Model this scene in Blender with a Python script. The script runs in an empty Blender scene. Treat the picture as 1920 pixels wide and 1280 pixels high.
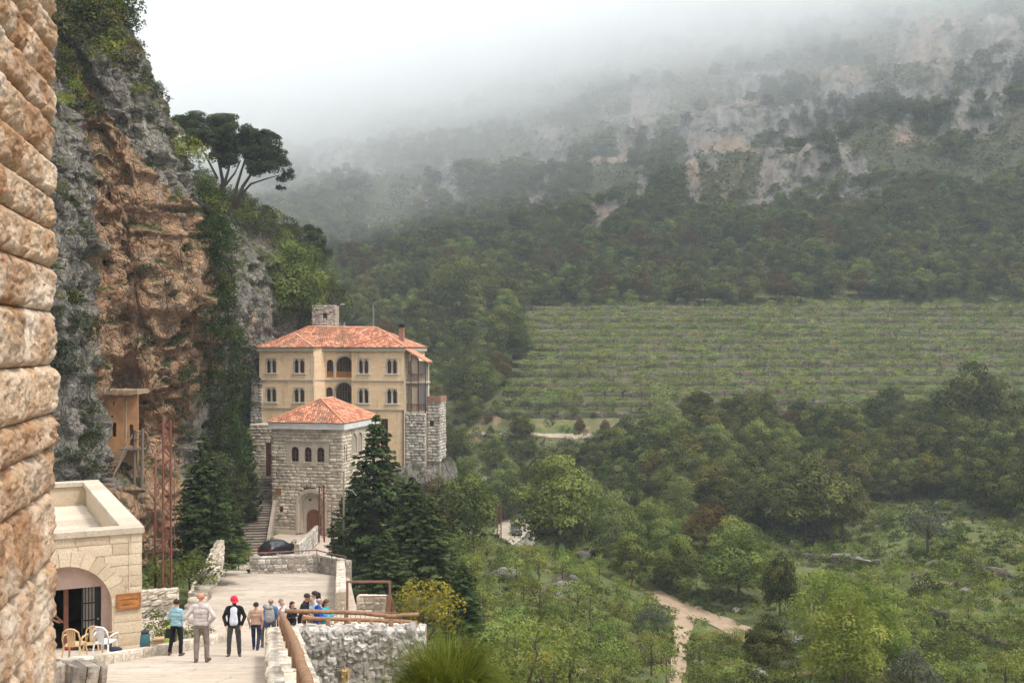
import bpy, bmesh, math, random
import numpy as np
from mathutils import Vector, Matrix, Euler
from mathutils.bvhtree import BVHTree

# ------------------------------------------------------------------ camera, sky, sun, exposure
SC = bpy.context.scene
COL = SC.collection
R = math.radians
F, HX, HY = 2000.0, 960.0, 650.0          # focal length in pixels of the 1920 px photograph, principal column, horizon row
cam_d = bpy.data.cameras.new('camera')
cam_d.sensor_width = 36.0
cam_d.lens = 36.0 * F / 1920.0
cam_d.shift_y = 10.0 / 1920.0
cam_d.clip_start = 0.5
cam_d.clip_end = 6000.0
cam = bpy.data.objects.new('camera', cam_d)
cam.rotation_euler = (R(90), 0, 0)
COL.objects.link(cam)
SC.camera = cam

SUN_AZ, SUN_EL = R(120), R(60)            # sun direction: behind the camera to the right, high (azimuth from +Y clockwise)
world = bpy.data.worlds.new('World')
SC.world = world
world.use_nodes = True
_wn = world.node_tree.nodes
_wl = world.node_tree.links
_wn.clear()
_out = _wn.new('ShaderNodeOutputWorld')
_bg = _wn.new('ShaderNodeBackground')
_sky = _wn.new('ShaderNodeTexSky')
_sky.sky_type = 'NISHITA'
_sky.sun_disc = False
_sky.sun_elevation = SUN_EL
_sky.sun_rotation = SUN_AZ
_sky.air_density = 1.0
_sky.dust_density = 6.0
_hs = _wn.new('ShaderNodeHueSaturation')
_hs.inputs['Saturation'].default_value = 0.10
_mx = _wn.new('ShaderNodeMix')
_mx.data_type = 'RGBA'
_mx.inputs['Factor'].default_value = 0.88          # cloud cover: an even white overcast over the whole dome
# overcast luminance: three times brighter overhead than at the horizon, alike in all directions
_tc = _wn.new('ShaderNodeTexCoord')
_sp = _wn.new('ShaderNodeSeparateXYZ')
_mr = _wn.new('ShaderNodeMapRange')
_mr.inputs['To Min'].default_value = 2.75
_mr.inputs['To Max'].default_value = 8.25
_cc = _wn.new('ShaderNodeVectorMath')
_cc.operation = 'SCALE'
_cc.inputs[0].default_value = (0.985, 0.995, 1.02)
_wl.new(_tc.outputs['Generated'], _sp.inputs[0])
_wl.new(_sp.outputs['Z'], _mr.inputs['Value'])
_wl.new(_mr.outputs['Result'], _cc.inputs['Scale'])
_wl.new(_cc.outputs['Vector'], _mx.inputs['B'])
_wl.new(_sky.outputs['Color'], _hs.inputs['Color'])
_wl.new(_hs.outputs['Color'], _mx.inputs['A'])
_wl.new(_mx.outputs['Result'], _bg.inputs['Color'])
_bg.inputs["Strength"].default_value = 0.12
_wl.new(_bg.outputs['Background'], _out.inputs['Surface'])

sun_d = bpy.data.lights.new('sun', 'SUN')
sun_d.energy = 1.5
sun_d.angle = R(10)
sun_d.color = (1.0, 0.95, 0.87)
sun = bpy.data.objects.new('sun', sun_d)
_sd = Vector((math.sin(SUN_AZ) * math.cos(SUN_EL), math.cos(SUN_AZ) * math.cos(SUN_EL), math.sin(SUN_EL)))
sun.rotation_euler = _sd.to_track_quat('Z', 'Y').to_euler()
COL.objects.link(sun)

SC.view_settings.view_transform = 'Standard'
SC.view_settings.look = 'None'
SC.view_settings.gamma = 1.0
SC.view_settings.use_curve_mapping = False
SC.view_settings.exposure = 1.22
SC.cycles.max_bounces = 8
SC.cycles.diffuse_bounces = 3
SC.cycles.glossy_bounces = 2
SC.cycles.transmission_bounces = 3
SC.cycles.transparent_max_bounces = 8
SC.cycles.volume_bounces = 5
SC.cycles.use_denoising = True
SC.cycles.use_adaptive_sampling = True
SC.cycles.adaptive_threshold = 0.04
SC.cycles.caustics_reflective = False
SC.cycles.caustics_refractive = False

# ------------------------------------------------------------------ helpers
rng = np.random.default_rng(7)
random.seed(11)


def at(px, py, Y):
    return Vector(((px - HX) / F * Y, Y, -(py - HY) / F * Y))


def tag(o, label=None, cat=None, group=None, kind=None):
    if label: o['label'] = label
    if cat: o['category'] = cat
    if group: o['group'] = group
    if kind: o['kind'] = kind
    return o


def link(name, me, mat=None, parent=None, loc=None, rz=None, scale=None):
    o = bpy.data.objects.new(name, me)
    COL.objects.link(o)
    if mat is not None and me is not None and len(me.materials) == 0:
        for m_ in (mat if isinstance(mat, (list, tuple)) else [mat]):
            me.materials.append(m_)
    if parent is not None: o.parent = parent
    if loc is not None: o.location = loc
    if rz is not None: o.rotation_euler = (0, 0, rz)
    if scale is not None: o.scale = scale
    return o


def thing(name, label, cat, loc=(0, 0, 0), rz=0.0, group=None):
    o = bpy.data.objects.new(name, None)
    o.empty_display_size = 0.3
    COL.objects.link(o)
    o.location = loc
    o.rotation_euler = (0, 0, rz)
    return tag(o, label, cat, group, 'thing')


def np_mesh(name, V, Fc, smooth=False, attrs=None, mats=None):
    """mesh from numpy arrays: V (n,3), Fc (m,k) faces of k corners"""
    V = np.asarray(V, np.float32)
    Fc = np.asarray(Fc, np.int32)
    me = bpy.data.meshes.new(name)
    m, k = Fc.shape
    me.vertices.add(len(V))
    me.vertices.foreach_set('co', V.ravel())
    me.loops.add(m * k)
    me.loops.foreach_set('vertex_index', Fc.ravel())
    me.polygons.add(m)
    me.polygons.foreach_set('loop_start', np.arange(m, dtype=np.int32) * k)
    me.polygons.foreach_set('loop_total', np.full(m, k, np.int32))
    if smooth:
        me.polygons.foreach_set('use_smooth', np.ones(m, bool))
    if mats is not None:
        me.polygons.foreach_set('material_index', np.asarray(mats, np.int32))
    me.update(calc_edges=True)
    for an, (dom, arr) in (attrs or {}).items():
        a = me.attributes.new(an, 'FLOAT', dom)
        a.data.foreach_set('value', np.asarray(arr, np.float32))
    return me


class MB:
    """collects faces (any corner count) for one mesh, with a material index per face"""
    def __init__(self):
        self.v, self.f, self.m = [], [], []

    def add(self, vs, fs, mi=0):
        b = len(self.v)
        self.v.extend([tuple(p) for p in vs])
        for f in fs:
            self.f.append(tuple(i + b for i in f)); self.m.append(mi)
        return self

    def box(self, x0, x1, y0, y1, z0, z1, mi=0):
        return self.add([(x0, y0, z0), (x1, y0, z0), (x1, y1, z0), (x0, y1, z0), (x0, y0, z1), (x1, y0, z1), (x1, y1, z1), (x0, y1, z1)],
                        [(0, 3, 2, 1), (4, 5, 6, 7), (0, 1, 5, 4), (1, 2, 6, 5), (2, 3, 7, 6), (3, 0, 4, 7)], mi)

    def tube(self, pts, rad, n=8, mi=0, cap=True):
        pts = [Vector(p) for p in pts]
        if not isinstance(rad, (list, tuple)): rad = [rad] * len(pts)
        vs, fs = [], []
        ref = Vector((0, 0, 1))
        for i, p in enumerate(pts):
            t = (pts[min(i + 1, len(pts) - 1)] - pts[max(i - 1, 0)]).normalized()
            a = t.cross(ref)
            if a.length < 0.05: a = t.cross(Vector((1, 0, 0)))
            a.normalize(); b = t.cross(a)
            for k in range(n):
                an = 2 * math.pi * k / n
                vs.append(p + (a * math.cos(an) + b * math.sin(an)) * rad[i])
        for i in range(len(pts) - 1):
            for k in range(n):
                k2 = (k + 1) % n
                fs.append((i * n + k, i * n + k2, (i + 1) * n + k2, (i + 1) * n + k))
        if cap:
            fs.append(tuple(range(n - 1, -1, -1)))
            fs.append(tuple(range((len(pts) - 1) * n, len(pts) * n)))
        return self.add(vs, fs, mi)

    def bar(self, a, b, w, h=None, mi=0):
        """square bar from a to b, w wide and h high"""
        a, b = Vector(a), Vector(b)
        h = h or w
        t = (b - a).normalized()
        s = t.cross(Vector((0, 0, 1)))
        if s.length < 1e-3: s = Vector((1, 0, 0))
        s.normalize(); u = s.cross(t)
        vs = []
        for p in (a, b):
            for i, j in ((-1, -1), (1, -1), (1, 1), (-1, 1)):
                vs.append(p + s * (w / 2 * i) + u * (h / 2 * j))
        return self.add(vs, [(3, 2, 1, 0), (4, 5, 6, 7), (0, 1, 5, 4), (1, 2, 6, 5), (2, 3, 7, 6), (3, 0, 4, 7)], mi)

    def prism(self, poly, y0, y1, mi=0):
        """polygon in (x, z) extruded from y0 to y1"""
        n = len(poly)
        vs = [(x, y0, z) for x, z in poly] + [(x, y1, z) for x, z in poly]
        fs = [tuple(range(n)), tuple(range(2 * n - 1, n - 1, -1))]
        for i in range(n):
            j = (i + 1) % n
            fs.append((j, i, i + n, j + n))
        return self.add(vs, fs, mi)

    def sphere(self, c, r, nu=10, nv=7, mi=0):
        rx, ry, rz = r if isinstance(r, (list, tuple)) else (r, r, r)
        vs, fs = [], []
        for i in range(nv + 1):
            th = math.pi * i / nv
            for k in range(nu):
                an = 2 * math.pi * k / nu
                vs.append((c[0] + rx * math.sin(th) * math.cos(an), c[1] + ry * math.sin(th) * math.sin(an), c[2] + rz * math.cos(th)))
        for i in range(nv):
            for k in range(nu):
                k2 = (k + 1) % nu
                fs.append((i * nu + k, (i + 1) * nu + k, (i + 1) * nu + k2, i * nu + k2))
        return self.add(vs, fs, mi)

    def mesh(self, name='mesh', smooth=False):
        me = bpy.data.meshes.new(name)
        me.from_pydata(self.v, [], self.f)
        me.polygons.foreach_set('material_index', np.array(self.m, np.int32))
        if smooth: me.polygons.foreach_set('use_smooth', np.ones(len(self.f), bool))
        me.update()
        return me

    def build(self, name, mat, parent=None, smooth=False, **k):
        return link(name, self.mesh(name, smooth), mat, parent, **k)


# --- vectorised gradient noise
_perm = rng.permutation(512).astype(np.int64)
_perm = np.concatenate([_perm, _perm, _perm, _perm])
_grad = rng.normal(size=(512, 3)); _grad /= np.linalg.norm(_grad, axis=1)[:, None]


def gnoise(P):
    P = np.asarray(P, float)
    i = np.floor(P).astype(np.int64); f = P - i
    i &= 511
    u = f * f * f * (f * (f * 6 - 15) + 10)
    r = 0
    for dx in (0, 1):
        wx = u[:, 0] if dx else 1 - u[:, 0]
        for dy in (0, 1):
            wy = u[:, 1] if dy else 1 - u[:, 1]
            for dz in (0, 1):
                wz = u[:, 2] if dz else 1 - u[:, 2]
                h = _perm[(_perm[(_perm[(i[:, 0] + dx) & 511] + i[:, 1] + dy) & 511] + i[:, 2] + dz) & 511]
                g = _grad[h]
                r = r + wx * wy * wz * (g[:, 0] * (f[:, 0] - dx) + g[:, 1] * (f[:, 1] - dy) + g[:, 2] * (f[:, 2] - dz))
    return r * 1.6


def fbm(P, oct=5, lac=2.05, gain=0.5, ridge=False):
    P = np.asarray(P, float); a, s, t = 1.0, 0.0, 0.0
    for k in range(oct):
        n = gnoise(P + 17.3 * k)
        if ridge: n = 1 - 2 * np.abs(n)
        s = s + a * n; t += a; a *= gain; P = P * lac
    return s / t


def sstep(a, b, x):
    t = np.clip((x - a) / (b - a), 0, 1)
    return t * t * (3 - 2 * t)


def cells(P):
    """worley: distance to nearest and second nearest feature point, and a random value of the nearest cell"""
    P = np.asarray(P, float)
    i = np.floor(P).astype(np.int64)
    d1 = np.full(len(P), 9.0); d2 = np.full(len(P), 9.0); idv = np.zeros(len(P))
    for dx in (-1, 0, 1):
        for dy in (-1, 0, 1):
            for dz in (-1, 0, 1):
                c = i + (dx, dy, dz)
                h = _perm[(_perm[(_perm[c[:, 0] & 511] + c[:, 1]) & 511] + c[:, 2]) & 511]
                q = c + 0.5 + 0.45 * _grad[h]
                d = np.linalg.norm(P - q, axis=1)
                nw = d < d1
                d2 = np.where(nw, d1, np.minimum(d2, d)); idv = np.where(nw, h / 512.0, idv); d1 = np.where(nw, d, d1)
    return d1, d2, idv


def grid_faces(nr, nc, wrap=False):
    r = np.arange(nr - 1)[:, None]; c = np.arange(nc - 1 + (1 if wrap else 0))[None, :]
    c2 = (c + 1) % nc
    return np.stack([r * nc + c, r * nc + c2, (r + 1) * nc + c2, (r + 1) * nc + c], -1).reshape(-1, 4)


# ------------------------------------------------------------------ materials
class NT:
    def __init__(self, name):
        self.m = bpy.data.materials.new(name)
        self.m.use_nodes = True
        self.t = self.m.node_tree
        self.t.nodes.clear()
        self.o = self.n('OutputMaterial')

    def n(self, typ, **kw):
        nd = self.t.nodes.new('ShaderNode' + typ)
        for k, v in kw.items():
            if k.startswith('_'): setattr(nd, k[1:], v)
            else:
                key = k.replace('__', ' ')
                self.set(nd, key, v)
        return nd

    def set(self, nd, key, v):
        s = nd.inputs[int(key[1:])] if key[0] == 'i' and key[1:].isdigit() else nd.inputs[key]
        if isinstance(v, bpy.types.NodeSocket): self.t.links.new(v, s)
        elif isinstance(v, bpy.types.Node): self.t.links.new(v.outputs[0], s)
        else:
            if hasattr(s.default_value, '__len__') and not hasattr(v, '__len__'): v = (v,) * len(s.default_value)
            if hasattr(v, '__len__') and len(v) == 3 and len(s.default_value) == 4: v = (*v, 1)
            s.default_value = v

    def pos(self):
        return self.n('NewGeometry').outputs['Position']

    def objco(self):
        return self.n('TexCoord').outputs['Object']

    def noise(self, vec, scale, detail=4, rough=0.55, dist=0.0):
        return self.n('TexNoise', Vector=vec, Scale=scale, Detail=detail, Roughness=rough, Distortion=dist).outputs['Fac']

    def mapr(self, v, a, b, c=0.0, d=1.0):
        return self.n('MapRange', i0=v, i1=a, i2=b, i3=c, i4=d).outputs[0]

    def mix(self, f, a, b, mode='MIX'):
        nd = self.t.nodes.new('ShaderNodeMix'); nd.data_type = 'RGBA'; nd.blend_type = mode
        self.set(nd, 'Factor', f); self.setmix(nd, 6, a); self.setmix(nd, 7, b)
        return nd.outputs[2]

    def setmix(self, nd, i, v):
        s = nd.inputs[i]
        if isinstance(v, bpy.types.NodeSocket): self.t.links.new(v, s)
        else: s.default_value = (*v, 1) if len(v) == 3 else v

    def math(self, op, a, b=0.0):
        nd = self.n('Math', i0=a, i1=b); nd.operation = op
        return nd.outputs[0]

    def attr(self, name):
        return self.n('Attribute', _attribute_name=name).outputs['Fac']

    def scaled(self, vec, s):
        nd = self.n('Mapping', Vector=vec); nd.inputs['Scale'].default_value = s
        return nd.outputs[0]

    def hsv(self, col, h=0.5, s=1.0, v=1.0):
        return self.n('HueSaturation', Hue=h, Saturation=s, Value=v, Color=col).outputs[0]

    def bump(self, h, strength=0.5, dist=0.05, normal=None):
        nd = self.n('Bump', Height=h, Strength=strength, Distance=dist)
        if normal is not None: self.set(nd, 'Normal', normal)
        return nd.outputs[0]

    def surf(self, col, rough=0.85, normal=None, spec=0.25, metal=0.0):
        p = self.n('BsdfPrincipled', Roughness=rough, Metallic=metal)
        self.set(p, 'Base Color', col)
        p.inputs['Specular IOR Level'].default_value = spec
        if normal is not None: self.set(p, 'Normal', normal)
        self.t.links.new(p.outputs[0], self.o.inputs['Surface'])
        return self.m


def m_plain(name, col, rough=0.7, var=0.12, scale=6.0, spec=0.25, metal=0.0, bump=0.0):
    t = NT(name); p = t.pos()
    n = t.noise(p, scale, 5, 0.6)
    c = t.mix(t.mapr(n, 0.3, 0.7), tuple(x * (1 - var) for x in col), tuple(min(1, x * (1 + var)) for x in col))
    nr = t.bump(t.noise(p, scale * 4, 4), bump, 0.02) if bump else None
    return t.surf(c, rough, nr, spec, metal)


def m_stone(name, cols, scale=1.6, fine=14.0, bump=0.6, dist=0.03, rand=0.25, stain=None, rough=0.9):
    """weathered stone: blotches between the given colours, a value of its own for each piece, pits and grain"""
    t = NT(name); p = t.pos()
    oi = t.n('ObjectInfo').outputs['Random']
    isl = t.n('NewGeometry').outputs['Random Per Island']
    rnd = t.math('FRACT', t.math('ADD', oi, isl))
    n1 = t.noise(p, scale, 5, 0.62, 0.4)
    rr = t.n('ValToRGB', Fac=t.math('ADD', t.math('MULTIPLY', t.mapr(n1, 0.28, 0.72), 0.62), t.math('MULTIPLY', rnd, 0.38)))
    el = rr.color_ramp.elements
    while len(el) < len(cols): el.new(0.5)
    for i, c in enumerate(cols):
        el[i].position = i / (len(cols) - 1); el[i].color = (*c, 1)
    c = rr.outputs[0]
    n2 = t.noise(p, fine, 6, 0.7)
    c = t.mix(t.mapr(n2, 0.35, 0.62, 0.55, 0.0), c, tuple(x * 0.45 for x in cols[0]))
    if stain is not None:
        n3 = t.noise(p, scale * 0.45, 4, 0.6)
        c = t.mix(t.mapr(n3, 0.5, 0.68, 0, 0.85), c, stain)
    v = t.mapr(rnd, 0, 1, 1 - rand, 1 + rand)
    c = t.hsv(c, 0.5, 1.0, v)
    h = t.math('ADD', t.math('MULTIPLY', n1, 0.5), n2)
    return t.surf(c, rough, t.bump(h, bump, dist), 0.15)


def m_leaf(name, dark, light, autumn=None, hue=0.03, val=0.35, trans=0.3):
    """foliage: each clump has its own tint, each plant its own hue"""
    t = NT(name)
    oi = t.n('ObjectInfo').outputs['Random']
    tint = t.attr('tint')
    c = t.mix(tint, dark, light)
    if autumn is not None:
        w = t.mapr(t.math('FRACT', t.math('MULTIPLY', oi, 7.31)), 0.72, 1.0, 0.0, 0.6)
        c = t.mix(t.math('MULTIPLY', w, t.mapr(tint, 0.2, 0.8)), c, autumn)
    c = t.hsv(c, t.mapr(oi, 0, 1, 0.5 - hue, 0.5 + hue), 1.0, t.mapr(t.math('FRACT', t.math('MULTIPLY', oi, 13.7)), 0, 1, 1 - val, 1 + val))
    d = t.n('BsdfDiffuse', Color=c)
    tr = t.n('BsdfTranslucent', Color=t.hsv(c, 0.49, 1.1, 1.2))
    mx = t.n('MixShader', Fac=trans)
    t.t.links.new(d.outputs[0], mx.inputs[1]); t.t.links.new(tr.outputs[0], mx.inputs[2])
    t.t.links.new(mx.outputs[0], t.o.inputs['Surface'])
    return t.m


def m_cliff(name):
    t = NT(name); p = t.pos()
    oc = t.attr('ochre')
    n1 = t.noise(p, 0.35, 6, 0.65, 0.6)
    n2 = t.noise(t.scaled(p, (1.0, 1.0, 0.32)), 1.1, 7, 0.68, 0.8)
    n3 = t.noise(t.scaled(p, (1, 1, 0.12)), 0.9, 5, 0.6)
    grey = t.mix(t.mapr(n2, 0.32, 0.68), (0.20, 0.18, 0.16), (0.54, 0.485, 0.42))
    grey = t.mix(t.mapr(n3, 0.52, 0.7, 0, 0.7), grey, (0.13, 0.12, 0.115))
    och = t.mix(t.mapr(n2, 0.3, 0.72), (0.42, 0.215, 0.115), (0.74, 0.49, 0.31))
    och = t.mix(t.mapr(t.noise(p, 0.9, 6, 0.7, 0.5), 0.55, 0.66, 0, 0.8), och, (0.50, 0.42, 0.34))
    och = t.mix(t.mapr(n3, 0.56, 0.72, 0, 0.75), och, (0.33, 0.27, 0.23))
    f = t.mapr(t.math('ADD', oc, t.math('MULTIPLY', t.math('SUBTRACT', n1, 0.5), 1.7)), 0.40, 0.62)
    c = t.mix(f, grey, och)
    fine = t.noise(p, 3.2, 8, 0.72)
    c = t.mix(t.mapr(fine, 0.36, 0.48, 0.45, 0.0), c, (0.10, 0.085, 0.07))
    g = t.n('NewGeometry')
    nz = t.n('SeparateXYZ', Vector=g.outputs['Normal']).outputs['Z']
    green = t.mix(t.mapr(t.noise(p, 2.0, 5), 0.35, 0.65), (0.055, 0.07, 0.025), (0.13, 0.13, 0.05))
    gf = t.math('MULTIPLY', t.mapr(nz, 0.25, 0.6), t.mapr(t.noise(p, 0.5, 5), 0.4, 0.55))
    c = t.mix(gf, c, green)
    wp_ = t.n('VectorMath', i0=p, i1=t.n('TexNoise', Vector=p, Scale=0.7, Detail=4).outputs['Color'])
    v1 = t.n('TexVoronoi', Vector=t.scaled(wp_.outputs[0], (0.55, 0.55, 0.2)), Scale=1.0); v1.feature = 'DISTANCE_TO_EDGE'
    v2 = t.n('TexVoronoi', Vector=t.scaled(wp_.outputs[0], (1.7, 1.7, 0.9)), Scale=1.0); v2.feature = 'DISTANCE_TO_EDGE'
    h = t.math('ADD', t.math('MULTIPLY', n2, 1.2), t.math('MULTIPLY', fine, 1.3))
    h = t.math('ADD', h, t.math('ADD', t.mapr(v1.outputs[0], 0, 0.06), t.math('MULTIPLY', t.mapr(v2.outputs[0], 0, 0.1), 0.6)))
    return t.surf(c, 0.95, t.bump(h, 1.0, 0.5), 0.1)


def m_ground(name, k=1.0):
    """hill ground: grass, dry grass, red soil and bare limestone by slope and by the rock attribute"""
    t = NT(name); p = t.pos()
    rk = t.attr('rock'); far = t.attr('soil'); up_ = t.attr('upland')
    n1 = t.noise(p, 0.045, 6, 0.62, 0.5); n2 = t.noise(p, 0.35, 6, 0.65); n3 = t.noise(p, 1.7, 6, 0.7)
    gr = t.mix(t.mapr(n2, 0.3, 0.7), (0.060 * k, 0.085 * k, 0.026 * k), (0.135 * k, 0.16 * k, 0.055 * k))
    gr = t.mix(t.mapr(n1, 0.45, 0.65, 0, 0.75), gr, (0.125 * k, 0.118 * k, 0.06 * k))
    gr = t.mix(up_, gr, t.mix(t.mapr(n2, 0.3, 0.7), (0.040, 0.048, 0.024), (0.098, 0.098, 0.056)))
    so = t.mix(t.mapr(n3, 0.3, 0.7), (0.16, 0.092, 0.055), (0.30, 0.20, 0.13))
    f = t.mapr(t.math('ADD', far, t.math('MULTIPLY', t.math('SUBTRACT', n2, 0.5), 1.6)), 0.45, 0.7)
    c = t.mix(f, gr, so)
    v = t.noise(t.scaled(p, (1, 1, 0.22)), 0.16, 7, 0.68, 0.4)
    rc = t.mix(t.mapr(v, 0.34, 0.66), (0.075, 0.07, 0.067), (0.27, 0.25, 0.225))
    rc = t.mix(t.mapr(t.noise(p, 0.22, 6, 0.7), 0.5, 0.6, 0, 0.85), rc, (0.055, 0.062, 0.03))
    rc = t.mix(t.mapr(t.noise(p, 0.03, 4), 0.52, 0.64, 0, 0.6), rc, (0.34, 0.22, 0.14))
    rf = t.mapr(t.math('ADD', rk, t.math('MULTIPLY', t.math('SUBTRACT', n2, 0.5), 0.9)), 0.42, 0.58)
    c = t.mix(rf, c, rc)
    h = t.math('ADD', t.math('MULTIPLY', v, 2.0), n3)
    return t.surf(c, 0.95, t.bump(h, 0.6, 0.5), 0.1)


# ------------------------------------------------------------------ terrain
ZP = np.array([(2, -3.4), (10, -4.6), (15, -5.45), (22.5, -7.1), (28, -8.3), (34.5, -9.75), (39, -10.7), (48, -12.3), (60, -14.35), (75, -16.15), (80, -16.8)])


def zp(Y):
    return float(np.interp(Y, ZP[:, 0], ZP[:, 1]))


def foot(px, py):
    """where the ray through a pixel meets the sloping paved way"""
    lo, hi = 8.0, 79.0
    for _ in range(40):
        m = (lo + hi) / 2
        if -(py - HY) / F * m > zp(m): lo = m
        else: hi = m
    return Vector(((px - HX) / F * lo, lo, zp(lo)))


CP = []                                   # terrain control points
def cp(px, py, Y, dz=0.0):
    p = at(px, py, Y); CP.append((p.x, p.y, p.z + dz))
for a in [(1280, 1150, 120), (1300, 1290, 82), (1600, 1040, 150), (1900, 1000, 140), (1900, 1290, 72), (1500, 1290, 78), (1700, 1150, 105), (1420, 1100, 130),
          (1120, 1290, 64), (1000, 1150, 85), (900, 1060, 100), (1050, 1060, 120), (1010, 1290, 50), (960, 1320, 36),
          (1150, 1020, 150), (1010, 1045, 176), (830, 905, 150), (865, 965, 160), (900, 1015, 172),
          (1000, 830, 225), (1100, 818, 228), (850, 815, 235), (1210, 862, 214), (1560, 805, 235), (1900, 800, 230), (1500, 1005, 175), (1850, 965, 172), (1250, 960, 180),
          (950, 700, 265), (1000, 576, 330), (1450, 572, 330), (1900, 562, 330), (1900, 700, 270), (1450, 700, 268), (2150, 560, 330), (2150, 700, 270), (2150, 850, 220), (2150, 1100, 130),
          (880, 785, 242), (900, 630, 300), (800, 705, 290), (650, 565, 350), (820, 560, 340),
          (1450, 460, 395), (1900, 430, 390), (1000, 480, 410), (700, 470, 445), (620, 425, 480), (2200, 400, 400),
          (1900, 300, 455), (1900, 100, 560), (1900, -120, 690), (1450, 300, 490), (1450, 150, 590), (1450, -20, 740), (1200, 300, 515), (1200, 120, 630),
          (1000, 300, 545), (1000, 150, 670), (1000, 0, 820), (700, 310, 600), (480, 400, 520), (500, 330, 610), (600, 200, 730), (700, 110, 800), (480, 230, 720), (300, 400, 560), (100, 300, 700), (900, 400, 470), (2250, 0, 600), (2250, 200, 500)]:
    cp(*a)
CP += [(0, 128, -24.6), (-3.4, 122, -23.6), (0, 150, -29.0), (-3.5, 165, -32.5), (3, 140, -27.0), (1.5, 112, -22.3), (0, 195, -36.0), (-4.5, 186, -36.0), (3, 212, -36.0), (4, 186, -37.5), (-6, 25, -9.5), (-8, 33, -11.0), (-9, 42, -13.2), (-12, 60, -15.8), (-15, 78, -18.5), (-20, 92, -20.0), (-22, 108, -20.0), (-26, 125, -16.0), (-24, 145, -14.5), (-30, 160, -8.0),
       (-10, 20, -8.5), (-20, 35, -11.0), (-20, 60, -16.0), (-28, 85, -18.0), (0, 20, -9.0), (-5, 12, -6.5), (-15, 12, -7.0), (15, 15, -12.0), (30, 30, -18.0), (50, 40, -20.0), (20, 50, -19),
       (-2, 60, -18.2), (-5, 80, -20.5), (-9, 105, -22.5), (-45, 60, -13), (-45, 100, -15), (-60, 160, -4), (-70, 230, -10), (-50, 260, -8), (-120, 300, 5), (-100, 120, 0), (-150, 400, 20),
       (-60, 190, -12), (-30, 200, -24), (-15, 215, -30), (80, 60, -19), (110, 100, -18), (140, 150, -16), (-300, 760, 190), (500, 700, 280), (400, 900, 400), (0, 1000, 400), (-300, 1000, 320), (300, 1000, 450)]
CPa = np.array(CP)


def _tps(r2):
    return np.where(r2 > 1e-9, 0.5 * r2 * np.log(r2 + 1e-12), 0.0)


# warp plan coordinates so that near and far control points weigh alike
def _warp(X, Y):
    return np.stack([X / (Y + 30.0) * 3.0, np.log(Y + 30.0) * 1.6], -1)


_W = _warp(CPa[:, 0], CPa[:, 1])
_n = len(CPa)
_K = _tps(((_W[:, None] - _W[None]) ** 2).sum(-1)) + np.eye(_n) * 0.0008
_Pm = np.concatenate([np.ones((_n, 1)), _W], 1)
_A = np.block([[_K, _Pm], [_Pm.T, np.zeros((3, 3))]])
_sol = np.linalg.solve(_A, np.concatenate([CPa[:, 2] / (CPa[:, 1] + 30.0), np.zeros(3)]))


def hbase(X, Y):
    X = np.atleast_1d(np.asarray(X, float)); Y = np.atleast_1d(np.asarray(Y, float))
    W = _warp(X, Y); out = np.empty(len(X))
    for s in range(0, len(X), 20000):
        w = W[s:s + 20000]
        out[s:s + 20000] = _tps(((w[:, None] - _W[None]) ** 2).sum(-1)) @ _sol[:_n] + _sol[_n] + w @ _sol[_n + 1:]
    return out * (Y + 30.0)


# bare crags on the far mountain: (px, py, half width, half height) in photograph pixels, turned into plan spots
CRAGS = [(1320, 280, 45, 50), (1400, 260, 45, 55), (1490, 250, 40, 60), (1560, 330, 60, 45), (1480, 370, 60, 45), (1600, 350, 40, 40), (1580, 190, 60, 50), (1700, 200, 70, 60), (1820, 190, 70, 60),
         (1880, 120, 60, 50), (1150, 320, 40, 25), (1030, 300, 40, 30), (880, 330, 45, 35), (830, 390, 35, 28), (1170, 290, 25, 50), (1220, 230, 30, 50), (1120, 430, 30, 25), (1000, 390, 40, 20),
         (880, 470, 35, 22), (640, 320, 70, 30), (1300, 380, 30, 40), (1740, 100, 60, 40), (1400, 160, 60, 35), (1180, 390, 30, 30)]


def terrain_fields(X, Y):
    z = hbase(X, Y)
    px = HX + X / Y * F; py = HY - z / Y * F
    far = sstep(350, 430, Y)
    P = np.stack([X, Y, z * 0.6], -1)
    n1 = fbm(P / 70.0, 5); n2 = fbm(P / 22.0 + 5, 4, ridge=True)
    rock = np.zeros_like(z)
    W2 = np.stack([px / 70.0, py / 55.0, 0 * px], -1)
    wx_ = px + 38 * fbm(W2, 3) * 2; wy_ = py + 26 * fbm(W2 + 9, 3) * 2
    for cx, cy, wx, wy in CRAGS:
        rock = np.maximum(rock, np.exp(-((wx_ - cx) / (1.25 * wx)) ** 2 - ((wy_ - cy) / (1.2 * wy)) ** 2))
    rock = far * np.clip(rock * (0.95 + 1.0 * fbm(P * np.array([1, 1, 0.3]) / 20.0 + 31, 5)) + 0.32 * fbm(P / 30.0 + 13, 5), 0, 1)
    z = z + far * (6.0 * n1 + 3.0 * n2)
    step = 30.0 + 0 * z
    ph = (z + 9 * n1) / step
    k = np.floor(ph); fr = ph - k
    st = (k + sstep(0.30, 0.62, fr)) * step - 9 * n1
    z = z + (st - z) * np.clip(rock * 1.2, 0, 0.85)
    z = z + rock * far * (3.0 * fbm(P * np.array([1, 1, 0.35]) / 9.0 + 3, 4, ridge=True))
    near = 1 - far
    keep = sstep(4, 9, X + 12 + 0.10 * Y)        # leave the built bench on the left untouched
    z = z + near * keep * (0.9 * fbm(P / 12.0 + 8, 4))
    soil = 0.36 + 0.25 * fbm(P / 30.0 + 71, 3)
    return z, rock, soil


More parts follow.
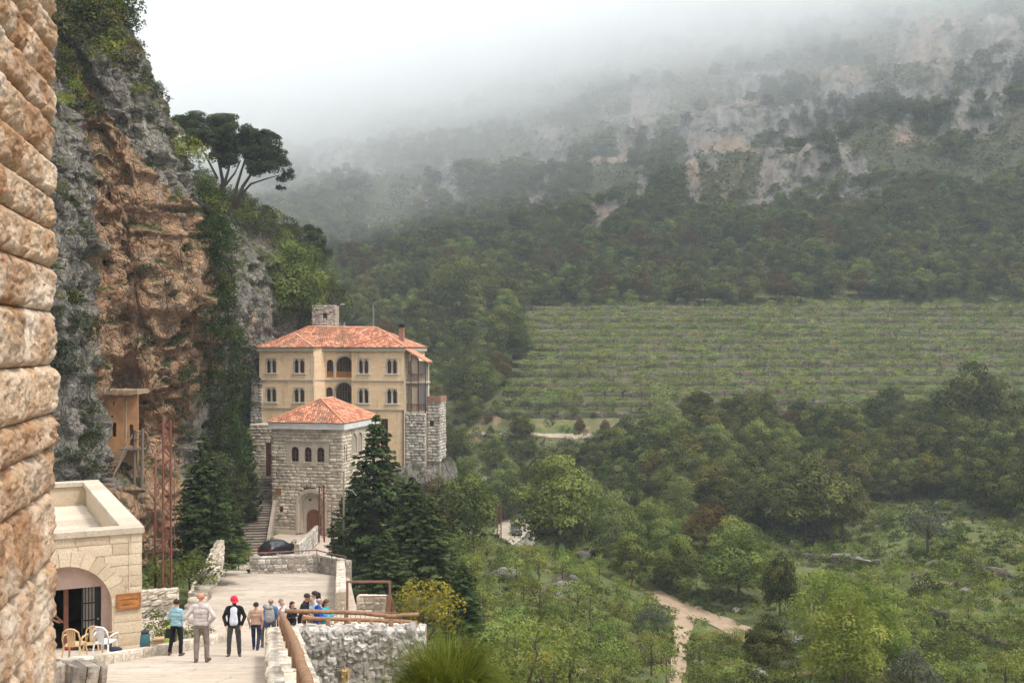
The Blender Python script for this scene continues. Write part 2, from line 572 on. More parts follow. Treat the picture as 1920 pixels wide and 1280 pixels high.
sl = np.concatenate([np.linspace(-0.95, -0.42, 50)[:-1], np.linspace(-0.42, 0.52, 330), np.linspace(0.52, 0.95, 40)[1:]])
yy = np.geomspace(9.0, 1000.0, 385)
SX, SY = np.meshgrid(sl, yy)
TX = (SX * SY).ravel(); TY = SY.ravel()
TZ, TROCK, TSOIL = terrain_fields(TX, TY)
# the orchard terraces are cut into the slope by a mesh of their own: sink the hill a little under them
FIELD_L = np.array([(232, -4), (265, 1), (300, 4), (338, 8)])


def in_field(X, Y):
    return sstep(0, 4, X - np.interp(Y, FIELD_L[:, 0], FIELD_L[:, 1])) * sstep(236, 240, Y) * (1 - sstep(326, 331, Y))


TZ = np.minimum(TZ - 2.6 * in_field(TX, TY), 322 + 0.01 * TZ)
M_GROUND = m_ground('hill_ground')
ter_me = np_mesh('terrain', np.stack([TX, TY, TZ], -1), grid_faces(len(yy), len(sl)), True, {'rock': ('POINT', TROCK), 'soil': ('POINT', TSOIL), 'upland': ('POINT', sstep(330, 400, TY))})
terrain = tag(link('terrain', ter_me, M_GROUND), kind='structure', label='valley floor and the misty mountain side opposite the monastery')
_TZg = TZ.reshape(len(yy), len(sl)); _TRg = TROCK.reshape(len(yy), len(sl))


def _gi(X, Y, G):
    fi = np.interp(Y, yy, np.arange(len(yy))); fj = np.interp(np.asarray(X) / np.asarray(Y), sl, np.arange(len(sl)))
    i = np.clip(np.floor(fi).astype(int), 0, len(yy) - 2); j = np.clip(np.floor(fj).astype(int), 0, len(sl) - 2)
    a, b = fi - i, fj - j
    return (G[i, j] * (1 - a) * (1 - b) + G[i, j + 1] * (1 - a) * b + G[i + 1, j] * a * (1 - b) + G[i + 1, j + 1] * a * b)


def tz(X, Y):
    return _gi(X, Y, _TZg)


def trock(X, Y):
    return _gi(X, Y, _TRg)


# ------------------------------------------------------------------ cliffs on the left: sheets that run along a plan line and rise
M_CLIFF = m_cliff('limestone_cliff')


def cliff_sheet(name, plan, z0, z1, lean, ns, nz, amp, ochre, label, seed=0, roundtop=6.0, cave=None):
    plan = np.array(plan, float)
    seg = np.concatenate([[0], np.cumsum(np.linalg.norm(np.diff(plan, axis=0), axis=1))])
    s = np.linspace(0, seg[-1], ns)
    cx = np.interp(s, seg, plan[:, 0]); cy = np.interp(s, seg, plan[:, 1])
    k = np.ones(9) / 9
    cx = np.convolve(np.pad(cx, 4, 'edge'), k, 'valid'); cy = np.convolve(np.pad(cy, 4, 'edge'), k, 'valid')
    tx, ty = np.gradient(cx), np.gradient(cy)
    L = np.hypot(tx, ty); nx, ny = ty / L, -tx / L            # outward: to the right of the walking direction
    zz = np.linspace(z0, z1, nz)
    Sg, Zg = np.meshgrid(np.arange(ns), zz)
    Sg = Sg.ravel(); Zg = Zg.ravel()
    P0 = np.stack([cx[Sg], cy[Sg], Zg], -1)
    P = P0 + seed * 31.7
    c1, c2, ci = cells(P * np.array([1, 1, 0.4]) / 5.0 + 0.25 * np.stack([gnoise(P / 3), gnoise(P / 3 + 9), gnoise(P / 3 + 5)], -1))
    wv_ = 0.35 * np.stack([gnoise(P / 1.3), gnoise(P / 1.3 + 9), gnoise(P / 1.3 + 5)], -1)
    d1, d2, di = cells(P * np.array([1, 1, 0.5]) / 2.1 + wv_)
    e1, e2, ei = cells(P * np.array([1, 1, 0.8]) / 0.85 + wv_ * 0.8)
    tilt = gnoise(np.stack([ci * 40, di * 3, 0 * ci], -1)) * (P[:, 2] % 4.0 - 2.0) * 0.12          # tilted slabs
    d = amp * (1.3 * fbm(P * np.array([1, 1, 0.5]) / 14.0, 3) + 0.85 * (ci - 0.5) + tilt + 0.62 * (di - 0.5) + 0.26 * np.clip((d2 - d1) * 4, 0, 1) + 0.24 * (ei - 0.5) + 0.08 * np.clip((e2 - e1) * 4, 0, 1)
               + 0.40 * fbm(P * np.array([1.3, 1.3, 0.6]) / 3.2, 5, ridge=True) + 0.14 * fbm(P / 0.6, 3))
    ph_ = (Zg + 2.2 * gnoise(P0 / 9.0)) / 3.1
    strat = (0.5 - (ph_ - np.floor(ph_))) * 0.55 * amp
    d = d + strat * sstep(-0.2, 0.4, gnoise(P0 / 6.0 + 40))
    if cave is not None:
        for (cpx, cpz, wx, wz, dep) in cave:
            d = d - dep * np.exp(-((Sg / (ns - 1) * seg[-1] - cpx) / wx) ** 4 - ((Zg - cpz) / wz) ** 4)
    ln = lean(Zg, Sg / (ns - 1))
    X = P0[:, 0] + nx[Sg] * d + ln[0]
    Y = P0[:, 1] + ny[Sg] * d + ln[1]
    och = ochre(Sg / (ns - 1), Zg, P0)
    V = np.stack([X, Y, Zg + 0.35 * amp * fbm(P / 4.0 + 77, 3)], -1)
    me = np_mesh(name, V, grid_faces(nz, ns), False, {'ochre': ('POINT', och)})
    o = link(name, me, M_CLIFF)
    return tag(o, label, 'cliff'), V, nx, ny


def lean_near(z, t):
    x = -np.interp(z, [-20, 1, 8, 13, 21, 26, 31, 36, 44], [0, 0, 0.5, 2.0, 5.2, 7.4, 10.2, 14, 24]) * np.interp(t, [0, 0.3, 0.6, 1], [0.55, 0.75, 1, 1])
    return x, -x * 0.25


def och_near(t, z, P):
    px = HX + P[:, 0] / P[:, 1] * F; py = HY - z / P[:, 1] * F
    cx = np.interp(py, [100, 200, 400, 560, 760, 900], [240, 245, 265, 275, 260, 240])
    hw = np.interp(py, [60, 160, 300, 420, 600, 700, 800, 950], [5, 30, 75, 115, 130, 125, 90, 90])
    return 0.9 * (1 - sstep(0.6, 1.25, np.abs(px - cx) / hw))


near_plan = [(-31.5, 56), (-30.8, 66), (-31.2, 74), (-33.2, 84), (-33.4, 88), (-31.8, 89.5), (-29.2, 90), (-27.6, 92), (-27.2, 96), (-29, 104), (-34, 114), (-40, 126)]
cliff1, V1, _, _ = cliff_sheet('cliff', near_plan, -17.5, 42, lean_near, 410, 350, 1.6, och_near, 'tall orange and grey limestone cliff rising over the small hermitage', 0,
                               cave=[(31.5, -5.5, 3.6, 3.4, 2.6), (32.5, -14.6, 5.5, 4.6, -3.8), (34.5, 1.5, 4.0, 1.3, 1.0), (35.5, 10.5, 5.0, 0.7, 0.8)])


def lean_far(z, t):
    hill = sstep(0.38, 0.55, t)
    a = np.interp(z, [-25, 4, 9, 15.6, 20.4, 23, 28, 36], [0, 0, 1.2, 5.5, 10.5, 17, 26, 42])
    b = np.interp(z, [-25, 6, 10, 14, 18, 22, 30, 36], [0, 0, 1.2, 4.5, 9, 16, 28, 42])
    x = -(a * hill + b * (1 - hill))
    return x, -x * 0.12


far_plan = [(-35.5, 104), (-36.5, 112), (-36.4, 120), (-36.0, 128), (-35.6, 134), (-35.0, 139.5), (-32.6, 144.5), (-31.0, 151), (-28.6, 162), (-28.6, 170), (-31, 184), (-38, 200), (-48, 218)]
cliff2, V2, _, _ = cliff_sheet('hill_crag', far_plan, -21, 34, lean_far, 330, 210, 1.5, lambda t, z, P: 0.32 * (1 - sstep(0.42, 0.55, t)) + 0 * z,
                               'grey crag and bushy slope behind the yellow monastery building', 3)
# ------------------------------------------------------------------ ray tests against the ground and the cliffs
def bvh_of(me):
    n = len(me.vertices); co = np.empty(n * 3, np.float32); me.vertices.foreach_get('co', co)
    lp = np.empty(len(me.loops), np.int32); me.loops.foreach_get('vertex_index', lp)
    return BVHTree.FromPolygons(co.reshape(-1, 3).tolist(), lp.reshape(-1, 4).tolist())


BV_T = bvh_of(ter_me); BV_C1 = bvh_of(cliff1.data); BV_C2 = bvh_of(cliff2.data)


def ray(px, py, *bvs):
    d = Vector(((px - HX) / F, 1, -(py - HY) / F)).normalized()
    best = None
    for b in (bvs or (BV_T,)):
        h = b.ray_cast(Vector((0, 0, 0)), d, 3000)
        if h[0] is not None and (best is None or h[3] < best[2]): best = (h[0], h[1], h[3])
    return best


# ------------------------------------------------------------------ paving and courts
def m_paving(name):
    t = NT(name); p = t.pos()
    n1 = t.noise(p, 0.35, 5, 0.6); n2 = t.noise(t.scaled(p, (0.6, 2.2, 1)), 1.3, 6, 0.7, 0.6); n3 = t.noise(p, 9, 5, 0.7)
    c = t.mix(t.mapr(n1, 0.3, 0.7), (0.40, 0.325, 0.255), (0.56, 0.47, 0.38))
    c = t.mix(t.mapr(n2, 0.5, 0.68, 0, 0.55), c, (0.27, 0.23, 0.195))
    c = t.mix(t.mapr(n3, 0.35, 0.5, 0.35, 0), c, (0.22, 0.19, 0.16))
    st_ = t.noise(t.scaled(p, (0.25, 1.6, 1)), 2.4, 6, 0.75, 1.2)
    c = t.mix(t.mapr(st_, 0.50, 0.62, 0, 0.65), c, (0.30, 0.245, 0.195))
    bl_ = t.noise(p, 0.9, 5, 0.7)
    c = t.mix(t.mapr(bl_, 0.54, 0.66, 0, 0.5), c, (0.24, 0.205, 0.17))
    bk = t.n('TexBrick', Vector=t.n('VectorMath', i0=p, i1=t.n('TexNoise', Vector=p, Scale=0.8, Detail=3).outputs['Color']).outputs[0], Scale=1.0)
    bk.inputs['Mortar Size'].default_value = 0.016; bk.inputs['Brick Width'].default_value = 2.9; bk.inputs['Row Height'].default_value = 2.1
    c = t.mix(t.math('MULTIPLY', bk.outputs['Fac'], 0.55), c, (0.17, 0.14, 0.115))
    return t.surf(c, 0.9, t.bump(t.math('ADD', t.math('ADD', n2, n3), st_), 0.5, 0.04), 0.15)


M_PAVE = m_paving('worn_pavement')


def sheet(name, rows, ncol, zf, mat, amp=0.015, label=None):
    """rows: list of (Y, xleft, xright)"""
    V = []
    for Y, a, b in rows:
        for k in range(ncol):
            x = a + (b - a) * k / (ncol - 1)
            V.append((x, Y, zf(x, Y)))
    V = np.array(V); V[:, 2] += amp * fbm(V / 1.3, 3)
    o = link(name, np_mesh(name, V, grid_faces(len(rows), ncol), True), mat)
    return tag(o, label, None, None, 'structure')


def wall_x(Y):
    return -5.16 - 0.2317 * (Y - 22.5)


rows = [(Y, -21.0 if Y < 46 else np.interp(Y, [46, 49.5], [-20, -17]), (wall_x(Y) + 0.45) if Y < 30.9 else np.interp(Y, [30.9, 44, 48], [-2.75, -4.4, -5.4])) for Y in np.arange(3, 49.01, 0.5)]
sheet('path', rows, 40, lambda x, Y: zp(Y), M_PAVE, label='worn beige paved way sloping down past the portico')
rows = [(Y, np.interp(Y, [49, 75, 79], [-15.2, -21.6, -22.5]), np.interp(Y, [49, 52, 53, 77], [-5.6, -6.0, -7.6, -11.8])) for Y in np.arange(49, 78.6, 0.5)]
sheet('plaza', rows, 34, lambda x, Y: zp(Y) + (0.004 if Y < 49.2 else 0), M_PAVE, label='empty concrete plaza below the gatehouse')
rows = [(Y, np.interp(Y, [76, 84, 92, 98], [-22.9, -23.6, -26.5, -28.5]), np.interp(Y, [76, 80, 84, 98], [-19.2, -19.8, -21.0, -22.0])) for Y in np.arange(76, 98.1, 0.6)]
sheet('road', rows, 12, lambda x, Y: float(np.interp(Y, [76, 80, 92, 98], [zp(76) - 0.02, zp(79) - 0.2, -18.9, -19.24])), M_PAVE, label='ramp leading down from the plaza to the gatehouse court')
rows = [(Y, np.interp(Y, [86, 96, 104, 113], [-21.8, -23.0, -26.0, -26.5]), np.interp(Y, [86, 104, 113], [-12.5, -15, -16])) for Y in np.arange(86, 113.1, 0.6)]
sheet('courtyard', rows, 20, lambda x, Y: -19.2, M_PAVE, label='pale court in front of the gatehouse door')

# ------------------------------------------------------------------ masonry
def block_proto(name, n=4, bulge=0.12, rough=0.06, seed=0, back=False, edge=0.10, smooth=True):
    """one stone: unit box (x, z in -0.5..0.5, y -0.5 front .. 0.5 back) with a rounded, irregular front"""
    r = np.random.default_rng(seed)
    off = r.uniform(0, 50, 3)
    g = np.linspace(-0.5, 0.5, n + 1)
    gx, gz = np.meshgrid(g, g)
    gx = gx.ravel(); gz = gz.ravel()
    e = np.minimum(0.5 - np.abs(gx), 0.5 - np.abs(gz)) * 2
    prof = np.clip(e / edge, 0, 1) ** 0.6
    nz = fbm(np.stack([gx * 2.6, gz * 2.6, 0 * gx], -1) + off, 3)
    y = -0.5 + (1 - prof) * bulge * 1.6 - prof * rough * nz * 2.2
    w = 1 - (1 - prof) * 0.03
    jx = 0.05 * gnoise(np.stack([gz * 2.2, 0 * gx, 0 * gx + 3], -1) + off) * (np.abs(gx) > 0.3)
    jz = 0.05 * gnoise(np.stack([gx * 2.2, 0 * gx + 7, 0 * gx], -1) + off) * (np.abs(gz) > 0.3)
    V = [(a, b, c) for a, b, c in zip(gx * w + jx * rough * 8, y, gz * w + jz * rough * 8)]
    Fq = [list(f) for f in grid_faces(n + 1, n + 1).tolist()]
    ring = [k for k in range(n)] + [k * (n + 1) + n for k in range(n)] + [n * (n + 1) + n - k for k in range(n)] + [(n - k) * (n + 1) for k in range(n)]
    b0 = len(V)
    for k in ring: V.append((V[k][0], 0.5, V[k][2]))
    m = len(ring)
    for k in range(m):
        k2 = (k + 1) % m
        Fq.append([ring[k2], ring[k], b0 + k, b0 + k2])
    me = bpy.data.meshes.new(name); me.from_pydata(V, [], Fq + [list(range(b0, b0 + m))])
    me.polygons.foreach_set('use_smooth', np.array([smooth] * (n * n) + [False] * (m + 1)))
    me.update()
    return me


def protos(name, mat, k=6, **kw):
    out = []
    for i in range(k):
        me = block_proto(name, seed=i * 7 + 1, **kw); me.materials.append(mat); out.append(me)
    return out


def fill_courses(x0, x1, z0, z1, ch, bw, openings=(), jit=0.15, top=None, rs=None):
    """rows of (cx, cz, w, h) that fill a rectangle around openings; opening: f(z) -> (xa, xb) or None"""
    rs = rs or random.Random(3)
    out = []; z = z0
    while z < z1 - 0.3 * ch:
        h = min(ch * rs.uniform(1 - jit, 1 + jit), z1 - z)
        if z1 - (z + h) < 0.3 * ch: h = z1 - z
        zm = z + h / 2
        gaps = sorted(g for g in (op(zm) for op in openings) if g)
        spans = []; x = x0
        for a, b in gaps:
            if a > x: spans.append((x, min(a, x1)))
            x = max(x, b)
        if x < x1: spans.append((x, x1))
        for a, b in spans:
            x = a
            while x < b - 1e-4:
                w = rs.uniform(*bw)
                if b - (x + w) < bw[0] * 0.6: w = b - x
                zt = z + h
                if top is None or z + 0.4 * h < top((x + w / 2)):
                    out.append((x + w / 2, zm, w, h))
                x += w
        z += h
    return out


def lay(blocks, proto, parent, o, u, n, depth, name='stone_block', joint=0.012, limit=300, proud=0.02, rs=None, rot=0.0):
    """place blocks on a face: o origin, u along the face, n outward normal (local to parent)"""
    rs = rs or random.Random(5)
    o, u, n = Vector(o), Vector(u).normalized(), Vector(n).normalized()
    M3 = Matrix((u, -n, Vector((0, 0, 1)))).transposed()
    eul = M3.to_euler()
    order = sorted(range(len(blocks)), key=lambda i: -blocks[i][2] * blocks[i][3])
    single = set(order[:limit])
    rest = MB()
    for i, (cx, cz, w, h) in enumerate(blocks):
        pr = rs.uniform(-proud, proud)
        c = o + u * cx + Vector((0, 0, cz)) + n * (pr - depth / 2)
        me = proto[rs.randrange(len(proto))]
        sc = (w - joint, depth, h - joint)
        if i in single:
            b = bpy.data.objects.new(name, me); COL.objects.link(b); b.parent = parent
            b.location = c; b.scale = sc
            b.rotation_euler = (M3 @ Matrix.Rotation(rs.uniform(-rot, rot), 3, 'Y')).to_euler() if rot else eul
        else:
            Mx = Matrix.Translation(c) @ M3.to_4x4() @ Matrix.Diagonal((*sc, 1))
            rest.add([Mx @ v.co for v in me.vertices], [tuple(p.vertices) for p in me.polygons])
    if rest.f:
        r_ = rest.build(name + '_courses', proto[0].materials[0], parent, True)
        r_['kind'] = 'stuff'


def random_stones(L, z0, z1, size, rs):
    pts = []
    n = int(L * (z1 - z0) / (size * size) * 1.35)
    for _ in range(n):
        best, bd = None, -1
        for _ in range(14):
            c = (rs.uniform(0.08, L - 0.08), rs.uniform(z0, z1 - 0.1))
            dd = min((math.hypot((c[0] - q[0]) * 1.25, c[1] - q[1]) for q in pts), default=9)
            if dd > bd: best, bd = c, dd
        pts.append(best)
    return [(x, z, size * rs.uniform(0.95, 1.6), size * rs.uniform(1.2, 2.4)) for x, z in pts]


def rubble_wall(name, label, p0, p1, h0, h1, thick, proto, core_mat, bw, ch, group=None, below=0.6, below2=None, cap=None, limit=300, name_piece='stone', faces=(1,), zt=None, cat='stone wall', joint=0.012, rot=0.05):
    """free-standing wall from base point p0 to p1; the front face looks to the right of the walking direction"""
    p0, p1 = Vector(p0), Vector(p1)
    L = math.hypot(p1.x - p0.x, p1.y - p0.y)
    rz = math.atan2(p1.y - p0.y, p1.x - p0.x)
    root = thing(name, label, cat, p0, rz, group)
    dz = p1.z - p0.z
    sl_ = dz / L
    core = MB()
    nn = 8
    for k in range(nn):
        a, b = L * k / nn, L * (k + 1) / nn
        za, zb = a * sl_, b * sl_
        ha, hb = h0 + (h1 - h0) * k / nn, h0 + (h1 - h0) * (k + 1) / nn
        i = 0.05
        bl_ = max(below, below2 or 0)
        core.add([(a, i, za - bl_), (b, i, zb - bl_), (b, thick - i, zb - bl_), (a, thick - i, za - bl_), (a, i, za + ha - 0.04), (b, i, zb + hb - 0.04), (b, thick - i, zb + hb - 0.04), (a, thick - i, za + ha - 0.04)],
                 [(0, 3, 2, 1), (4, 5, 6, 7), (0, 1, 5, 4), (2, 3, 7, 6)] + ([(3, 0, 4, 7)] if k == 0 else []) + ([(1, 2, 6, 5)] if k == nn - 1 else []))
    core.build('mortar_core', core_mat, root)
    rs = random.Random(len(label))
    if rot > 0.2: bl = random_stones(L, -below, h0, 0.235, rs)
    else: bl = fill_courses(0, L, -below, max(h0, h1), ch, bw, jit=0.3, top=lambda x: h0 + (h1 - h0) * x / L - 0.06, rs=rs)
    bl = [(x, z + x * sl_, w, h) for x, z, w, h in bl]
    lay(bl, proto, root, (0, 0, 0), (1, 0, 0), (0, -1, 0), 0.22, name_piece, joint, limit, 0.035 + 0.12 * rot, rs, rot)
    if 2 in faces:
        b2 = fill_courses(0, L, -(below2 or below), max(h0, h1), ch, bw, jit=0.3, top=lambda x: h0 + (h1 - h0) * x / L - 0.06, rs=rs)
        lay([(L - x, z + x * sl_, w, h) for x, z, w, h in b2], proto, root, (L, thick, 0), (-1, 0, 0), (0, 1, 0), 0.22, name_piece, joint, max(0, limit - len(bl)), 0.035, rs, rot)
    bz = below2 or below                      # the two ends
    for (o_, u_, n_, hh_, zz_) in (((0, thick, 0), (0, -1, 0), (-1, 0, 0), h0, 0.0), ((L, 0, 0), (0, 1, 0), (1, 0, 0), h1, dz)):
        lay([(x, z + zz_, w, h) for x, z, w, h in fill_courses(0, thick, -bz, hh_ - 0.03, ch, (bw[0], max(bw[0] * 1.2, thick * 0.7)), jit=0.3, rs=rs)], proto, root, o_, u_, n_, 0.16, name_piece, joint if joint > 0 else 0.01, 40, 0.02, rs)
    if cap:                                   # flat stones bedded on the top
        x = 0.0
        while x < L - 0.05:
            w = min(rs.uniform(*cap), L - x)
            zt_ = x * sl_ + h0 + (h1 - h0) * x / L
            yb = 0.0
            while yb < thick - 0.05:
                d = min(rs.uniform(0.3, 0.7) * thick + 0.1, thick - yb)
                if thick - (yb + d) < 0.12: d = thick - yb
                b = bpy.data.objects.new('cap_stone', proto[rs.randrange(len(proto))]); COL.objects.link(b); b.parent = root
                b.location = (x + w / 2, yb + d / 2, zt_ - 0.03 + rs.uniform(-0.012, 0.012))
                b.rotation_euler = (R(-90) , 0, 0); b.scale = (w - 0.02, 0.1, d - 0.02)
                b.rotation_euler = (R(-90), math.atan(-sl_) * 0, rs.uniform(-0.02, 0.02))
                yb += d
            x += w
    return root


M_LIME = m_stone('rough_limestone', [(0.30, 0.24, 0.18), (0.52, 0.44, 0.35), (0.66, 0.59, 0.49), (0.60, 0.44, 0.27)], 1.2, 10, 0.8, 0.04, 0.22, stain=(0.42, 0.34, 0.26))
M_LIMEG = m_stone('grey_limestone', [(0.25, 0.22, 0.19), (0.44, 0.40, 0.35), (0.58, 0.54, 0.48), (0.50, 0.42, 0.33)], 1.5, 9, 0.8, 0.04, 0.25)
M_MORTAR = m_plain('lime_mortar', (0.33, 0.27, 0.21), 0.95, 0.25, 5)
M_WHITEST = m_stone('white_rubble', [(0.26, 0.23, 0.20), (0.48, 0.44, 0.40), (0.62, 0.58, 0.53), (0.47, 0.30, 0.13)], 1.3, 6, 1.0, 0.06, 0.2, stain=(0.33, 0.29, 0.25))
P_RUB = protos('rubble_stone', M_LIME, 6, n=5, bulge=0.16, rough=0.12, edge=0.3, smooth=False)
P_RUBG = protos('grey_rubble_stone', M_LIMEG, 6, n=5, bulge=0.16, rough=0.12, edge=0.3, smooth=False)
P_WHT = protos('white_rubble_stone', M_WHITEST, 8, n=6, bulge=0.26, rough=0.24, edge=0.4, smooth=False)


# the parapet beside the sloping way, its return to the right, and the walls round the plaza
Ya, Yb = 7.0, 30.6
pA = Vector((wall_x(Ya), Ya, zp(Ya))); pB = Vector((wall_x(Yb), Yb, zp(Yb)))
rubble_wall('stone_parapet', 'low parapet of pale stones under the log handrail beside the path', pB, pA, 0.83, 0.75, 0.82, P_RUB, M_MORTAR, (0.3, 0.6), 0.26, below=0.25, below2=2.6, cap=(0.2, 0.42), limit=150, faces=(1, 2))
RWALL = rubble_wall('retaining_wall', 'rough white and ochre stone retaining wall under the log railing beside the grass tussock', (-6.25, 30.0, -11.3), (-2.45, 30.0, -11.3), 3.33, 3.33, 0.75, P_WHT, M_MORTAR, (0.16, 0.44), 0.46, below=0.1, cap=(0.25, 0.5), limit=290, faces=(1,), joint=-0.02, rot=0.5)

M_OCHST = m_stone('ochre_rubble', [(0.36, 0.22, 0.09), (0.52, 0.36, 0.17), (0.60, 0.45, 0.25)], 1.5, 8, 0.9, 0.05, 0.15)
P_OCH = protos('ochre_rubble_stone', M_OCHST, 3, n=6, bulge=0.2, rough=0.16, edge=0.35, smooth=False)
for k_, c_ in enumerate([c for c in RWALL.children if c.name.startswith('stone')]):
    if k_ % 19 == 5 and 0.3 < c_.location.x < 3.5 and c_.location.y < 0.2 and c_.location.z < 2.7:
        c_.data = P_OCH[k_ % 3]; c_.scale = (c_.scale[0], c_.scale[1] * 1.05, c_.scale[2] * 1.3)

M_WOOD = m_plain('weathered_wood', (0.24, 0.135, 0.075), 0.75, 0.35, 9, bump=0.4)
M_WOODG = m_plain('grey_timber', (0.17, 0.135, 0.11), 0.85, 0.3, 9, bump=0.4)
M_RUST = m_plain('brown_painted_steel', (0.20, 0.098, 0.066), 0.6, 0.2, 8)


def rail(name, label, pts, posts, r=0.085, drop=0.36, pr=0.07):
    root = thing(name, label, 'railing', pts[0])
    b = Vector(pts[0])
    rs = random.Random(len(label))
    P = []
    for a, c in zip(pts[:-1], pts[1:]):
        a, c = Vector(a), Vector(c)
        for k in range(6):
            q = a.lerp(c, k / 6) - b
            P.append(q + Vector((rs.uniform(-1, 1), rs.uniform(-1, 1), rs.uniform(-1, 1))) * 0.010)
    P.append(Vector(pts[-1]) - b)
    MB().tube(P, [r * rs.uniform(0.992, 1.008) for _ in P], 12).build('handrail', M_WOOD, root, True)
    for q in posts:
        q = Vector(q) - b
        MB().tube([q - Vector((0, 0, drop)), q], pr, 10).build('post', M_WOOD, root, True)
    return root


ra = [(wall_x(Y) + 0.42, Y, zp(Y) + (0.83 if Y > 20 else 0.79) + 0.40) for Y in (30.4, 26, 21, 16.5, 12, 7.5)]
rail('log_railing', 'thick log handrail running down the pale parapet towards the viewer', ra, [(wall_x(Y) + 0.42, Y, zp(Y) + 1.18) for Y in (30.2, 28.2, 26.2, 24.0, 21.6, 19.2, 16.6, 14, 11.4, 9)], 0.066, pr=0.06)
rb = [(-6.45, 30.35, -7.50), (-4.2, 30.35, -7.57), (-3.45, 30.35, -7.66), (-2.65, 30.35, -7.60)]
rail('log_railing', 'horizontal log railing on top of the white retaining wall', rb, [at(x, 1157 + (x - 560) * 0.03, 30.35) for x in (615, 672, 733, 778)], 0.062)
rc = [at(566, 1159, 32.6), at(680, 1161, 32.8), at(780, 1166, 33.0)]
rail('log_railing', 'second log railing behind the retaining wall in front of the standing group', rc, [at(x, 1161, 32.7) for x in (568, 584, 600, 630, 655, 696, 752)], 0.06, 0.75, 0.05)

# plaza parapets
def wp(px, py, Y): return at(px, py, Y)
def pz(px, Y, dz=0): return Vector(((px - HX) / F * Y, Y, zp(Y) + dz))
rubble_wall('plaza_wall', 'rubble parapet along the far edge of the plaza below the parked car', pz(468, 77.5), pz(598, 78.5), 1.15, 1.35, 0.5, P_RUBG, M_MORTAR, (0.3, 0.6), 0.3, below2=3, limit=120, faces=(1,), cap=(0.5, 0.9))
rubble_wall('plaza_wall', 'rubble parapet at the plaza corner beside the dark fir tree', pz(598, 78.4), pz(648, 74.5), 1.3, 1.15, 0.5, P_RUBG, M_MORTAR, (0.3, 0.6), 0.3, below2=3, limit=80, cap=(0.5, 0.9))
rubble_wall('plaza_wall', 'long pale parapet coming down the plaza edge towards the iron gate frame', pz(650, 52.5), pz(646, 75.0), 1.0, 1.1, 0.55, P_RUB, M_MORTAR, (0.35, 0.7), 0.3, below=0.3, below2=3, limit=120, faces=(1, 2), cap=(0.4, 0.8))
rubble_wall('plaza_wall', 'short low stone wall seen through the brown iron gate frame', pz(668, 53.2), pz(726, 53.0), 0.75, 0.75, 0.5, P_RUB, M_MORTAR, (0.25, 0.5), 0.22, limit=60, cap=(0.3, 0.6))
rubble_wall('garden_wall', 'squared block garden wall under the rose bushes beside the portico', foot(262, 1156), foot(337, 1150), 1.15, 1.2, 0.4, P_RUB, M_MORTAR, (0.35, 0.75), 0.3, limit=60, cap=(0.4, 0.8))
rubble_wall('stair_wall', 'narrow pale wall climbing beside the small garden steps', foot(369, 1130) , foot(369, 1130) + Vector((-0.75, 8.5, 1.0)), 0.6, 1.0, 0.5, P_RUB, M_MORTAR, (0.3, 0.6), 0.28, limit=60, cap=(0.4, 0.8), faces=(1, 2))
rubble_wall('court_wall', 'grey rubble wall at the right of the gatehouse court behind the fir', at(562, 1040, 95), at(600, 1003, 105), 1.0, 1.0, 0.5, P_RUBG, M_MORTAR, (0.3, 0.6), 0.3, limit=50)

# thin steel handrail above the far plaza wall
rt = thing('steel_handrail', 'thin brown steel handrail on the far plaza parapet', 'railing', pz(468, 77.9))
b0 = pz(468, 77.9)
hp = [pz(466, 77.8, 1.45), pz(530, 78.2, 1.55), pz(594, 78.7, 1.65), pz(622, 76.6, 1.5), pz(648, 74.7, 1.45)]
MB().tube([p - b0 for p in hp], 0.045, 6).build('handrail', M_RUST, rt)
for p in hp:
    MB().tube([p - b0 - Vector((0, 0, 0.6)), p - b0], 0.035, 6).build('post', M_RUST, rt)

# iron gate frame with its wicket and leaning planks
g0 = foot(651, 1178)
gr = thing('gate_frame', 'brown iron gate frame standing over the low fence beside the yellow bush', 'gate', g0)
gw = (731 - 651) / F * g0.y
gh = (1178 - 1090) / F * g0.y
MB().bar((0, 0, -0.2), (0, 0, gh), 0.09).build('post', M_RUST, gr)
MB().bar((gw, 0.0, -0.2), (gw, 0.0, gh), 0.09).build('post', M_RUST, gr)
MB().bar((-0.04, 0, gh), (gw + 0.04, 0, gh), 0.08).build('crossbar', M_RUST, gr)
MB().bar((0.5, 0.02, gh - 0.62), (gw, 0.02, gh - 0.6), 0.05).build('crossbar', M_RUST, gr)
fe = thing('iron_fence', 'low iron fence of thin upright bars in front of the gate frame', 'fence', g0 + Vector((-0.85, -1.2, 0)))
fl = 2.95
MB().bar((0.95, 0, 0.95), (fl, 0, 0.95), 0.05).build('top_rail', M_RUST, fe)
MB().bar((0, 0, 0.5), (fl, 0, 0.5), 0.03).build('mid_rail', M_RUST, fe)
MB().bar((0.95, 0, -0.1), (0.95, 0, 1.0), 0.07).build('post', M_RUST, fe)
MB().bar((fl, 0, -0.1), (fl, 0, 1.0), 0.07).build('post', M_RUST, fe)
for k in range(15):
    x = 0.02 + k * (fl - 0.06) / 15
    MB().tube([(x, 0.01, -0.1), (x, 0.01, 1.0 if x < 0.9 else 0.93)], 0.011, 5).build('bar', M_RUST, fe)
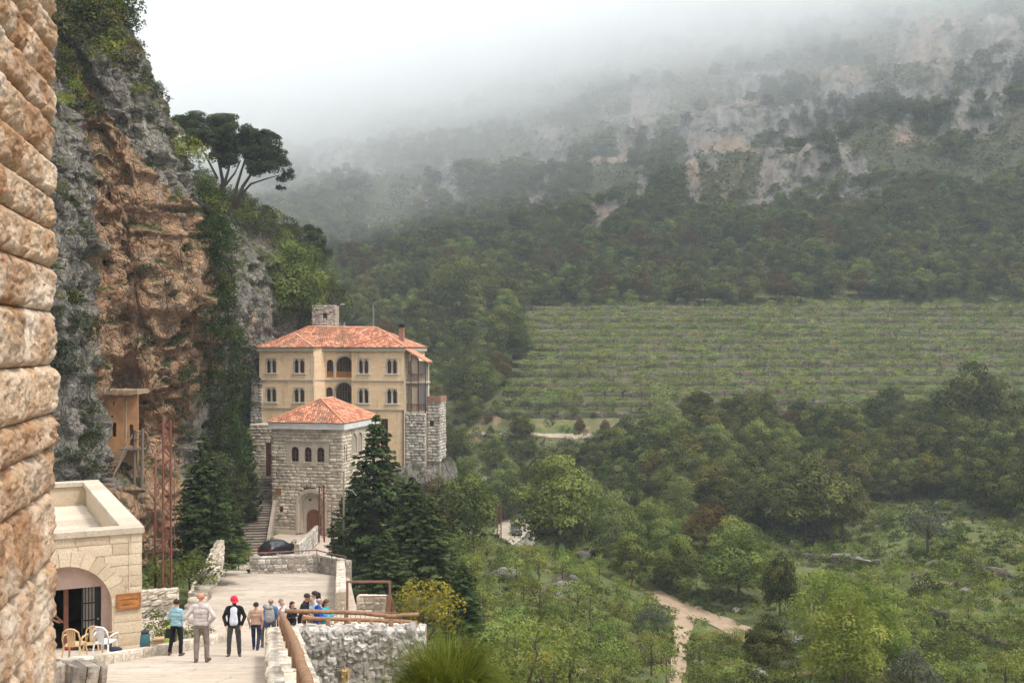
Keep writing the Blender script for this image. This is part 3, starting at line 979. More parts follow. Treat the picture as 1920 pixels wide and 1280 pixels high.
for k, (a, b) in enumerate([((1.15, 0.1, -0.1), (1.62, 0.25, 1.32)), ((1.45, 0.05, -0.1), (1.66, 0.2, 1.35)), ((1.72, 0.05, -0.1), (1.7, 0.22, 1.38)), ((1.98, 0.05, -0.1), (1.74, 0.2, 1.34)), ((2.2, 0.1, -0.1), (1.76, 0.2, 1.3)), ((1.58, 0.0, -0.1), (1.68, 0.15, 1.3))]):
    q = thing('leaning_pole', ['pale pole propped against the gate post, leftmost of the bundle', 'brown pole in the middle of the bundle propped at the gate post', 'upright brown pole of the bundle propped at the gate post',
                               'brown pole slanting right in the bundle at the gate post', 'outermost brown pole on the right of the bundle at the gate post', 'thick brown plank at the core of the bundle at the gate post'][k], 'pole', g0 + Vector(a), 0, 'poles propped at the gate post')
    MB().bar((0, 0, 0), Vector(b) - Vector(a), 0.16 if k == 5 else 0.06, 0.05).build('shaft', M_LIME if k == 0 else M_WOOD, q)

# small garden steps and their treads
gs = thing('garden_steps', 'narrow worn stone steps between the garden wall and the pale stair wall', 'steps', foot(339, 1150))
s0 = foot(339, 1150)
for k in range(8):
    blk = block_proto('step_mesh', 3, 0.05, 0.03, 100 + k, edge=0.15); blk.materials.append(M_LIME)
    st = link('step', blk, None, gs, (0.40, 0.35 + k * 0.55, -0.15 + 0.19 * k)); st.scale = (0.86, 0.75, 0.44)

# ------------------------------------------------------------------ kerb of squared stones in front of the portico
def kerb(name, label, pts, h, w, n, proto, mat_name='kerb_stone', cat='kerb'):
    root = thing(name, label, cat, pts[0])
    b = Vector(pts[0])
    rs = random.Random(n)
    lens = [0.0]
    for a, c in zip(pts[:-1], pts[1:]): lens.append(lens[-1] + (Vector(c) - Vector(a)).length)
    L = lens[-1]; s = 0.0
    while s < L - 0.05:
        d = min(rs.uniform(0.75, 1.25) * L / n, L - s)
        m = s + d / 2
        for k in range(len(pts) - 1):
            if lens[k] <= m <= lens[k + 1]: break
        a, c = Vector(pts[k]), Vector(pts[k + 1])
        q = a.lerp(c, (m - lens[k]) / (lens[k + 1] - lens[k])) - b
        t = (c - a)
        st = link(mat_name, proto[rs.randrange(len(proto))], None, root, q + Vector((0, 0, h / 2 - 0.05)))
        st.rotation_euler = (0, -math.atan2(t.z, math.hypot(t.x, t.y)), math.atan2(t.y, t.x)); st.scale = (d - 0.015, w, h + 0.1)
        s += d
    return root


P_KERB = protos('kerb_block', M_LIME, 6, n=5, bulge=0.05, rough=0.05, edge=0.12, smooth=False)
M_STAIN = m_stone('stained_limestone', [(0.10, 0.085, 0.07), (0.22, 0.185, 0.15), (0.46, 0.39, 0.31), (0.55, 0.48, 0.39)], 1.6, 9, 0.9, 0.04, 0.2)
P_STAIN = protos('stained_block', M_STAIN, 5, n=6, bulge=0.05, rough=0.06, edge=0.12, smooth=False)
kerb('kerb', 'low kerb of square pale stones in front of the portico chairs', [foot(90, 1258) + Vector((0, 0, 0.0)), foot(190, 1245), foot(285, 1228)], 0.26, 0.35, 11, P_KERB)
kerb('kerb', 'low kerb of rounded stones edging the flower bed behind the walkers', [foot(300, 1228), foot(370, 1212), foot(425, 1200)], 0.3, 0.4, 9, P_KERB)
kerb('low_wall', 'thick end of a stained stone wall at the foot of the rusticated wall', [foot(70, 1292), foot(130, 1294), foot(188, 1290)], 0.52, 0.7, 4, P_STAIN, 'stone_block', 'stone wall')

# ------------------------------------------------------------------ orchard terraces across the valley
xs = np.arange(-8, 182, 2.0)
yg = np.arange(228, 345, 0.5)
GXf, GYf = np.meshgrid(xs, yg)
HB = hbase(GXf.ravel(), GYf.ravel()).reshape(GXf.shape)
HB = np.maximum.accumulate(HB, 0) + np.arange(len(yg))[:, None] * 1e-5
levels = np.arange(-15.5, 12.2, 2.05)
TER = []                                   # y of each terrace front, per x
for k, zk in enumerate(levels):
    y = np.array([np.interp(zk, HB[:, i], yg) for i in range(len(xs))])
    y = y + 5.5 * gnoise(np.stack([xs / 58.0, np.full_like(xs, k * 0.22 + 5), 0 * xs], -1)) + 2.3 * gnoise(np.stack([xs / 21.0, np.full_like(xs, k * 3.1), 0 * xs], -1)) + 0.5 * gnoise(np.stack([xs / 5.0, np.full_like(xs, k * 5.1), 0 * xs], -1))
    TER.append(y)
for k in range(1, len(TER)): TER[k] = np.maximum(TER[k], TER[k - 1] + 1.8)
RISE = 1.15
fieldL = lambda y: np.interp(y, FIELD_L[:, 0], FIELD_L[:, 1])
V, Fq = [], []
for k in range(len(levels) - 1):
    nsub = 6
    b = len(V)
    for j in range(nsub + 1):
        t = j / nsub
        y = TER[k] + 0.25 + (TER[k + 1] - TER[k] - 0.25) * t
        z = levels[k] + RISE + (levels[k + 1] - levels[k] - RISE) * t
        zz = z + 0.22 * gnoise(np.stack([xs / 2.5, y / 2.5, 0 * xs], -1))
        V += list(zip(xs, y, zz))
    Fq += (grid_faces(nsub + 1, len(xs)) + b).tolist()
    if k:                                   # riser joining to the tread below
        b2 = len(V)
        y = TER[k] + 0.25
        V += list(zip(xs, TER[k] + 0.02, np.full_like(xs, levels[k] - 0.1))) + list(zip(xs, y, np.full_like(xs, levels[k] + RISE)))
        Fq += (grid_faces(2, len(xs)) + b2).tolist()
V = np.array(V)
okv = V[:, 0] > fieldL(V[:, 1]) - 2.0
Fq = np.array(Fq); Fq = Fq[okv[Fq].all(1)]
fsoil = 0.24 + 0.35 * fbm(V / 14.0 + 5, 3)
fld = link('terraced_field', np_mesh('terraced_field', V, Fq, False, {'rock': ('POINT', np.zeros(len(V))), 'soil': ('POINT', fsoil)}), m_ground('terrace_ground', 0.78))
tag(fld, 'terraced orchard slope across the valley', None, None, 'structure')


def m_drystone(name):
    t = NT(name); p = t.pos()
    v = t.n('TexVoronoi', Vector=t.scaled(p, (1, 1, 1.5)), Scale=2.2)
    v2 = t.n('TexVoronoi', Vector=t.scaled(p, (1, 1, 1.5)), Scale=2.2); v2.feature = 'DISTANCE_TO_EDGE'
    n = t.noise(p, 0.12, 4, 0.6)
    c = t.mix(t.n('SeparateColor', Color=v.outputs['Color']).outputs[0], (0.07, 0.058, 0.045), (0.23, 0.19, 0.155))
    c = t.mix(t.mapr(n, 0.55, 0.68, 0, 0.65), c, (0.27, 0.17, 0.115))
    c = t.mix(t.mapr(t.noise(p, 0.3, 4), 0.46, 0.58, 0, 0.85), c, (0.075, 0.09, 0.032))
    c = t.mix(t.mapr(v2.outputs[0], 0, 0.06, 0.8, 0), c, (0.03, 0.026, 0.02))
    return t.surf(c, 0.95, t.bump(v2.outputs[0], 0.8, 0.2), 0.1)


M_DRY = m_drystone('dry_stone')
POSW = ['lowest', 'second lowest', 'third lowest', 'fourth lowest', 'fifth lowest', 'sixth lowest', 'seventh lowest', 'seventh from the top', 'sixth from the top', 'fifth from the top', 'fourth from the top', 'third from the top', 'second from the top', 'topmost']
for k in range(len(levels)):
    x = np.arange(-8, 181, 0.8)
    y = np.interp(x, xs, TER[k])
    keep = x > fieldL(y) - 1.0
    x, y = x[keep], y[keep]
    hgt = RISE * (1.0 + 0.75 * gnoise(np.stack([x / 11.0, 0 * x + k * 7.7, 0 * x], -1)) + 0.25 * gnoise(np.stack([x / 1.1, 0 * x + k, 0 * x], -1)))
    rows_ = [(0.0, -0.35), (-0.06, 0.3), (0.0, 0.75), (0.08, 1.0), (0.42, 1.02)]
    V = []
    for j, (dy, hf) in enumerate(rows_):
        jj = 0.10 * gnoise(np.stack([x / 0.9, 0 * x + j * 3.3 + k, 0 * x], -1))
        V.append(np.stack([x, y + dy + jj, levels[k] + hf * hgt], -1))
    V = np.concatenate(V)
    w = link('terrace_wall', np_mesh('terrace_wall', V, grid_faces(len(rows_), len(x)), False), M_DRY)
    tag(w, 'dry stone terrace wall across the orchard, %s of the field' % POSW[min(k, len(POSW) - 1)], 'terrace wall', 'orchard terrace walls')

# ------------------------------------------------------------------ earth tracks in the valley, draped on the ground
def m_dirt(name, a=(0.26, 0.185, 0.125), b=(0.41, 0.315, 0.22)):
    t = NT(name); p = t.pos()
    n = t.noise(p, 0.8, 6, 0.65); n2 = t.noise(p, 5, 5, 0.7)
    c = t.mix(t.mapr(n, 0.3, 0.7), a, b)
    c = t.mix(t.mapr(n2, 0.35, 0.5, 0.5, 0), c, tuple(x * 0.6 for x in a))
    return t.surf(c, 0.95, t.bump(n2, 0.5, 0.08), 0.1)


M_DIRT = m_dirt('reddish_earth')


def track(name, label, pts, widths, mat, lift=0.12, n=60):
    P = [ray(px, py)[0] for px, py in pts]
    P = np.array([list(p) for p in P]); tt = np.linspace(0, 1, len(P)); t = np.linspace(0, 1, n)
    X = np.interp(t, tt, P[:, 0]); Y = np.interp(t, tt, P[:, 1]); W = np.interp(t, tt, widths)
    k = np.ones(7) / 7
    X = np.convolve(np.pad(X, 3, 'edge'), k, 'valid'); Y = np.convolve(np.pad(Y, 3, 'edge'), k, 'valid')
    dx, dy = np.gradient(X), np.gradient(Y); L = np.hypot(dx, dy) + 1e-9
    V = []
    nc = 7
    for j in range(nc):
        s = (j / (nc - 1) - 0.5)
        ww = W * (1 + 0.25 * gnoise(np.stack([t * 14, 0 * t + j, 0 * t], -1)))
        x = X + dy / L * s * ww; y = Y - dx / L * s * ww
        V.append(np.stack([x, y, tz(x, y) + lift - 0.10 * abs(s)], -1))
    V = np.stack(V, 1).reshape(-1, 3)
    o = link(name, np_mesh(name, V, grid_faces(n, nc), True), mat)
    return tag(o, label, None, None, 'structure')


track('track', 'reddish earth track running down between the bushes', [(1222, 1108), (1250, 1122), (1282, 1145), (1340, 1160), (1395, 1188), (1420, 1205)], [2.6, 3.4, 4.8, 3.2, 2.6, 2.0], M_DIRT)
track('track', 'narrow branch of the earth track towards the bottom of the picture', [(1278, 1148), (1282, 1172), (1276, 1200), (1272, 1240), (1270, 1300)], [3.0, 2.0, 1.4, 1.2, 1.1], M_DIRT, 0.16)
M_DUST = m_dirt('pale_dust', (0.26, 0.21, 0.155), (0.44, 0.375, 0.29))
track('track', 'pale track along the foot of the orchard terraces', [(835, 812), (900, 812), (1000, 818), (1100, 817), (1160, 822)], [0.9, 0.9, 0.7, 1.6, 0.9], M_DUST, 0.2)
track('track', 'pale track below the orchard beside the lattice mast', [(1440, 806), (1500, 804), (1545, 798), (1640, 800), (1720, 803)], [1.0, 1.2, 1.6, 1.0, 0.8], M_DUST, 0.2)
zr = at(968, 1002, 195).z


def onz(px, py, z): return Vector(((px - HX) / (py - HY) * -z, -z * F / (py - HY), z))
lr = MB()
ring = [onz(x, y, zr) for x, y in [(905, 1035), (918, 1010), (934, 985), (948, 964), (1010, 958), (1030, 975), (1003, 988), (990, 1003), (972, 1016), (950, 1032)]]
lr.add(ring, [tuple(range(len(ring)))])
tag(lr.build('road', M_DUST), 'pale lower road with parked cars among the trees', None, None, 'structure')
for (a, b, lab) in [((950, 1032), (972, 1016), 'pale rubble wall below the lower road, nearer stretch'), ((972, 1016), (1003, 988), 'pale rubble wall below the lower road beside the brown tree')]:
    rubble_wall('road_wall', lab, onz(*a, zr) - Vector((0, 0, 2.6)), onz(*b, zr) - Vector((0, 0, 2.6)), 2.9, 2.9, 0.5, P_RUBG, M_MORTAR, (0.5, 1.0), 0.5, limit=60)
# ------------------------------------------------------------------ more materials
M_RUSTIC = m_stone('rusticated_sandstone', [(0.31, 0.145, 0.065), (0.49, 0.29, 0.16), (0.63, 0.46, 0.31), (0.70, 0.59, 0.46)], 3.2, 24, 1.0, 0.03, 0.10, stain=(0.64, 0.54, 0.43))
M_ASHLAR = m_stone('cream_ashlar', [(0.50, 0.39, 0.27), (0.60, 0.49, 0.35), (0.66, 0.56, 0.42)], 0.9, 22, 0.35, 0.012, 0.09)
M_BOSS = m_stone('bossed_limestone', [(0.38, 0.305, 0.23), (0.58, 0.49, 0.385), (0.70, 0.605, 0.485), (0.70, 0.54, 0.36)], 0.9, 8, 0.6, 0.03, 0.20, stain=(0.42, 0.35, 0.275))
M_GREYST = m_stone('grey_masonry', [(0.30, 0.26, 0.22), (0.50, 0.45, 0.39), (0.62, 0.56, 0.49), (0.56, 0.48, 0.38)], 0.8, 6, 0.6, 0.04, 0.22, stain=(0.30, 0.26, 0.22))
M_SMOOTH = m_stone('dressed_stone', [(0.46, 0.38, 0.29), (0.55, 0.47, 0.37), (0.60, 0.53, 0.43)], 1.2, 14, 0.3, 0.01, 0.08)
M_WHITE = m_plain('whitewashed_concrete', (0.62, 0.61, 0.58), 0.85, 0.12, 1.6)
M_PINK = m_plain('pink_marble', (0.47, 0.34, 0.29), 0.6, 0.14, 2.5)
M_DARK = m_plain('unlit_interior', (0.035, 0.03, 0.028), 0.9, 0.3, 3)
M_DOOR = m_plain('brown_wooden_door', (0.19, 0.085, 0.045), 0.6, 0.2, 5)
M_FRAME = m_plain('dark_red_joinery', (0.15, 0.062, 0.04), 0.6, 0.2, 5)
M_ORWOOD = m_plain('orange_varnished_wood', (0.36, 0.15, 0.045), 0.5, 0.25, 4)
M_ADOBE = m_plain('orange_mud_plaster', (0.47, 0.245, 0.115), 0.95, 0.2, 1.3, bump=0.5)
M_STEEL = m_plain('galvanised_steel', (0.35, 0.35, 0.35), 0.45, 0.15, 8, metal=0.6)
M_BRICK = m_plain('red_brick_coping', (0.30, 0.16, 0.11), 0.9, 0.25, 4)
M_RED = m_plain('red_oxide_steel', (0.17, 0.055, 0.038), 0.7, 0.25, 6)
M_BLACK = m_plain('black_iron', (0.018, 0.017, 0.017), 0.5, 0.2, 8)


def m_glass(name, col=(0.03, 0.032, 0.036)):
    t = NT(name)
    n = t.noise(t.pos(), 1.3, 3)
    return t.surf(t.mix(t.mapr(n, 0.35, 0.65), tuple(x * 0.5 for x in col), tuple(x * 1.8 for x in col)), 0.12, None, 0.5)


M_GLASS = m_glass('window_glass')


def m_tile(name):
    t = NT(name); p = t.pos()
    g = t.n('NewGeometry').outputs['Random Per Island']
    c = t.n('ValToRGB', Fac=g)
    e = c.color_ramp.elements
    e[0].color = (0.44, 0.155, 0.082, 1); e[1].color = (0.58, 0.255, 0.15, 1); e[1].position = 0.8
    k = e.new(0.97); k.color = (0.62, 0.37, 0.25, 1)
    k = e.new(0.06); k.color = (0.28, 0.10, 0.06, 1)
    n = t.noise(p, 0.7, 5, 0.65); n2 = t.noise(p, 3.0, 5, 0.7)
    col = t.mix(t.math('MULTIPLY', t.mapr(n, 0.48, 0.62, 0, 0.75), t.attr('mossy')), c.outputs[0], (0.17, 0.115, 0.075))
    col = t.mix(t.mapr(n2, 0.36, 0.5, 0.3, 0), col, (0.22, 0.09, 0.05))
    return t.surf(col, 0.85, t.bump(n2, 0.3, 0.02), 0.2)


M_TILE = m_tile('terracotta_tiles')


def m_yellow(name):
    t = NT(name); oc = t.objco()
    sp = t.n('SeparateXYZ', Vector=oc)
    cb = t.n('CombineXYZ', X=sp.outputs['X'], Y=sp.outputs['Z'], Z=0.0)
    b = t.n('TexBrick', Vector=cb, Scale=1.0)
    b.inputs['Color1'].default_value = (0.80, 0.55, 0.33, 1); b.inputs['Color2'].default_value = (0.88, 0.65, 0.44, 1); b.inputs['Mortar'].default_value = (0.60, 0.45, 0.28, 1)
    b.inputs['Mortar Size'].default_value = 0.012; b.inputs['Brick Width'].default_value = 0.62; b.inputs['Row Height'].default_value = 0.29; b.inputs['Bias'].default_value = -0.1
    n = t.noise(t.pos(), 0.45, 5, 0.6); n2 = t.noise(t.scaled(t.pos(), (1.5, 1.5, 0.3)), 0.8, 5, 0.65)
    c = t.mix(t.mapr(n, 0.35, 0.65, 0, 0.55), b.outputs['Color'], (0.78, 0.57, 0.38))
    c = t.mix(t.mapr(n2, 0.52, 0.70, 0, 0.55), c, (0.40, 0.29, 0.19))
    return t.surf(c, 0.9, t.bump(b.outputs['Fac'], -0.2, 0.02), 0.15)


M_YELLOW = m_yellow('ochre_ashlar')

# ------------------------------------------------------------------ rusticated wall close by on the left
rw_dir = Vector((-0.23, 1, 0)).normalized()
rw_n = Vector((1, 0.23, 0)).normalized()
rw_end = Vector(((98 - HX) / F * 10.0, 10.0, 0))
RL = 6.2
rw = thing('rusticated_wall', 'huge bulging orange and cream stone blocks of the close wall at the left edge', 'stone wall', rw_end - rw_dir * RL + Vector((0, 0, -9)), math.atan2(rw_dir.y, rw_dir.x))
joints = [(650 - y) * 0.005 for y in (1560, 1400, 1280, 1160, 1045, 918, 838, 775, 684, 585, 503, 432, 370, 305, 235, 168, 105, 45, -30, -110, -200)]
MB().box(0, RL - 0.14, 0.10, 1.6, -0.5, joints[-1] + 9).build('wall_core', M_MORTAR, rw)
rs = random.Random(21)
seedc = 0
for a, b in zip(joints[:-1], joints[1:]):
    x = RL
    first = True
    while x > 0.4:
        w = rs.uniform(0.42, 0.85)
        if x - w < 0.3: w = x
        n = 30
        g = np.linspace(-0.5, 0.5, n + 1)
        gx, gz = np.meshgrid(g, g); gx = gx.ravel(); gz = gz.ravel()
        h = b - a
        seedc += 1
        off = np.array([seedc * 3.7, seedc * 1.3, seedc * 2.1])
        W3 = np.stack([gx * w, gz * h, 0 * gx], -1)
        warp = 0.05 * gnoise(W3 * 4 + off)
        ex = np.clip((0.5 - np.abs(gx + warp)) * w / 0.085, 0, 1); ez = np.clip((0.5 - np.abs(gz + warp)) * h / 0.085, 0, 1)
        pil = (1 - (1 - ex) ** 2.2) * (1 - (1 - ez) ** 2.2)
        bulge = rs.uniform(0.03, 0.06)
        dsp = pil * bulge + pil * (0.075 * fbm(W3 * 3.0 + off, 4, gain=0.6) + 0.040 * fbm(W3 * 8 + off, 4, ridge=True, gain=0.6)) - 0.03 * pil * np.clip(gnoise(W3 * 13 + off) * 3 - 0.8, 0, 1)
        V = np.stack([x - w / 2 + gx * (w - 0.012), 0.02 - dsp, (a + b) / 2 + 9 + gz * (h - 0.012)], -1)
        Fq = grid_faces(n + 1, n + 1)
        # skirt so the sides have depth
        ringi = list(range(n)) + [k * (n + 1) + n for k in range(n)] + [n * (n + 1) + n - k for k in range(n)] + [(n - k) * (n + 1) for k in range(n)]
        sk = V[ringi].copy(); sk[:, 1] = 0.2
        if first: sk[:, 1] = 1.2
        b0 = len(V); V = np.concatenate([V, sk]); m = len(ringi)
        Fs = np.array([[ringi[(k + 1) % m], ringi[k], b0 + k, b0 + (k + 1) % m] for k in range(m)])
        link('stone_block', np_mesh('stone_block', V, np.concatenate([Fq, Fs]), True), M_RUSTIC, rw)
        first = False
        x -= w

# ------------------------------------------------------------------ building helpers
def arc_pts(cx, cz, r, a0, a1, n):
    return [(cx + r * math.cos(R(a0 + (a1 - a0) * k / n)), cz + r * math.sin(R(a0 + (a1 - a0) * k / n))) for k in range(n + 1)]


def pointed(x0, x1, z0, zs, zt, n=6):
    """outline of a pointed arch opening, from the left foot over the point to the right foot"""
    w = x1 - x0; cx = (x0 + x1) / 2
    hgt = zt - zs
    L = [(x0, z0)]
    for k in range(n + 1):
        t = k / n
        L.append((x0 + (cx - x0) * (1 - math.cos(t * math.pi / 2)), zs + hgt * math.sin(t * math.pi / 2) ** 0.9))
    for k in range(n - 1, -1, -1):
        t = k / n
        L.append((x1 - (x1 - cx) * (1 - math.cos(t * math.pi / 2)), zs + hgt * math.sin(t * math.pi / 2) ** 0.9))
    L.append((x1, z0))
    return L


def round_top(x0, x1, z0, zt, n=8):
    r = (x1 - x0) / 2; cx = (x0 + x1) / 2
    return [(x0, z0)] + [(x, z) for x, z in arc_pts(cx, zt - r, r, 180, 0, n)] + [(x1, z0)]


def holed_wall(mb, x0, x1, z0, z1, y, thick, holes, mi=0):
    """wall in the xz plane with rectangular holes (xa, xb, za, zb): cells of a grid, with the reveals"""
    X = sorted({x0, x1, *[h[0] for h in holes], *[h[1] for h in holes]}); Z = sorted({z0, z1, *[h[2] for h in holes], *[h[3] for h in holes]})
    for xa, xb in zip(X[:-1], X[1:]):
        for za, zb in zip(Z[:-1], Z[1:]):
            cx, cz = (xa + xb) / 2, (za + zb) / 2
            if any(h[0] < cx < h[1] and h[2] < cz < h[3] for h in holes): continue
            mb.add([(xa, y, za), (xb, y, za), (xb, y, zb), (xa, y, zb)], [(0, 1, 2, 3)], mi)
    for xa, xb, za, zb in holes:
        mb.add([(xa, y, za), (xb, y, za), (xb, y, zb), (xa, y, zb), (xa, y + thick, za), (xb, y + thick, za), (xb, y + thick, zb), (xa, y + thick, zb)],
               [(0, 4, 5, 1), (1, 5, 6, 2), (2, 6, 7, 3), (3, 7, 4, 0)], mi)


def spandrel(mb, outline, zt, y0, y1, mi=0):
    """fills between an arched outline and the rectangle round it, up to zt"""
    n = len(outline)
    pts = outline[1:-1]
    for (xa, za), (xb, zb) in zip(pts[:-1], pts[1:]):
        if abs(xb - xa) < 1e-6: continue
        mb.prism([(xa, za), (xb, zb), (xb, zt), (xa, zt)], y0, y1, mi)


def ring_prism(mb, inner, outer, y0, y1, mi=0):
    for (a, b), (c, d) in zip(zip(inner[:-1], inner[1:]), zip(outer[:-1], outer[1:])):
        mb.prism([a, b, d, c], y0, y1, mi)


def tiled_plane(el, er, rl, rr_, row=0.34, col=0.26, mossy=0.0):
    """barrel tiles over a roof plane given its eave (left, right) and ridge (left, right) corners; returns vertex and face lists"""
    el, er, rl, rr_ = map(Vector, (el, er, rl, rr_))
    nrm = (er - el).cross(rl - el).normalized()
    if nrm.z < 0: nrm = -nrm
    sl_ = ((rl + rr_) / 2 - (el + er) / 2)
    n = max(3, int(sl_.length / row))
    V, Fq = [], []
    rs = random.Random(4)
    for k in range(n):
        t0, t1 = k / n, min(1.0, (k + 1.12) / n)
        a0, b0 = el.lerp(rl, t0), er.lerp(rr_, t0)
        a1, b1 = el.lerp(rl, t1), er.lerp(rr_, t1)
        m = max(1, round((b0 - a0).length / col))
        w1 = (b1 - a1).length / max((b0 - a0).length, 1e-6)
        ax = (er - el).normalized(); up = (a1 - a0) - ax * (a1 - a0).dot(ax)
        for j in range(m):
            p = a0 + ax * ((j + 0.5) * (b0 - a0).length / m)
            # keep inside the plane at the upper end of the row
            s = (p + up - a1).dot(ax)
            if s < -0.1 or s > (b1 - a1).length + 0.1: up_ = up * 0.5
            else: up_ = up
            base = len(V); hw = (b0 - a0).length / m / 2
            lift = 0.05 + rs.uniform(-0.012, 0.012)
            for q, lf in ((p, lift), (p + up_, lift - 0.035)):
                for c_, hh in ((-1, 0), (-0.45, 0.055), (0.45, 0.055), (1, 0)):
                    V.append(q + ax * (c_ * hw) + nrm * (lf + hh))
            for c_ in range(3): Fq.append((base + c_, base + c_ + 1, base + 4 + c_ + 1, base + 4 + c_))
            Fq.append((base, base + 1, base + 2, base + 3))
    return V, Fq


def roof_part(name, planes, parent, mat, soffit=None, mossy=None):
    """deck under the tiles is the part; the tiles are too small to pick apart and stay one piece of stuff below it"""
    deck = MB(); V, Fq, ms = [], [], []
    for i, pl in enumerate(planes):
        pts = [Vector(p) for p in pl]
        u_ = [pts[0], pts[1], pts[3], pts[2]]
        if (pts[2] - pts[3]).length < 1e-3: u_ = u_[:3]
        deck.add(u_, [tuple(range(len(u_)))])
        v, f = tiled_plane(*pl)
        b = len(V); V += v; Fq += [tuple(i_ + b for i_ in q) for q in f]
        ms += [(mossy or [0] * 99)[i]] * len(v)
    d = deck.build(name, M_TILE, parent)
    me = bpy.data.meshes.new('roof_tiles'); me.from_pydata([tuple(v) for v in V], [], Fq); me.update()
    a = me.attributes.new('mossy', 'FLOAT', 'POINT'); a.data.foreach_set('value', np.array(ms, np.float32))
    t = link('roof_tiles', me, M_TILE, d); t['kind'] = 'stuff'
    return d


def window(parent, outline, y, frame_mat, glass_mat, bars_v=1, bars_z=(), fw=0.06, depth=0.05, sill=None, sill_mat=None, name='window'):
    """frame following the outline, glazing behind it, glazing bars, and a sill"""
    mb = MB()
    cx = sum(p[0] for p in outline) / len(outline); cz = sum(p[1] for p in outline) / len(outline)
    x0, x1 = min(p[0] for p in outline), max(p[0] for p in outline); z0, z1 = min(p[1] for p in outline), max(p[1] for p in outline)
    sx, sz = 1 - 2 * fw / (x1 - x0), 1 - 2 * fw / (z1 - z0)
    inn = [((x - (x0 + x1) / 2) * sx + (x0 + x1) / 2, (z - (z0 + z1) / 2) * sz + (z0 + z1) / 2) for x, z in outline]
    ring_prism(mb, inn + [inn[0]], outline + [outline[0]], y, y + depth)
    for k in range(bars_v):
        x = x0 + (x1 - x0) * (k + 1) / (bars_v + 1)
        mb.box(x - fw * 0.4, x + fw * 0.4, y + 0.005, y + depth - 0.005, z0 + fw * 0.5, z1 - fw * 0.8 - (0 if bars_v == 1 else abs(x - cx) * 0.5))
    for z in bars_z:
        mb.box(x0 + fw * 0.5, x1 - fw * 0.5, y + 0.008, y + depth - 0.008, z - fw * 0.4, z + fw * 0.4)
    w = mb.build(name, frame_mat, parent)
    MB().prism(outline, y + depth + 0.01, y + depth + 0.03).build('pane', glass_mat, w)
    if sill:
        MB().box(*sill).build('sill', sill_mat, w)
    return w


# ------------------------------------------------------------------ portico building with the parapet roof
PO = at(267, 1218, 34.5); PRZ = R(27)
por = thing('portico_building', 'cream stone portico building with a wide arch and parapet roof beside the path', 'building', PO, PRZ)
acx, acz, ar = -2.32, 1.50, 1.40
H0, H1 = 3.80, 3.92
P_ASH = protos('ashlar_block', M_ASHLAR, 5, n=4, bulge=0.012, rough=0.008, edge=0.05, smooth=False)
ash = fill_courses(-6.8, 0, -0.15, H0, 0.37, (0.5, 1.05), [lambda z: (acx - math.sqrt(max((ar + 0.46) ** 2 - max(z - acz, 0) ** 2, 0)), acx + math.sqrt(max((ar + 0.46) ** 2 - max(z - acz, 0) ** 2, 0))) if z < acz + ar + 0.46 and z > acz - 0.1 else ((acx - ar - 0.02, acx + ar + 0.02) if z < acz else None)], 0.06, rs=random.Random(9))
lay(ash, P_ASH, por, (0, 0, 0), (1, 0, 0), (0, -1, 0), 0.34, 'ashlar_block', 0.010, 200, 0.006)
n_v = 15
for k in range(n_v):
    a0, a1 = 180 * k / n_v, 180 * (k + 1) / n_v
    if acx + ar * math.cos(R((a0 + a1) / 2)) < -6: continue
    inn = arc_pts(acx, acz, ar, a0 + 0.25, a1 - 0.25, 2); out = arc_pts(acx, acz, ar + 0.46, a0 + 0.25, a1 - 0.25, 2)
    MB().prism(inn + out[::-1], -0.012 + 0.004 * (k % 3), 0.36).build('voussoir', M_ASHLAR, por)
core = MB()                                # masonry body behind the facing: sides, back, floor of the roof
core.box(acx + ar, -0.02, 0.02, 0.9, -0.2, acz)
core.box(-6.8, acx - ar, 0.02, 0.9, -0.2, acz)
spandrel(core, [(acx - ar - 0.01, acz)] + arc_pts(acx, acz, ar + 0.005, 180, 0, 20) + [(acx + ar + 0.01, acz)], H0 - 0.02, 0.03, 0.9)
core.box(acx + ar, -0.02, 0.03, 0.9, acz, H0 - 0.02); core.box(-6.8, acx - ar, 0.03, 0.9, acz, H0 - 0.02)
core.box(-0.5, -0.02, 0.9, 13.2, -0.2, H0 - 0.02)
core.box(-7, -0.02, 13.2, 13.6, -0.2, H0 - 0.02)
core.box(-7, -6.6, 0.9, 13.2, -0.2, H0 - 0.02)
core.build('masonry_core', M_ASHLAR, por)
MB().box(-6.6, -0.5, 0.9, 13.2, 2.75, 2.95).build('roof_slab', M_SMOOTH, por)
for k in range(9):                          # roof paving slabs
    for j in range(3):
        MB().box(-6.55 + j * 2.0, -6.55 + j * 2.0 + 1.96, 0.95 + k * 1.35, 0.95 + k * 1.35 + 1.32, 2.955, 3.0).build('roof_tile', M_SMOOTH, por)
cop = [(-7.1, 0.06, -0.08, 0.62), (-0.62, 0.06, 0.625, 13.1), (-7.1, 0.06, 13.105, 13.75)]
for (xa, xb, ya, yb) in cop:
    n = max(1, round(max(xb - xa, yb - ya) / 1.6))
    for k in range(n):
        if xb - xa > yb - ya: q = (xa + (xb - xa) * k / n + 0.004, xa + (xb - xa) * (k + 1) / n - 0.004, ya, yb)
        else: q = (xa, xb, ya + (yb - ya) * k / n + 0.004, ya + (yb - ya) * (k + 1) / n - 0.004)
        MB().box(*q, H0, H1 + 0.06).build('coping_slab', M_SMOOTH, por)
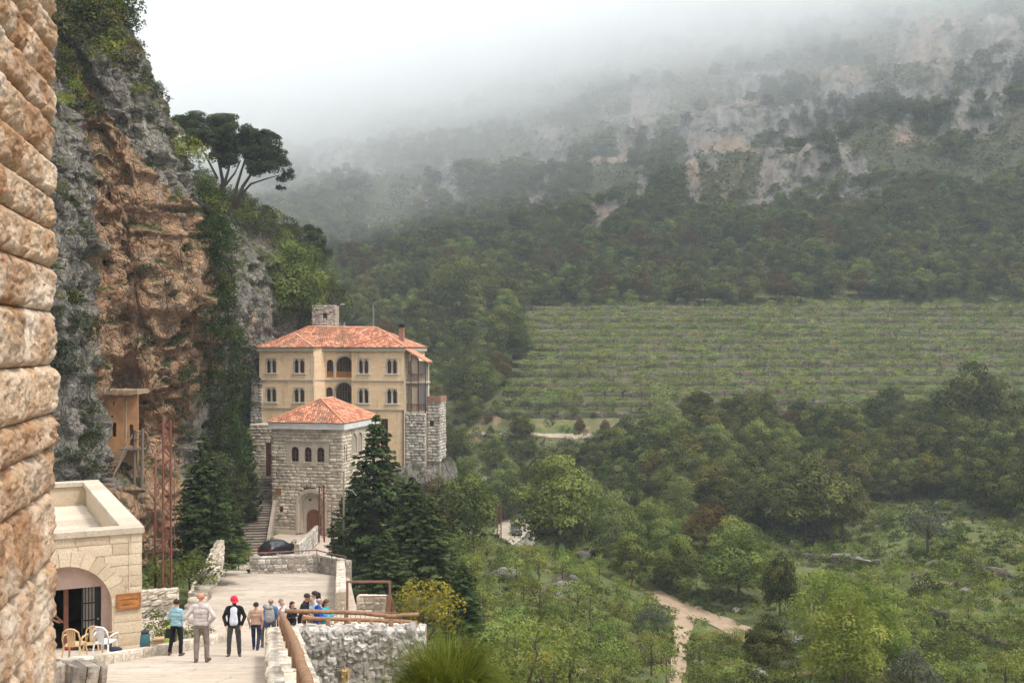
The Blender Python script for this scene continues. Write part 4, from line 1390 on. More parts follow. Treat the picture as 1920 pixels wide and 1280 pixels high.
# tympanum, door recess
tym = MB()
tp = [(x, z) for x, z in arc_pts(acx, acz, ar + 0.04, 180, 0, 24)]
zl = 2.10
tt_ = [(x, max(z, zl)) for x, z in tp if z > zl - 0.001]
tym.prism([(tt_[0][0], zl)] + tt_ + [(tt_[-1][0], zl)], 0.46, 0.62)
tym.build('tympanum', M_PINK, por)
MB().box(acx + ar - 0.28, acx + ar + 0.02, 0.46, 0.62, -0.1, zl - 0.004).build('door_jamb', M_PINK, por)
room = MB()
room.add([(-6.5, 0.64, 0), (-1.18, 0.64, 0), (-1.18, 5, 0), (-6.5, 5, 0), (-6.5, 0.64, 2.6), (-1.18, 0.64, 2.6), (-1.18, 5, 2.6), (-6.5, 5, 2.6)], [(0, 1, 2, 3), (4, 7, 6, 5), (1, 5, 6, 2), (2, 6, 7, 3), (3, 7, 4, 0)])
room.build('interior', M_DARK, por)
MB().box(-2.30, -2.16, 0.72, 0.84, 0.05, 2.06).build('door_post', M_FRAME, por)
gd = MB(); gd.box(-1.20, -1.13, 0.56, 0.63, 0.02, zl - 0.01)
gd.box(-1.78, -1.72, 0.66, 0.70, 0.05, 2.05); gd.box(-1.38, -1.2, 0.66, 0.70, 0.05, 2.05)
for x in (-1.66, -1.56, -1.46): gd.box(x - 0.014, x + 0.014, 0.66, 0.68, 0.05, 2.05)
for z in (0.5, 1.0, 1.55): gd.box(-1.74, -1.36, 0.655, 0.665, z - 0.02, z + 0.02)
d_ = gd.build('door', M_BLACK, por)
MB().box(-1.72, -1.38, 0.70, 0.715, 0.75, 2.04).build('pane', m_plain('frosted_pane', (0.30, 0.27, 0.24), 0.3, 0.15, 2), d_)
MB().sphere((-1.28, 0.63, 1.02), 0.035).build('handle', M_STEEL, d_)
MB().box(-4.2, -0.85, -0.10, 0.62, -0.12, 0.055).build('threshold', M_SMOOTH, por)
# downpipe groove beside the corner
MB().tube([(-0.40, -0.02, 1.9), (-0.40, -0.02, 3.75)], 0.018, 6).build('downpipe', M_ASHLAR, por)
# carved wooden sign
sg = thing('wooden_sign', 'varnished wooden sign with carved lettering on the portico pier', 'sign', PO, PRZ)
MB().box(-0.76, -0.10, -0.075, -0.025, 1.42, 1.86).build('board', M_ORWOOD, sg)
sf = MB(); sf.box(-0.79, -0.07, -0.09, -0.02, 1.84, 1.89); sf.box(-0.79, -0.07, -0.09, -0.02, 1.39, 1.44); sf.box(-0.80, -0.755, -0.091, -0.019, 1.40, 1.88); sf.box(-0.105, -0.06, -0.091, -0.019, 1.40, 1.88)
sf.build('frame', m_plain('sign_frame_wood', (0.27, 0.11, 0.04), 0.5, 0.2, 5), sg)
rs = random.Random(6)
lm = m_plain('carved_letter', (0.10, 0.035, 0.015), 0.7, 0.2, 6)
for row, z in enumerate((1.70, 1.54)):
    x = -0.70 if row == 0 else -0.64
    while x < (-0.16 if row == 0 else -0.24):
        w = rs.uniform(0.035, 0.08)
        P = [(x + w * k / 4, -0.078, z + rs.uniform(-0.03, 0.045) * (1 if k % 2 else 0.4)) for k in range(5)]
        MB().tube(P, 0.008, 5).build('letter', lm, sg)
        x += w + rs.uniform(0.01, 0.025)
# roof units
for k, (x, y) in enumerate([(-1.15, 2.1), (-1.25, 3.4)]):
    q = PO + Matrix.Rotation(PRZ, 3, 'Z') @ Vector((x, y, 3.0))
    ac = thing('air_conditioner', ['white air conditioner box on the portico roof, nearer to the front parapet', 'white air conditioner box on the portico roof, farther from the front parapet'][k], 'air conditioner', q, PRZ, 'roof units')
    MB().box(-0.5, 0.5, -0.5, 0.5, 0.02, 0.42).build('casing', M_WHITE, ac)
    gmb = MB()
    for j in range(6): gmb.box(-0.38, 0.38, -0.512, -0.503, 0.08 + j * 0.05, 0.10 + j * 0.05)
    gmb.build('grille', M_STEEL, ac)

# ------------------------------------------------------------------ gatehouse
GO = at(643, 1003, 108); GRZ = R(-13.3)
gt = thing('gatehouse', 'square stone gatehouse with red hipped roof and pointed arch door', 'building', GO, GRZ)
GW, GH, GD = 7.85, 10.66, 9.6
P_BOSS = protos('boss_block', M_BOSS, 8, n=4, bulge=0.07, rough=0.06, edge=0.2)
ax0, ax1 = -5.15, -1.75
arch_o = pointed(ax0, ax1, 0, 2.9, 4.62)


def arch_gap(z):
    if z > 4.62: return None
    xs_ = [p[0] for p, q in zip(arch_o[1:-1], arch_o[2:-1]) if (p[1] - z) * (q[1] - z) <= 0]
    if z < 2.9: return (ax0, ax1)
    return (min(xs_), max(xs_)) if len(xs_) >= 2 else (-3.6, -3.3)


wins = [(-5.69, -4.83), (-4.24, -3.42), (-2.88, -2.02)]
bl = fill_courses(-GW, 0, -0.3, GH - 0.02, 0.335, (0.45, 0.85), [arch_gap, lambda z: (-6.25, -1.5) if 6.95 < z < 9.5 else None, lambda z: (-6.96, -6.62) if 2.1 < z < 2.62 else None], 0.12, rs=random.Random(31))
lay(bl, P_BOSS, gt, (0, 0, 0), (1, 0, 0), (0, -1, 0), 0.24, 'stone_block', 0.022, 300, 0.03)
bs = fill_courses(0, GD, -0.3, GH - 0.02, 0.335, (0.5, 0.95), [lambda z: (0.45, 0.62) if 7.4 < z < 9.0 else None, lambda z: (0.95, 1.15) if 7.4 < z < 9.0 else None, lambda z: (2.4, 5.6) if 7.9 < z < 10.1 else None], 0.12, rs=random.Random(32))
lay(bs, P_BOSS, gt, (0, 0, 0), (0, 1, 0), (1, 0, 0), 0.24, 'stone_block', 0.022, 0, 0.03)
bs = fill_courses(0, GD, -0.3, GH - 0.02, 0.335, (0.5, 0.95), [], 0.12, rs=random.Random(33))
lay(bs, P_BOSS, gt, (-GW, GD, 0), (0, -1, 0), (-1, 0, 0), 0.24, 'stone_block', 0.022, 0, 0.03)
g = MB()                                    # core walls with openings, set behind the facing
holed_wall(g, -GW + 0.1, -0.1, -0.5, GH, 0.14, 0.5, [(ax0, ax1, -0.5, 4.7), (-6.24, -1.51, 6.96, 9.48), (-6.95, -6.63, 2.12, 2.6)])
g.add([(-0.14, 0.12, -0.5), (-0.14, GD, -0.5), (-0.14, GD, GH), (-0.14, 0.12, GH), (-GW + 0.14, 0.12, -0.5), (-GW + 0.14, GD, -0.5), (-GW + 0.14, GD, GH), (-GW + 0.14, 0.12, GH)], [(0, 1, 2, 3), (4, 7, 6, 5), (1, 5, 6, 2), (3, 2, 6, 7)])
g.build('wall_core', M_MORTAR, gt)
# dressed panel with three round-headed windows
pn = MB()
holed_wall(pn, -6.25, -1.5, 6.95, 9.40, 0.0, 0.35, [(a, b, 7.30, 8.85) for a, b in wins])
for a, b in wins: spandrel(pn, round_top(a, b, 7.3, 8.85), 8.852, 0.005, 0.3)
pn.build('window_panel', M_SMOOTH, gt)
MB().box(-6.32, -1.45, -0.10, 0.1, 9.40, 9.52).build('drip_moulding', M_SMOOTH, gt)
MB().box(-6.3, -6.16, -0.06, 0.1, 9.05, 9.395).build('drip_moulding', M_SMOOTH, gt)
for a, b in wins:
    window(gt, round_top(a + 0.01, b - 0.01, 7.31, 8.84), 0.2, M_FRAME, M_GLASS, 1, (8.25, 7.75), 0.07, sill=(a - 0.04, b + 0.04, -0.05, 0.19, 7.22, 7.298), sill_mat=M_SMOOTH)
MB().box(-6.95, -6.63, 0.16, 0.3, 2.1, 2.62).build('vent_opening', M_DARK, gt)
MB().box(-7.02, -6.56, -0.12, 0.0, 1.86, 2.06).build('vent_sill', M_SMOOTH, gt)
# pointed portal: two stepped rings, the recess and the round headed door
o1 = pointed(ax0, ax1, 0, 2.9, 4.62, 8)
o2 = pointed(ax0 + 0.30, ax1 - 0.30, 0, 2.85, 4.22, 8); o3 = pointed(ax0 + 0.55, ax1 - 0.55, 0, 2.8, 3.92, 8)
rp = MB(); ring_prism(rp, o2, o1, -0.06, 0.5); rp.build('portal_ring', M_SMOOTH, gt)
rp = MB(); ring_prism(rp, o3, pointed(ax0 + 0.29, ax1 - 0.29, 0, 2.85, 4.23, 8), 0.18, 0.6); rp.build('portal_ring', M_SMOOTH, gt)
dx0, dx1, dt = -4.26, -2.62, 2.42
tb = MB()
holed_wall(tb, ax0 + 0.3, ax1 - 0.3, -0.2, 4.3, 0.62, 0.2, [(dx0, dx1, -0.2, dt)])
spandrel(tb, round_top(dx0, dx1, -0.2, dt), dt + 0.003, 0.625, 0.8)
tb.build('portal_back', M_SMOOTH, gt)
dmb = MB(); dmb.prism(round_top(dx0 + 0.005, dx1 - 0.005, 0, dt - 0.005), 0.70, 0.76)
dr = dmb.build('door', M_DOOR, gt)
for k in range(6):
    x = dx0 + 0.14 + k * 0.27
    hz_ = acz_ = 1.55 + math.sqrt(max(0.82 ** 2 - (x + 0.13 - (dx0 + dx1) / 2) ** 2, 0.05)) - 0.08
    MB().box(x, x + 0.24, 0.68, 0.699, 0.05, min(hz_, 2.3)).build('plank', M_DOOR, dr)
for x in (-3.7, -3.2): MB().sphere((x, 0.66, 1.2), 0.05).build('knocker', M_BLACK, dr)
lamp = MB(); lamp.tube([(-3.45, 0.2, 3.75), (-3.45, -0.35, 3.72), (-3.4, -0.4, 3.6)], 0.02, 6); lamp.sphere((-3.38, -0.4, 3.52), (0.16, 0.16, 0.12)); lamp.tube([(-4.3, 0.1, 3.72), (-3.4, -0.4, 3.56)], 0.012, 5)
lamp.build('lantern', M_BLACK, gt)
MB().box(-GW - 0.12, ax0 - 0.02, -0.16, 0.05, -0.3, 0.32).build('plinth', M_SMOOTH, gt)
MB().box(ax1 + 0.02, 0.1, -0.16, 0.05, -0.3, 0.32).build('plinth', M_SMOOTH, gt)
sgn = thing('wall_plaque', 'small varnished wooden plaque on the gatehouse wall', 'plaque', GO, GRZ)
MB().box(-7.40, -6.72, -0.12, -0.06, 4.02, 4.46).build('board', M_ORWOOD, sgn)
pf = MB(); pf.box(-7.43, -6.69, -0.13, -0.05, 4.44, 4.49); pf.box(-7.43, -6.69, -0.13, -0.05, 3.99, 4.04); pf.build('frame', M_FRAME, sgn)
# side: slits and the twin arched loggia
for x in (0.45, 0.95): MB().box(-0.1, -0.05, x, x + 0.2, 7.4, 9.0).build('slit_window', M_DARK, gt)
lg = MB()
for (ya, yb, zt_) in ((2.45, 3.85, 10.05), (4.05, 5.4, 10.05)):
    o_ = round_top(ya, yb, 7.95, zt_)
    n = len(o_)
    # dark opening with reveal, drawn in the side plane (x = 0)
    V = [(-0.05, y, z) for y, z in o_] + [(-0.8, y, z) for y, z in o_]
    lg.add(V, [(i, i + 1, i + 1 + n, i + n) for i in range(n - 1)] + [(n - 1, 0, n, 2 * n - 1)], 0)
    lg.add([(-0.8, y, z) for y, z in o_], [tuple(range(n))], 1)
    pts_ = o_[1:-1]
    for (a, za), (b, zb) in zip(pts_[:-1], pts_[1:]):
        lg.add([(-0.02, a, za), (-0.02, b, zb), (-0.02, b, 10.12), (-0.02, a, 10.12)], [(0, 1, 2, 3)], 0)
lg.add([(-0.02, 2.38, 7.88), (-0.02, 2.45, 7.88), (-0.02, 2.45, 10.12), (-0.02, 2.38, 10.12)], [(0, 1, 2, 3)], 0)
lg.add([(-0.02, 3.85, 7.88), (-0.02, 4.05, 7.88), (-0.02, 4.05, 10.12), (-0.02, 3.85, 10.12)], [(0, 1, 2, 3)], 0)
lg.add([(-0.02, 5.4, 7.88), (-0.02, 5.62, 7.88), (-0.02, 5.62, 10.12), (-0.02, 5.4, 10.12)], [(0, 1, 2, 3)], 0)
lo = lg.build('loggia_arches', [M_SMOOTH, M_DARK], gt)
MB().box(-0.1, 0.12, 2.3, 5.7, 7.80, 7.94).build('loggia_sill', M_SMOOTH, gt)
MB().box(-GW - 0.25, 0.25, -0.25, GD + 0.25, GH, GH + 0.62).build('eaves_fascia', M_WHITE, gt)
e = [(-GW - 0.3, -0.3), (0.3, -0.3), (0.3, GD + 0.3), (-GW - 0.3, GD + 0.3)]
ze, zr_ = GH + 0.63, GH + 2.85
rA, rB = (-4.05, 3.7, zr_), (-4.05, 6.7, zr_)
E3 = [(x, y, ze) for x, y in e]
roof_part('roof', [(E3[0], E3[1], rA, rA), (E3[1], E3[2], rA, rB), (E3[2], E3[3], rB, rB), (E3[3], E3[0], rB, rA)], gt, M_TILE, mossy=[1.0, 0.1, 0.2, 0.6])
hp_ = MB()
for a, b in ((E3[0], rA), (E3[1], rA), (E3[2], rB), (E3[3], rB), (rA, rB)): hp_.tube([Vector(a) + Vector((0, 0, 0.08)), Vector(b) + Vector((0, 0, 0.1))], 0.10, 6)
hp_.build('ridge_tiles', M_TILE, gt)
# side wing with the tall slit door at the head of the stairs
sw = thing('side_wing', 'narrow stone wing with a tall arched slit at the head of the stairs', 'building', GO, GRZ)
bs = fill_courses(-13.4, -GW - 0.01, 3.6, 10.6, 0.335, (0.45, 0.85), [lambda z: (-11.5, -10.9) if 5.0 < z < 8.6 else None], 0.12, rs=random.Random(35))
lay(bs, P_BOSS, sw, (0, 6.0, 0), (1, 0, 0), (0, -1, 0), 0.24, 'stone_block', 0.022, 200, 0.03)
MB().box(-13.35, -GW - 0.02, 6.3, 9.5, 3.0, 10.55).build('wall_core', M_MORTAR, sw)
MB().prism(round_top(-11.48, -10.92, 4.9, 8.55), 6.12, 6.2).build('door', M_FRAME, sw)

# ------------------------------------------------------------------ stairs beside the gatehouse
M_STEP = m_stone('worn_step_stone', [(0.16, 0.125, 0.10), (0.26, 0.21, 0.17), (0.34, 0.28, 0.23)], 0.8, 7, 0.7, 0.03, 0.2)
sA, sB = Vector((-24.5, 100.0, -19.15)), Vector((-27.2, 117.5, -14.2))
sdir = (sB - sA); sdir.z = 0; sL = sdir.length; srz = math.atan2(sdir.y, sdir.x) - math.pi / 2
stc = thing('stone_stairs', 'long worn stone stairs climbing along the left side of the gatehouse', 'stairs', sA, srz)
ns_ = 31
for k in range(ns_):
    w = 2.7 if k < 20 else 2.0
    land = 0.0
    blk = MB(); blk.box(-w / 2, w / 2, 0, sL / ns_ + 0.25, -0.5, -0.07); blk.box(-w / 2 - 0.02, w / 2 + 0.02, -0.07, sL / ns_ + 0.2, -0.068, 0.0)
    blk.build('step', M_STEP, stc, loc=(0, k * sL / ns_, (k + 1) * (sB.z - sA.z) / ns_))
pw = MB(); pw.add([(1.4, 0, -0.6), (1.75, 0, -0.6), (1.75, sL, 4.3), (1.4, sL, 4.3), (1.4, 0, 0.75), (1.75, 0, 0.75), (1.75, sL, 5.7), (1.4, sL, 5.7)], [(0, 3, 2, 1), (4, 5, 6, 7), (0, 1, 5, 4), (1, 2, 6, 5), (2, 3, 7, 6), (3, 0, 4, 7)])
pw.build('parapet', M_STEP, stc)

# ------------------------------------------------------------------ the yellow monastery building
MO = at(757, 651, 134); MRZ = R(-13.3)
mn = thing('monastery', 'large yellow stone monastery building with red tiled roof under the cliff', 'building', MO, MRZ)
ZB = -17.0
W2 = [(-18.81, -17.32), (-14.93, -13.4), (-6.09, -4.66), (-2.28, -0.84)]
FL = [(-3.30, -1.49), (-7.06, -5.22)]
wl = MB()
def whole(xa, xb, y, holes): holed_wall(wl, xa, xb, ZB, -0.02, y, 0.45, holes)
hl = []
for a, b in W2[:2]:
    for zb, zt_ in FL: hl.append((a, b, zb, zt_))
whole(-19.75, -12.19, 0, hl)
hr = []
for a, b in W2[2:]:
    for zb, zt_ in FL: hr.append((a, b, zb, zt_))
hr.append((-3.1, -2.1, -12.5, -9.0))
whole(-6.98, 0, 0, hr)
YC = 1.3
arches = [(-10.98, -10.02, -3.86, -1.58), (-9.65, -7.32, -3.86, -1.18), (-7.2, -7.0, -3.86, -1.58), (-11.05, -10.1, -8.1, -5.12), (-9.7, -7.36, -8.1, -4.5), (-7.2, -7.0, -8.1, -5.12)]
holed_wall(wl, -11.2, -6.98, ZB, -0.02, YC, 0.4, arches)
wl.add([(-12.19, 0, ZB), (-11.2, YC, ZB), (-11.2, YC, -0.02), (-12.19, 0, -0.02)], [(0, 1, 2, 3)])
wl.add([(-6.98, 0, ZB), (-6.98, YC, ZB), (-6.98, YC, -0.02), (-6.98, 0, -0.02)], [(3, 2, 1, 0)])
wl.add([(0, 0, ZB), (0, 8.5, ZB), (0, 8.5, -0.02), (0, 0, -0.02), (-19.75, 0, ZB), (-19.75, 8.5, ZB), (-19.75, 8.5, -0.02), (-19.75, 0, -0.02)], [(0, 1, 2, 3), (4, 7, 6, 5), (1, 5, 6, 2)])
for (a, b, zb, zt_) in arches:
    if b - a > 0.5: spandrel(wl, round_top(a, b, zb, zt_), zt_ + 0.004, YC + 0.003, YC + 0.35)
wl.build('wall', M_YELLOW, mn)
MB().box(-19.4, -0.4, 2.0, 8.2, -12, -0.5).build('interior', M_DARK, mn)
for z in (-4.23, -7.87):
    sc_ = MB(); sc_.box(-19.82, -12.2, -0.09, 0.02, z - 0.09, z + 0.09); sc_.box(-6.97, 0.07, -0.09, 0.02, z - 0.09, z + 0.09); sc_.box(-11.2, -7.0, YC - 0.09, YC + 0.02, z - 0.09, z + 0.09)
    sc_.add([(-12.25, -0.09, z - 0.09), (-11.2, YC - 0.12, z - 0.09), (-11.2, YC - 0.12, z + 0.09), (-12.25, -0.09, z + 0.09)], [(0, 1, 2, 3)])
    sc_.build('string_course', M_SMOOTH, mn)
fa = MB(); fa.box(-20.0, -12.1, -0.28, 0.3, -0.50, -0.05); fa.box(-7.2, 0.25, -0.28, 0.3, -0.50, -0.05); fa.box(-12.1, -7.2, YC - 0.28, YC + 0.2, -0.50, -0.05)
fa.box(-0.05, 0.25, 0.31, 8.7, -0.5, -0.05)
fa.build('eaves_fascia', M_SMOOTH, mn)
for a, b in W2:
    for zb, zt_ in FL:
        sr = MB()                           # pale surround with a mullion and two lobed heads
        mid = (a + b) / 2
        sr.box(a - 0.10, a + 0.07, -0.05, 0.2, zb, zt_ - 0.35); sr.box(b - 0.07, b + 0.10, -0.05, 0.2, zb, zt_ - 0.35); sr.box(mid - 0.09, mid + 0.09, -0.05, 0.2, zb, zt_ - 0.3)
        for xa, xb in ((a, mid), (mid, b)):
            c_ = (xa + xb) / 2; r_ = (xb - xa) / 2
            lob = [(xa, zt_ - 0.55)] + arc_pts(c_ - 0.20, zt_ - 0.42, 0.13, 200, 60, 4) + arc_pts(c_, zt_ - 0.22, 0.17, 200, -20, 6) + arc_pts(c_ + 0.20, zt_ - 0.42, 0.13, 120, -20, 4) + [(xb, zt_ - 0.55)]
            ztp = zt_ + 0.12
            for (p, q) in zip(lob[:-1], lob[1:]):
                if q[0] - p[0] > 1e-4: sr.prism([p, q, (q[0], ztp), (p[0], ztp)], -0.05, 0.2)
        sr.build('window_surround', M_SMOOTH, mn)
        for q, (xa, xb) in enumerate(((a + 0.07, mid - 0.09), (mid + 0.09, b - 0.07))):
            window(mn, [(xa, zb), (xa, zt_ - 0.05), (xb, zt_ - 0.05), (xb, zb)], 0.22, M_FRAME, M_GLASS, 1, (zt_ - 0.6,), 0.07,
                   sill=(a - 0.22, b + 0.22, -0.14, 0.1, zb - 0.14, zb - 0.005) if q == 0 else None, sill_mat=M_WHITE)
for (a, b, zb, zt_) in arches:
    o_ = round_top(a, b, zb, zt_, 10)
    if b - a < 0.5: o_ = [(a, zb), (a, zt_), (b, zt_), (b, zb)]
    nb = 5 if b - a > 2 else (2 if b - a > 0.5 else 0)
    window(mn, o_, YC + 0.2, M_FRAME, M_GLASS, nb, (zt_ - (b - a) / 2,) if b - a > 0.5 else (), 0.08)
    if zb > -5 and b - a > 0.5:
        MB().box(a, b, YC + 0.1, YC + 0.19, zb, zb + 0.75).build('balcony_panel', M_ORWOOD, mn)
    if b - a > 2:
        ar_ = MB(); ring_prism(ar_, round_top(a, b, zt_ - (b - a) / 2, zt_, 10)[1:-1], round_top(a - 0.22, b + 0.22, zt_ - (b - a) / 2, zt_ + 0.22, 10)[1:-1], YC - 0.05, YC + 0.02); ar_.build('arch_moulding', M_SMOOTH, mn)
        for x in (a - 0.18, b + 0.12): MB().tube([(x, YC - 0.05, zb), (x, YC - 0.05, zt_ - (b - a) / 2)], 0.09, 8).build('column', M_SMOOTH, mn)
for k in range(3):                          # blind grooves in the chamfer pier
    for (zb, zt_) in ((-3.55, -1.05), (-7.0, -5.0)): MB().box(-12.0 + k * 0.22 - 0.6, -12.0 + k * 0.22 - 0.53, -0.03, 0.01, zb, zt_).build('blind_groove', M_BOSS, mn)
window(mn, round_top(-3.1, -2.1, -12.5, -9.0), 0.2, M_FRAME, M_GLASS, 1, (-10.0,), 0.08)
MB().tube([(-0.05, -0.08, -8.0), (-0.05, -0.08, -15)], 0.06, 6).build('downpipe', M_BLACK, mn)
MB().box(-0.001, 0.06, 0.01, 0.9, -15.5, -0.52).build('corner_quoin', M_SMOOTH, mn)
# roofs: main hip and the two wing hips
z0_ = -0.03
mr = [(-20.1, YC - 0.4, z0_), (0.35, YC - 0.4, z0_), (0.35, 8.9, z0_), (-20.1, 8.9, z0_)]
kA, kB = (-15.0, 4.9, 2.68), (-5.5, 4.9, 2.56)
lwA, lwB = (-15.9, 2.9, 1.62), (-15.9, 3.6, 1.62)
rwA, rwB = (-3.05, 2.9, 1.50), (-3.05, 3.4, 1.50)
planes = [(mr[0], mr[1], kA, kB), (mr[1], mr[2], kB, kB), (mr[2], mr[3], kB, kA), (mr[3], mr[0], kA, kA),
          ((-20.1, -0.35, z0_), (-12.0, -0.35, z0_), lwA, lwA), ((-12.0, -0.35, z0_), (-11.0, 1.6, z0_ + 0.1), lwA, lwB), ((-20.1, 1.6, z0_), (-20.1, -0.35, z0_), lwB, lwA),
          ((-7.3, -0.35, z0_), (0.35, -0.35, z0_), rwA, rwA), ((0.35, -0.35, z0_), (0.35, 2.4, z0_), rwA, rwB), ((-7.5, 1.6, z0_ + 0.1), (-7.3, -0.35, z0_), rwB, rwA)]
roof_part('roof', planes, mn, M_TILE, mossy=[1, .5, .5, .5, .9, .4, .5, .4, .2, .4])
rt_ = MB()
for a, b in ((mr[0], kA), (mr[1], kB), (kA, kB), ((-20.1, -0.35, z0_), lwA), ((-12.0, -0.35, z0_), lwA), ((0.35, -0.35, z0_), rwA), ((-7.3, -0.35, z0_), rwA), (lwA, lwB), (rwA, rwB)):
    rt_.tube([Vector(a) + Vector((0, 0, 0.09)), Vector(b) + Vector((0, 0, 0.1))], 0.11, 6)
rt_.build('ridge_tiles', M_TILE, mn)
ch = MB(); ch.box(-1.72, -1.12, 3.0, 3.6, 0.4, 2.55); ch.build('chimney', M_BRICK, mn)
cc = MB(); cc.box(-1.80, -1.04, 2.92, 3.68, 2.55, 2.66); cc.box(-1.66, -1.18, 3.06, 3.54, 2.66, 2.86); cc.box(-1.80, -1.04, 2.92, 3.68, 2.86, 2.96); cc.build('chimney_cap', M_BLACK, mn)
po = MB(); po.tube([(-5.95, 4.9, 2.4), (-5.95, 4.9, 5.6)], 0.05, 6); po.tube([(-5.82, 4.9, 2.4), (-5.82, 4.9, 5.3)], 0.035, 6); po.build('flagpole', M_STEEL, mn)
# lean-to galleries on the right flank
lt = MB()
lt.add([(0.2, -0.2, -0.15), (2.95, 0.3, -1.75), (2.95, 2.6, -1.75), (0.2, 2.6, -0.15), (0.2, -0.2, -0.27), (2.95, 0.3, -1.87), (2.95, 2.6, -1.87), (0.2, 2.6, -0.27)], [(0, 1, 2, 3), (4, 7, 6, 5), (0, 4, 5, 1), (1, 5, 6, 2), (3, 2, 6, 7)])
lt.build('gallery_roof', M_TILE, mn)
for z in (-4.3, -8.1):
    MB().box(0.06, 2.75, 0.6, 2.4, z - 0.2, z).build('gallery_floor', M_SMOOTH, mn)
    MB().box(0.2, 2.7, 0.62, 0.68, z + 0.9, z + 0.97).build('gallery_rail', M_RUST, mn)
    for k in range(9): MB().bar((0.3 + k * 0.3, 0.65, z), (0.3 + k * 0.3, 0.65, z + 0.9), 0.035).build('baluster', M_RUST, mn)
for x in (0.75, 1.7, 2.65): MB().bar((x, 0.65, -11), (x, 0.65, -0.5 - x * 0.52), 0.12).build('gallery_post', M_FRAME, mn)
for (xa, xb, za, zb) in ((1.75, 2.6, -3.3, -1.8), (0.85, 1.6, -7.9, -5.0), (1.8, 2.6, -7.9, -4.6), (0.8, 1.6, -3.3, -0.9)):
    MB().box(xa, xb, 0.72, 0.76, za, zb).build('gallery_panel', M_STEEL if xa > 1.7 else M_SMOOTH, mn)
MB().box(0.05, 2.6, 1.9, 2.4, -11, -1.75).build('gallery_back', M_GREYST, mn)
# stone annexe to the right and the footing under the galleries
P_GREY = protos('grey_block', M_GREYST, 6, n=4, bulge=0.14, rough=0.08, edge=0.3)
an = thing('stone_annexe', 'pale grey rubble annexe with a small square window at the right end of the monastery', 'building', MO, MRZ)
bs = fill_courses(2.75, 4.5, -14.4, -6.85, 0.36, (0.4, 0.8), [lambda z: (3.1, 3.6) if -9.9 < z < -9.1 else None], 0.2, rs=random.Random(41))
lay(bs, P_GREY, an, (0, 1.0, 0), (1, 0, 0), (0, -1, 0), 0.25, 'stone_block', 0.025, 200, 0.04)
bs = fill_courses(0, 2.6, -14.4, -6.85, 0.36, (0.4, 0.8), [], 0.2, rs=random.Random(42))
lay(bs, P_GREY, an, (4.5, 1.0, 0), (0, 1, 0), (1, 0, 0), 0.25, 'stone_block', 0.025, 0, 0.04)
MB().box(2.78, 4.4, 1.15, 3.6, -16, -6.9).build('wall_core', M_MORTAR, an)
MB().box(3.12, 3.58, 1.08, 1.14, -9.88, -9.12).build('window', M_DARK, an)
MB().box(2.7, 4.55, 0.95, 1.25, -6.84, -6.15).build('brick_parapet', M_BRICK, an)
MB().box(4.25, 4.55, 1.26, 3.6, -6.84, -6.15).build('brick_parapet', M_BRICK, an)
ft = thing('stone_footing', 'rough stone footing under the galleries between monastery and annexe', 'footing', MO, MRZ)
bs = fill_courses(0.1, 2.74, -16.5, -8.3, 0.36, (0.4, 0.8), [], 0.2, rs=random.Random(43))
lay(bs, P_GREY, ft, (0, 0.3, 0), (1, 0, 0), (0, -1, 0), 0.25, 'stone_block', 0.025, 200, 0.05)
MB().box(0.12, 2.72, 0.45, 3, -17, -8.35).build('wall_core', M_MORTAR, ft)
# old stone turret behind the roof ridge
TO = at(607, 640, 147)
tu = thing('stone_turret', 'small flat-topped rubble turret behind the monastery roof', 'tower', TO, R(-8))
bs = fill_courses(-1.75, 1.75, -2, 5.0, 0.32, (0.35, 0.7), [lambda z: (-0.1, 0.45) if 3.1 < z < 4.0 else None], 0.2, rs=random.Random(44))
lay(bs, P_GREY, tu, (0, 0, 0), (1, 0, 0), (0, -1, 0), 0.25, 'stone_block', 0.025, 150, 0.04)
MB().box(-1.7, 1.7, 0.12, 1.6, -3, 4.9).build('wall_core', M_MORTAR, tu)
MB().box(-0.1, 0.45, 0.05, 0.11, 3.1, 4.0).build('window', M_DARK, tu)
sl_o = thing('street_lamp', 'thin street lamp rising behind the stone turret', 'street lamp', at(640, 640, 156))
lm_ = MB(); lm_.tube([(-0.4, 0, -4), (-0.4, 0, 4.9), (-0.2, 0, 5.3), (0.05, 0, 5.4)], 0.05, 6); lm_.build('pole', M_STEEL, sl_o)
MB().box(-0.1, 0.45, -0.15, 0.15, 5.36, 5.5).build('lamp_head', M_WHITE, sl_o)
# narrow old wing at the left end
lw = thing('old_wing', 'narrow weathered stone wing with blind arch squeezed between cliff and monastery', 'building', MO, MRZ)
bs = fill_courses(-20.9, -19.2, -17, -4.0, 0.36, (0.4, 0.8), [lambda z: (-20.5, -19.7) if -6.9 < z < -5.0 else None], 0.2, rs=random.Random(45))
lay(bs, P_GREY, lw, (0, -0.35, 0), (1, 0, 0), (0, -1, 0), 0.25, 'stone_block', 0.025, 150, 0.04)
MB().box(-20.85, -19.25, -0.2, 3, -17, -4.1).build('wall_core', M_MORTAR, lw)
MB().prism(round_top(-20.45, -19.75, -6.9, -5.0), -0.26, -0.21).build('blind_arch', M_BOSS, lw)

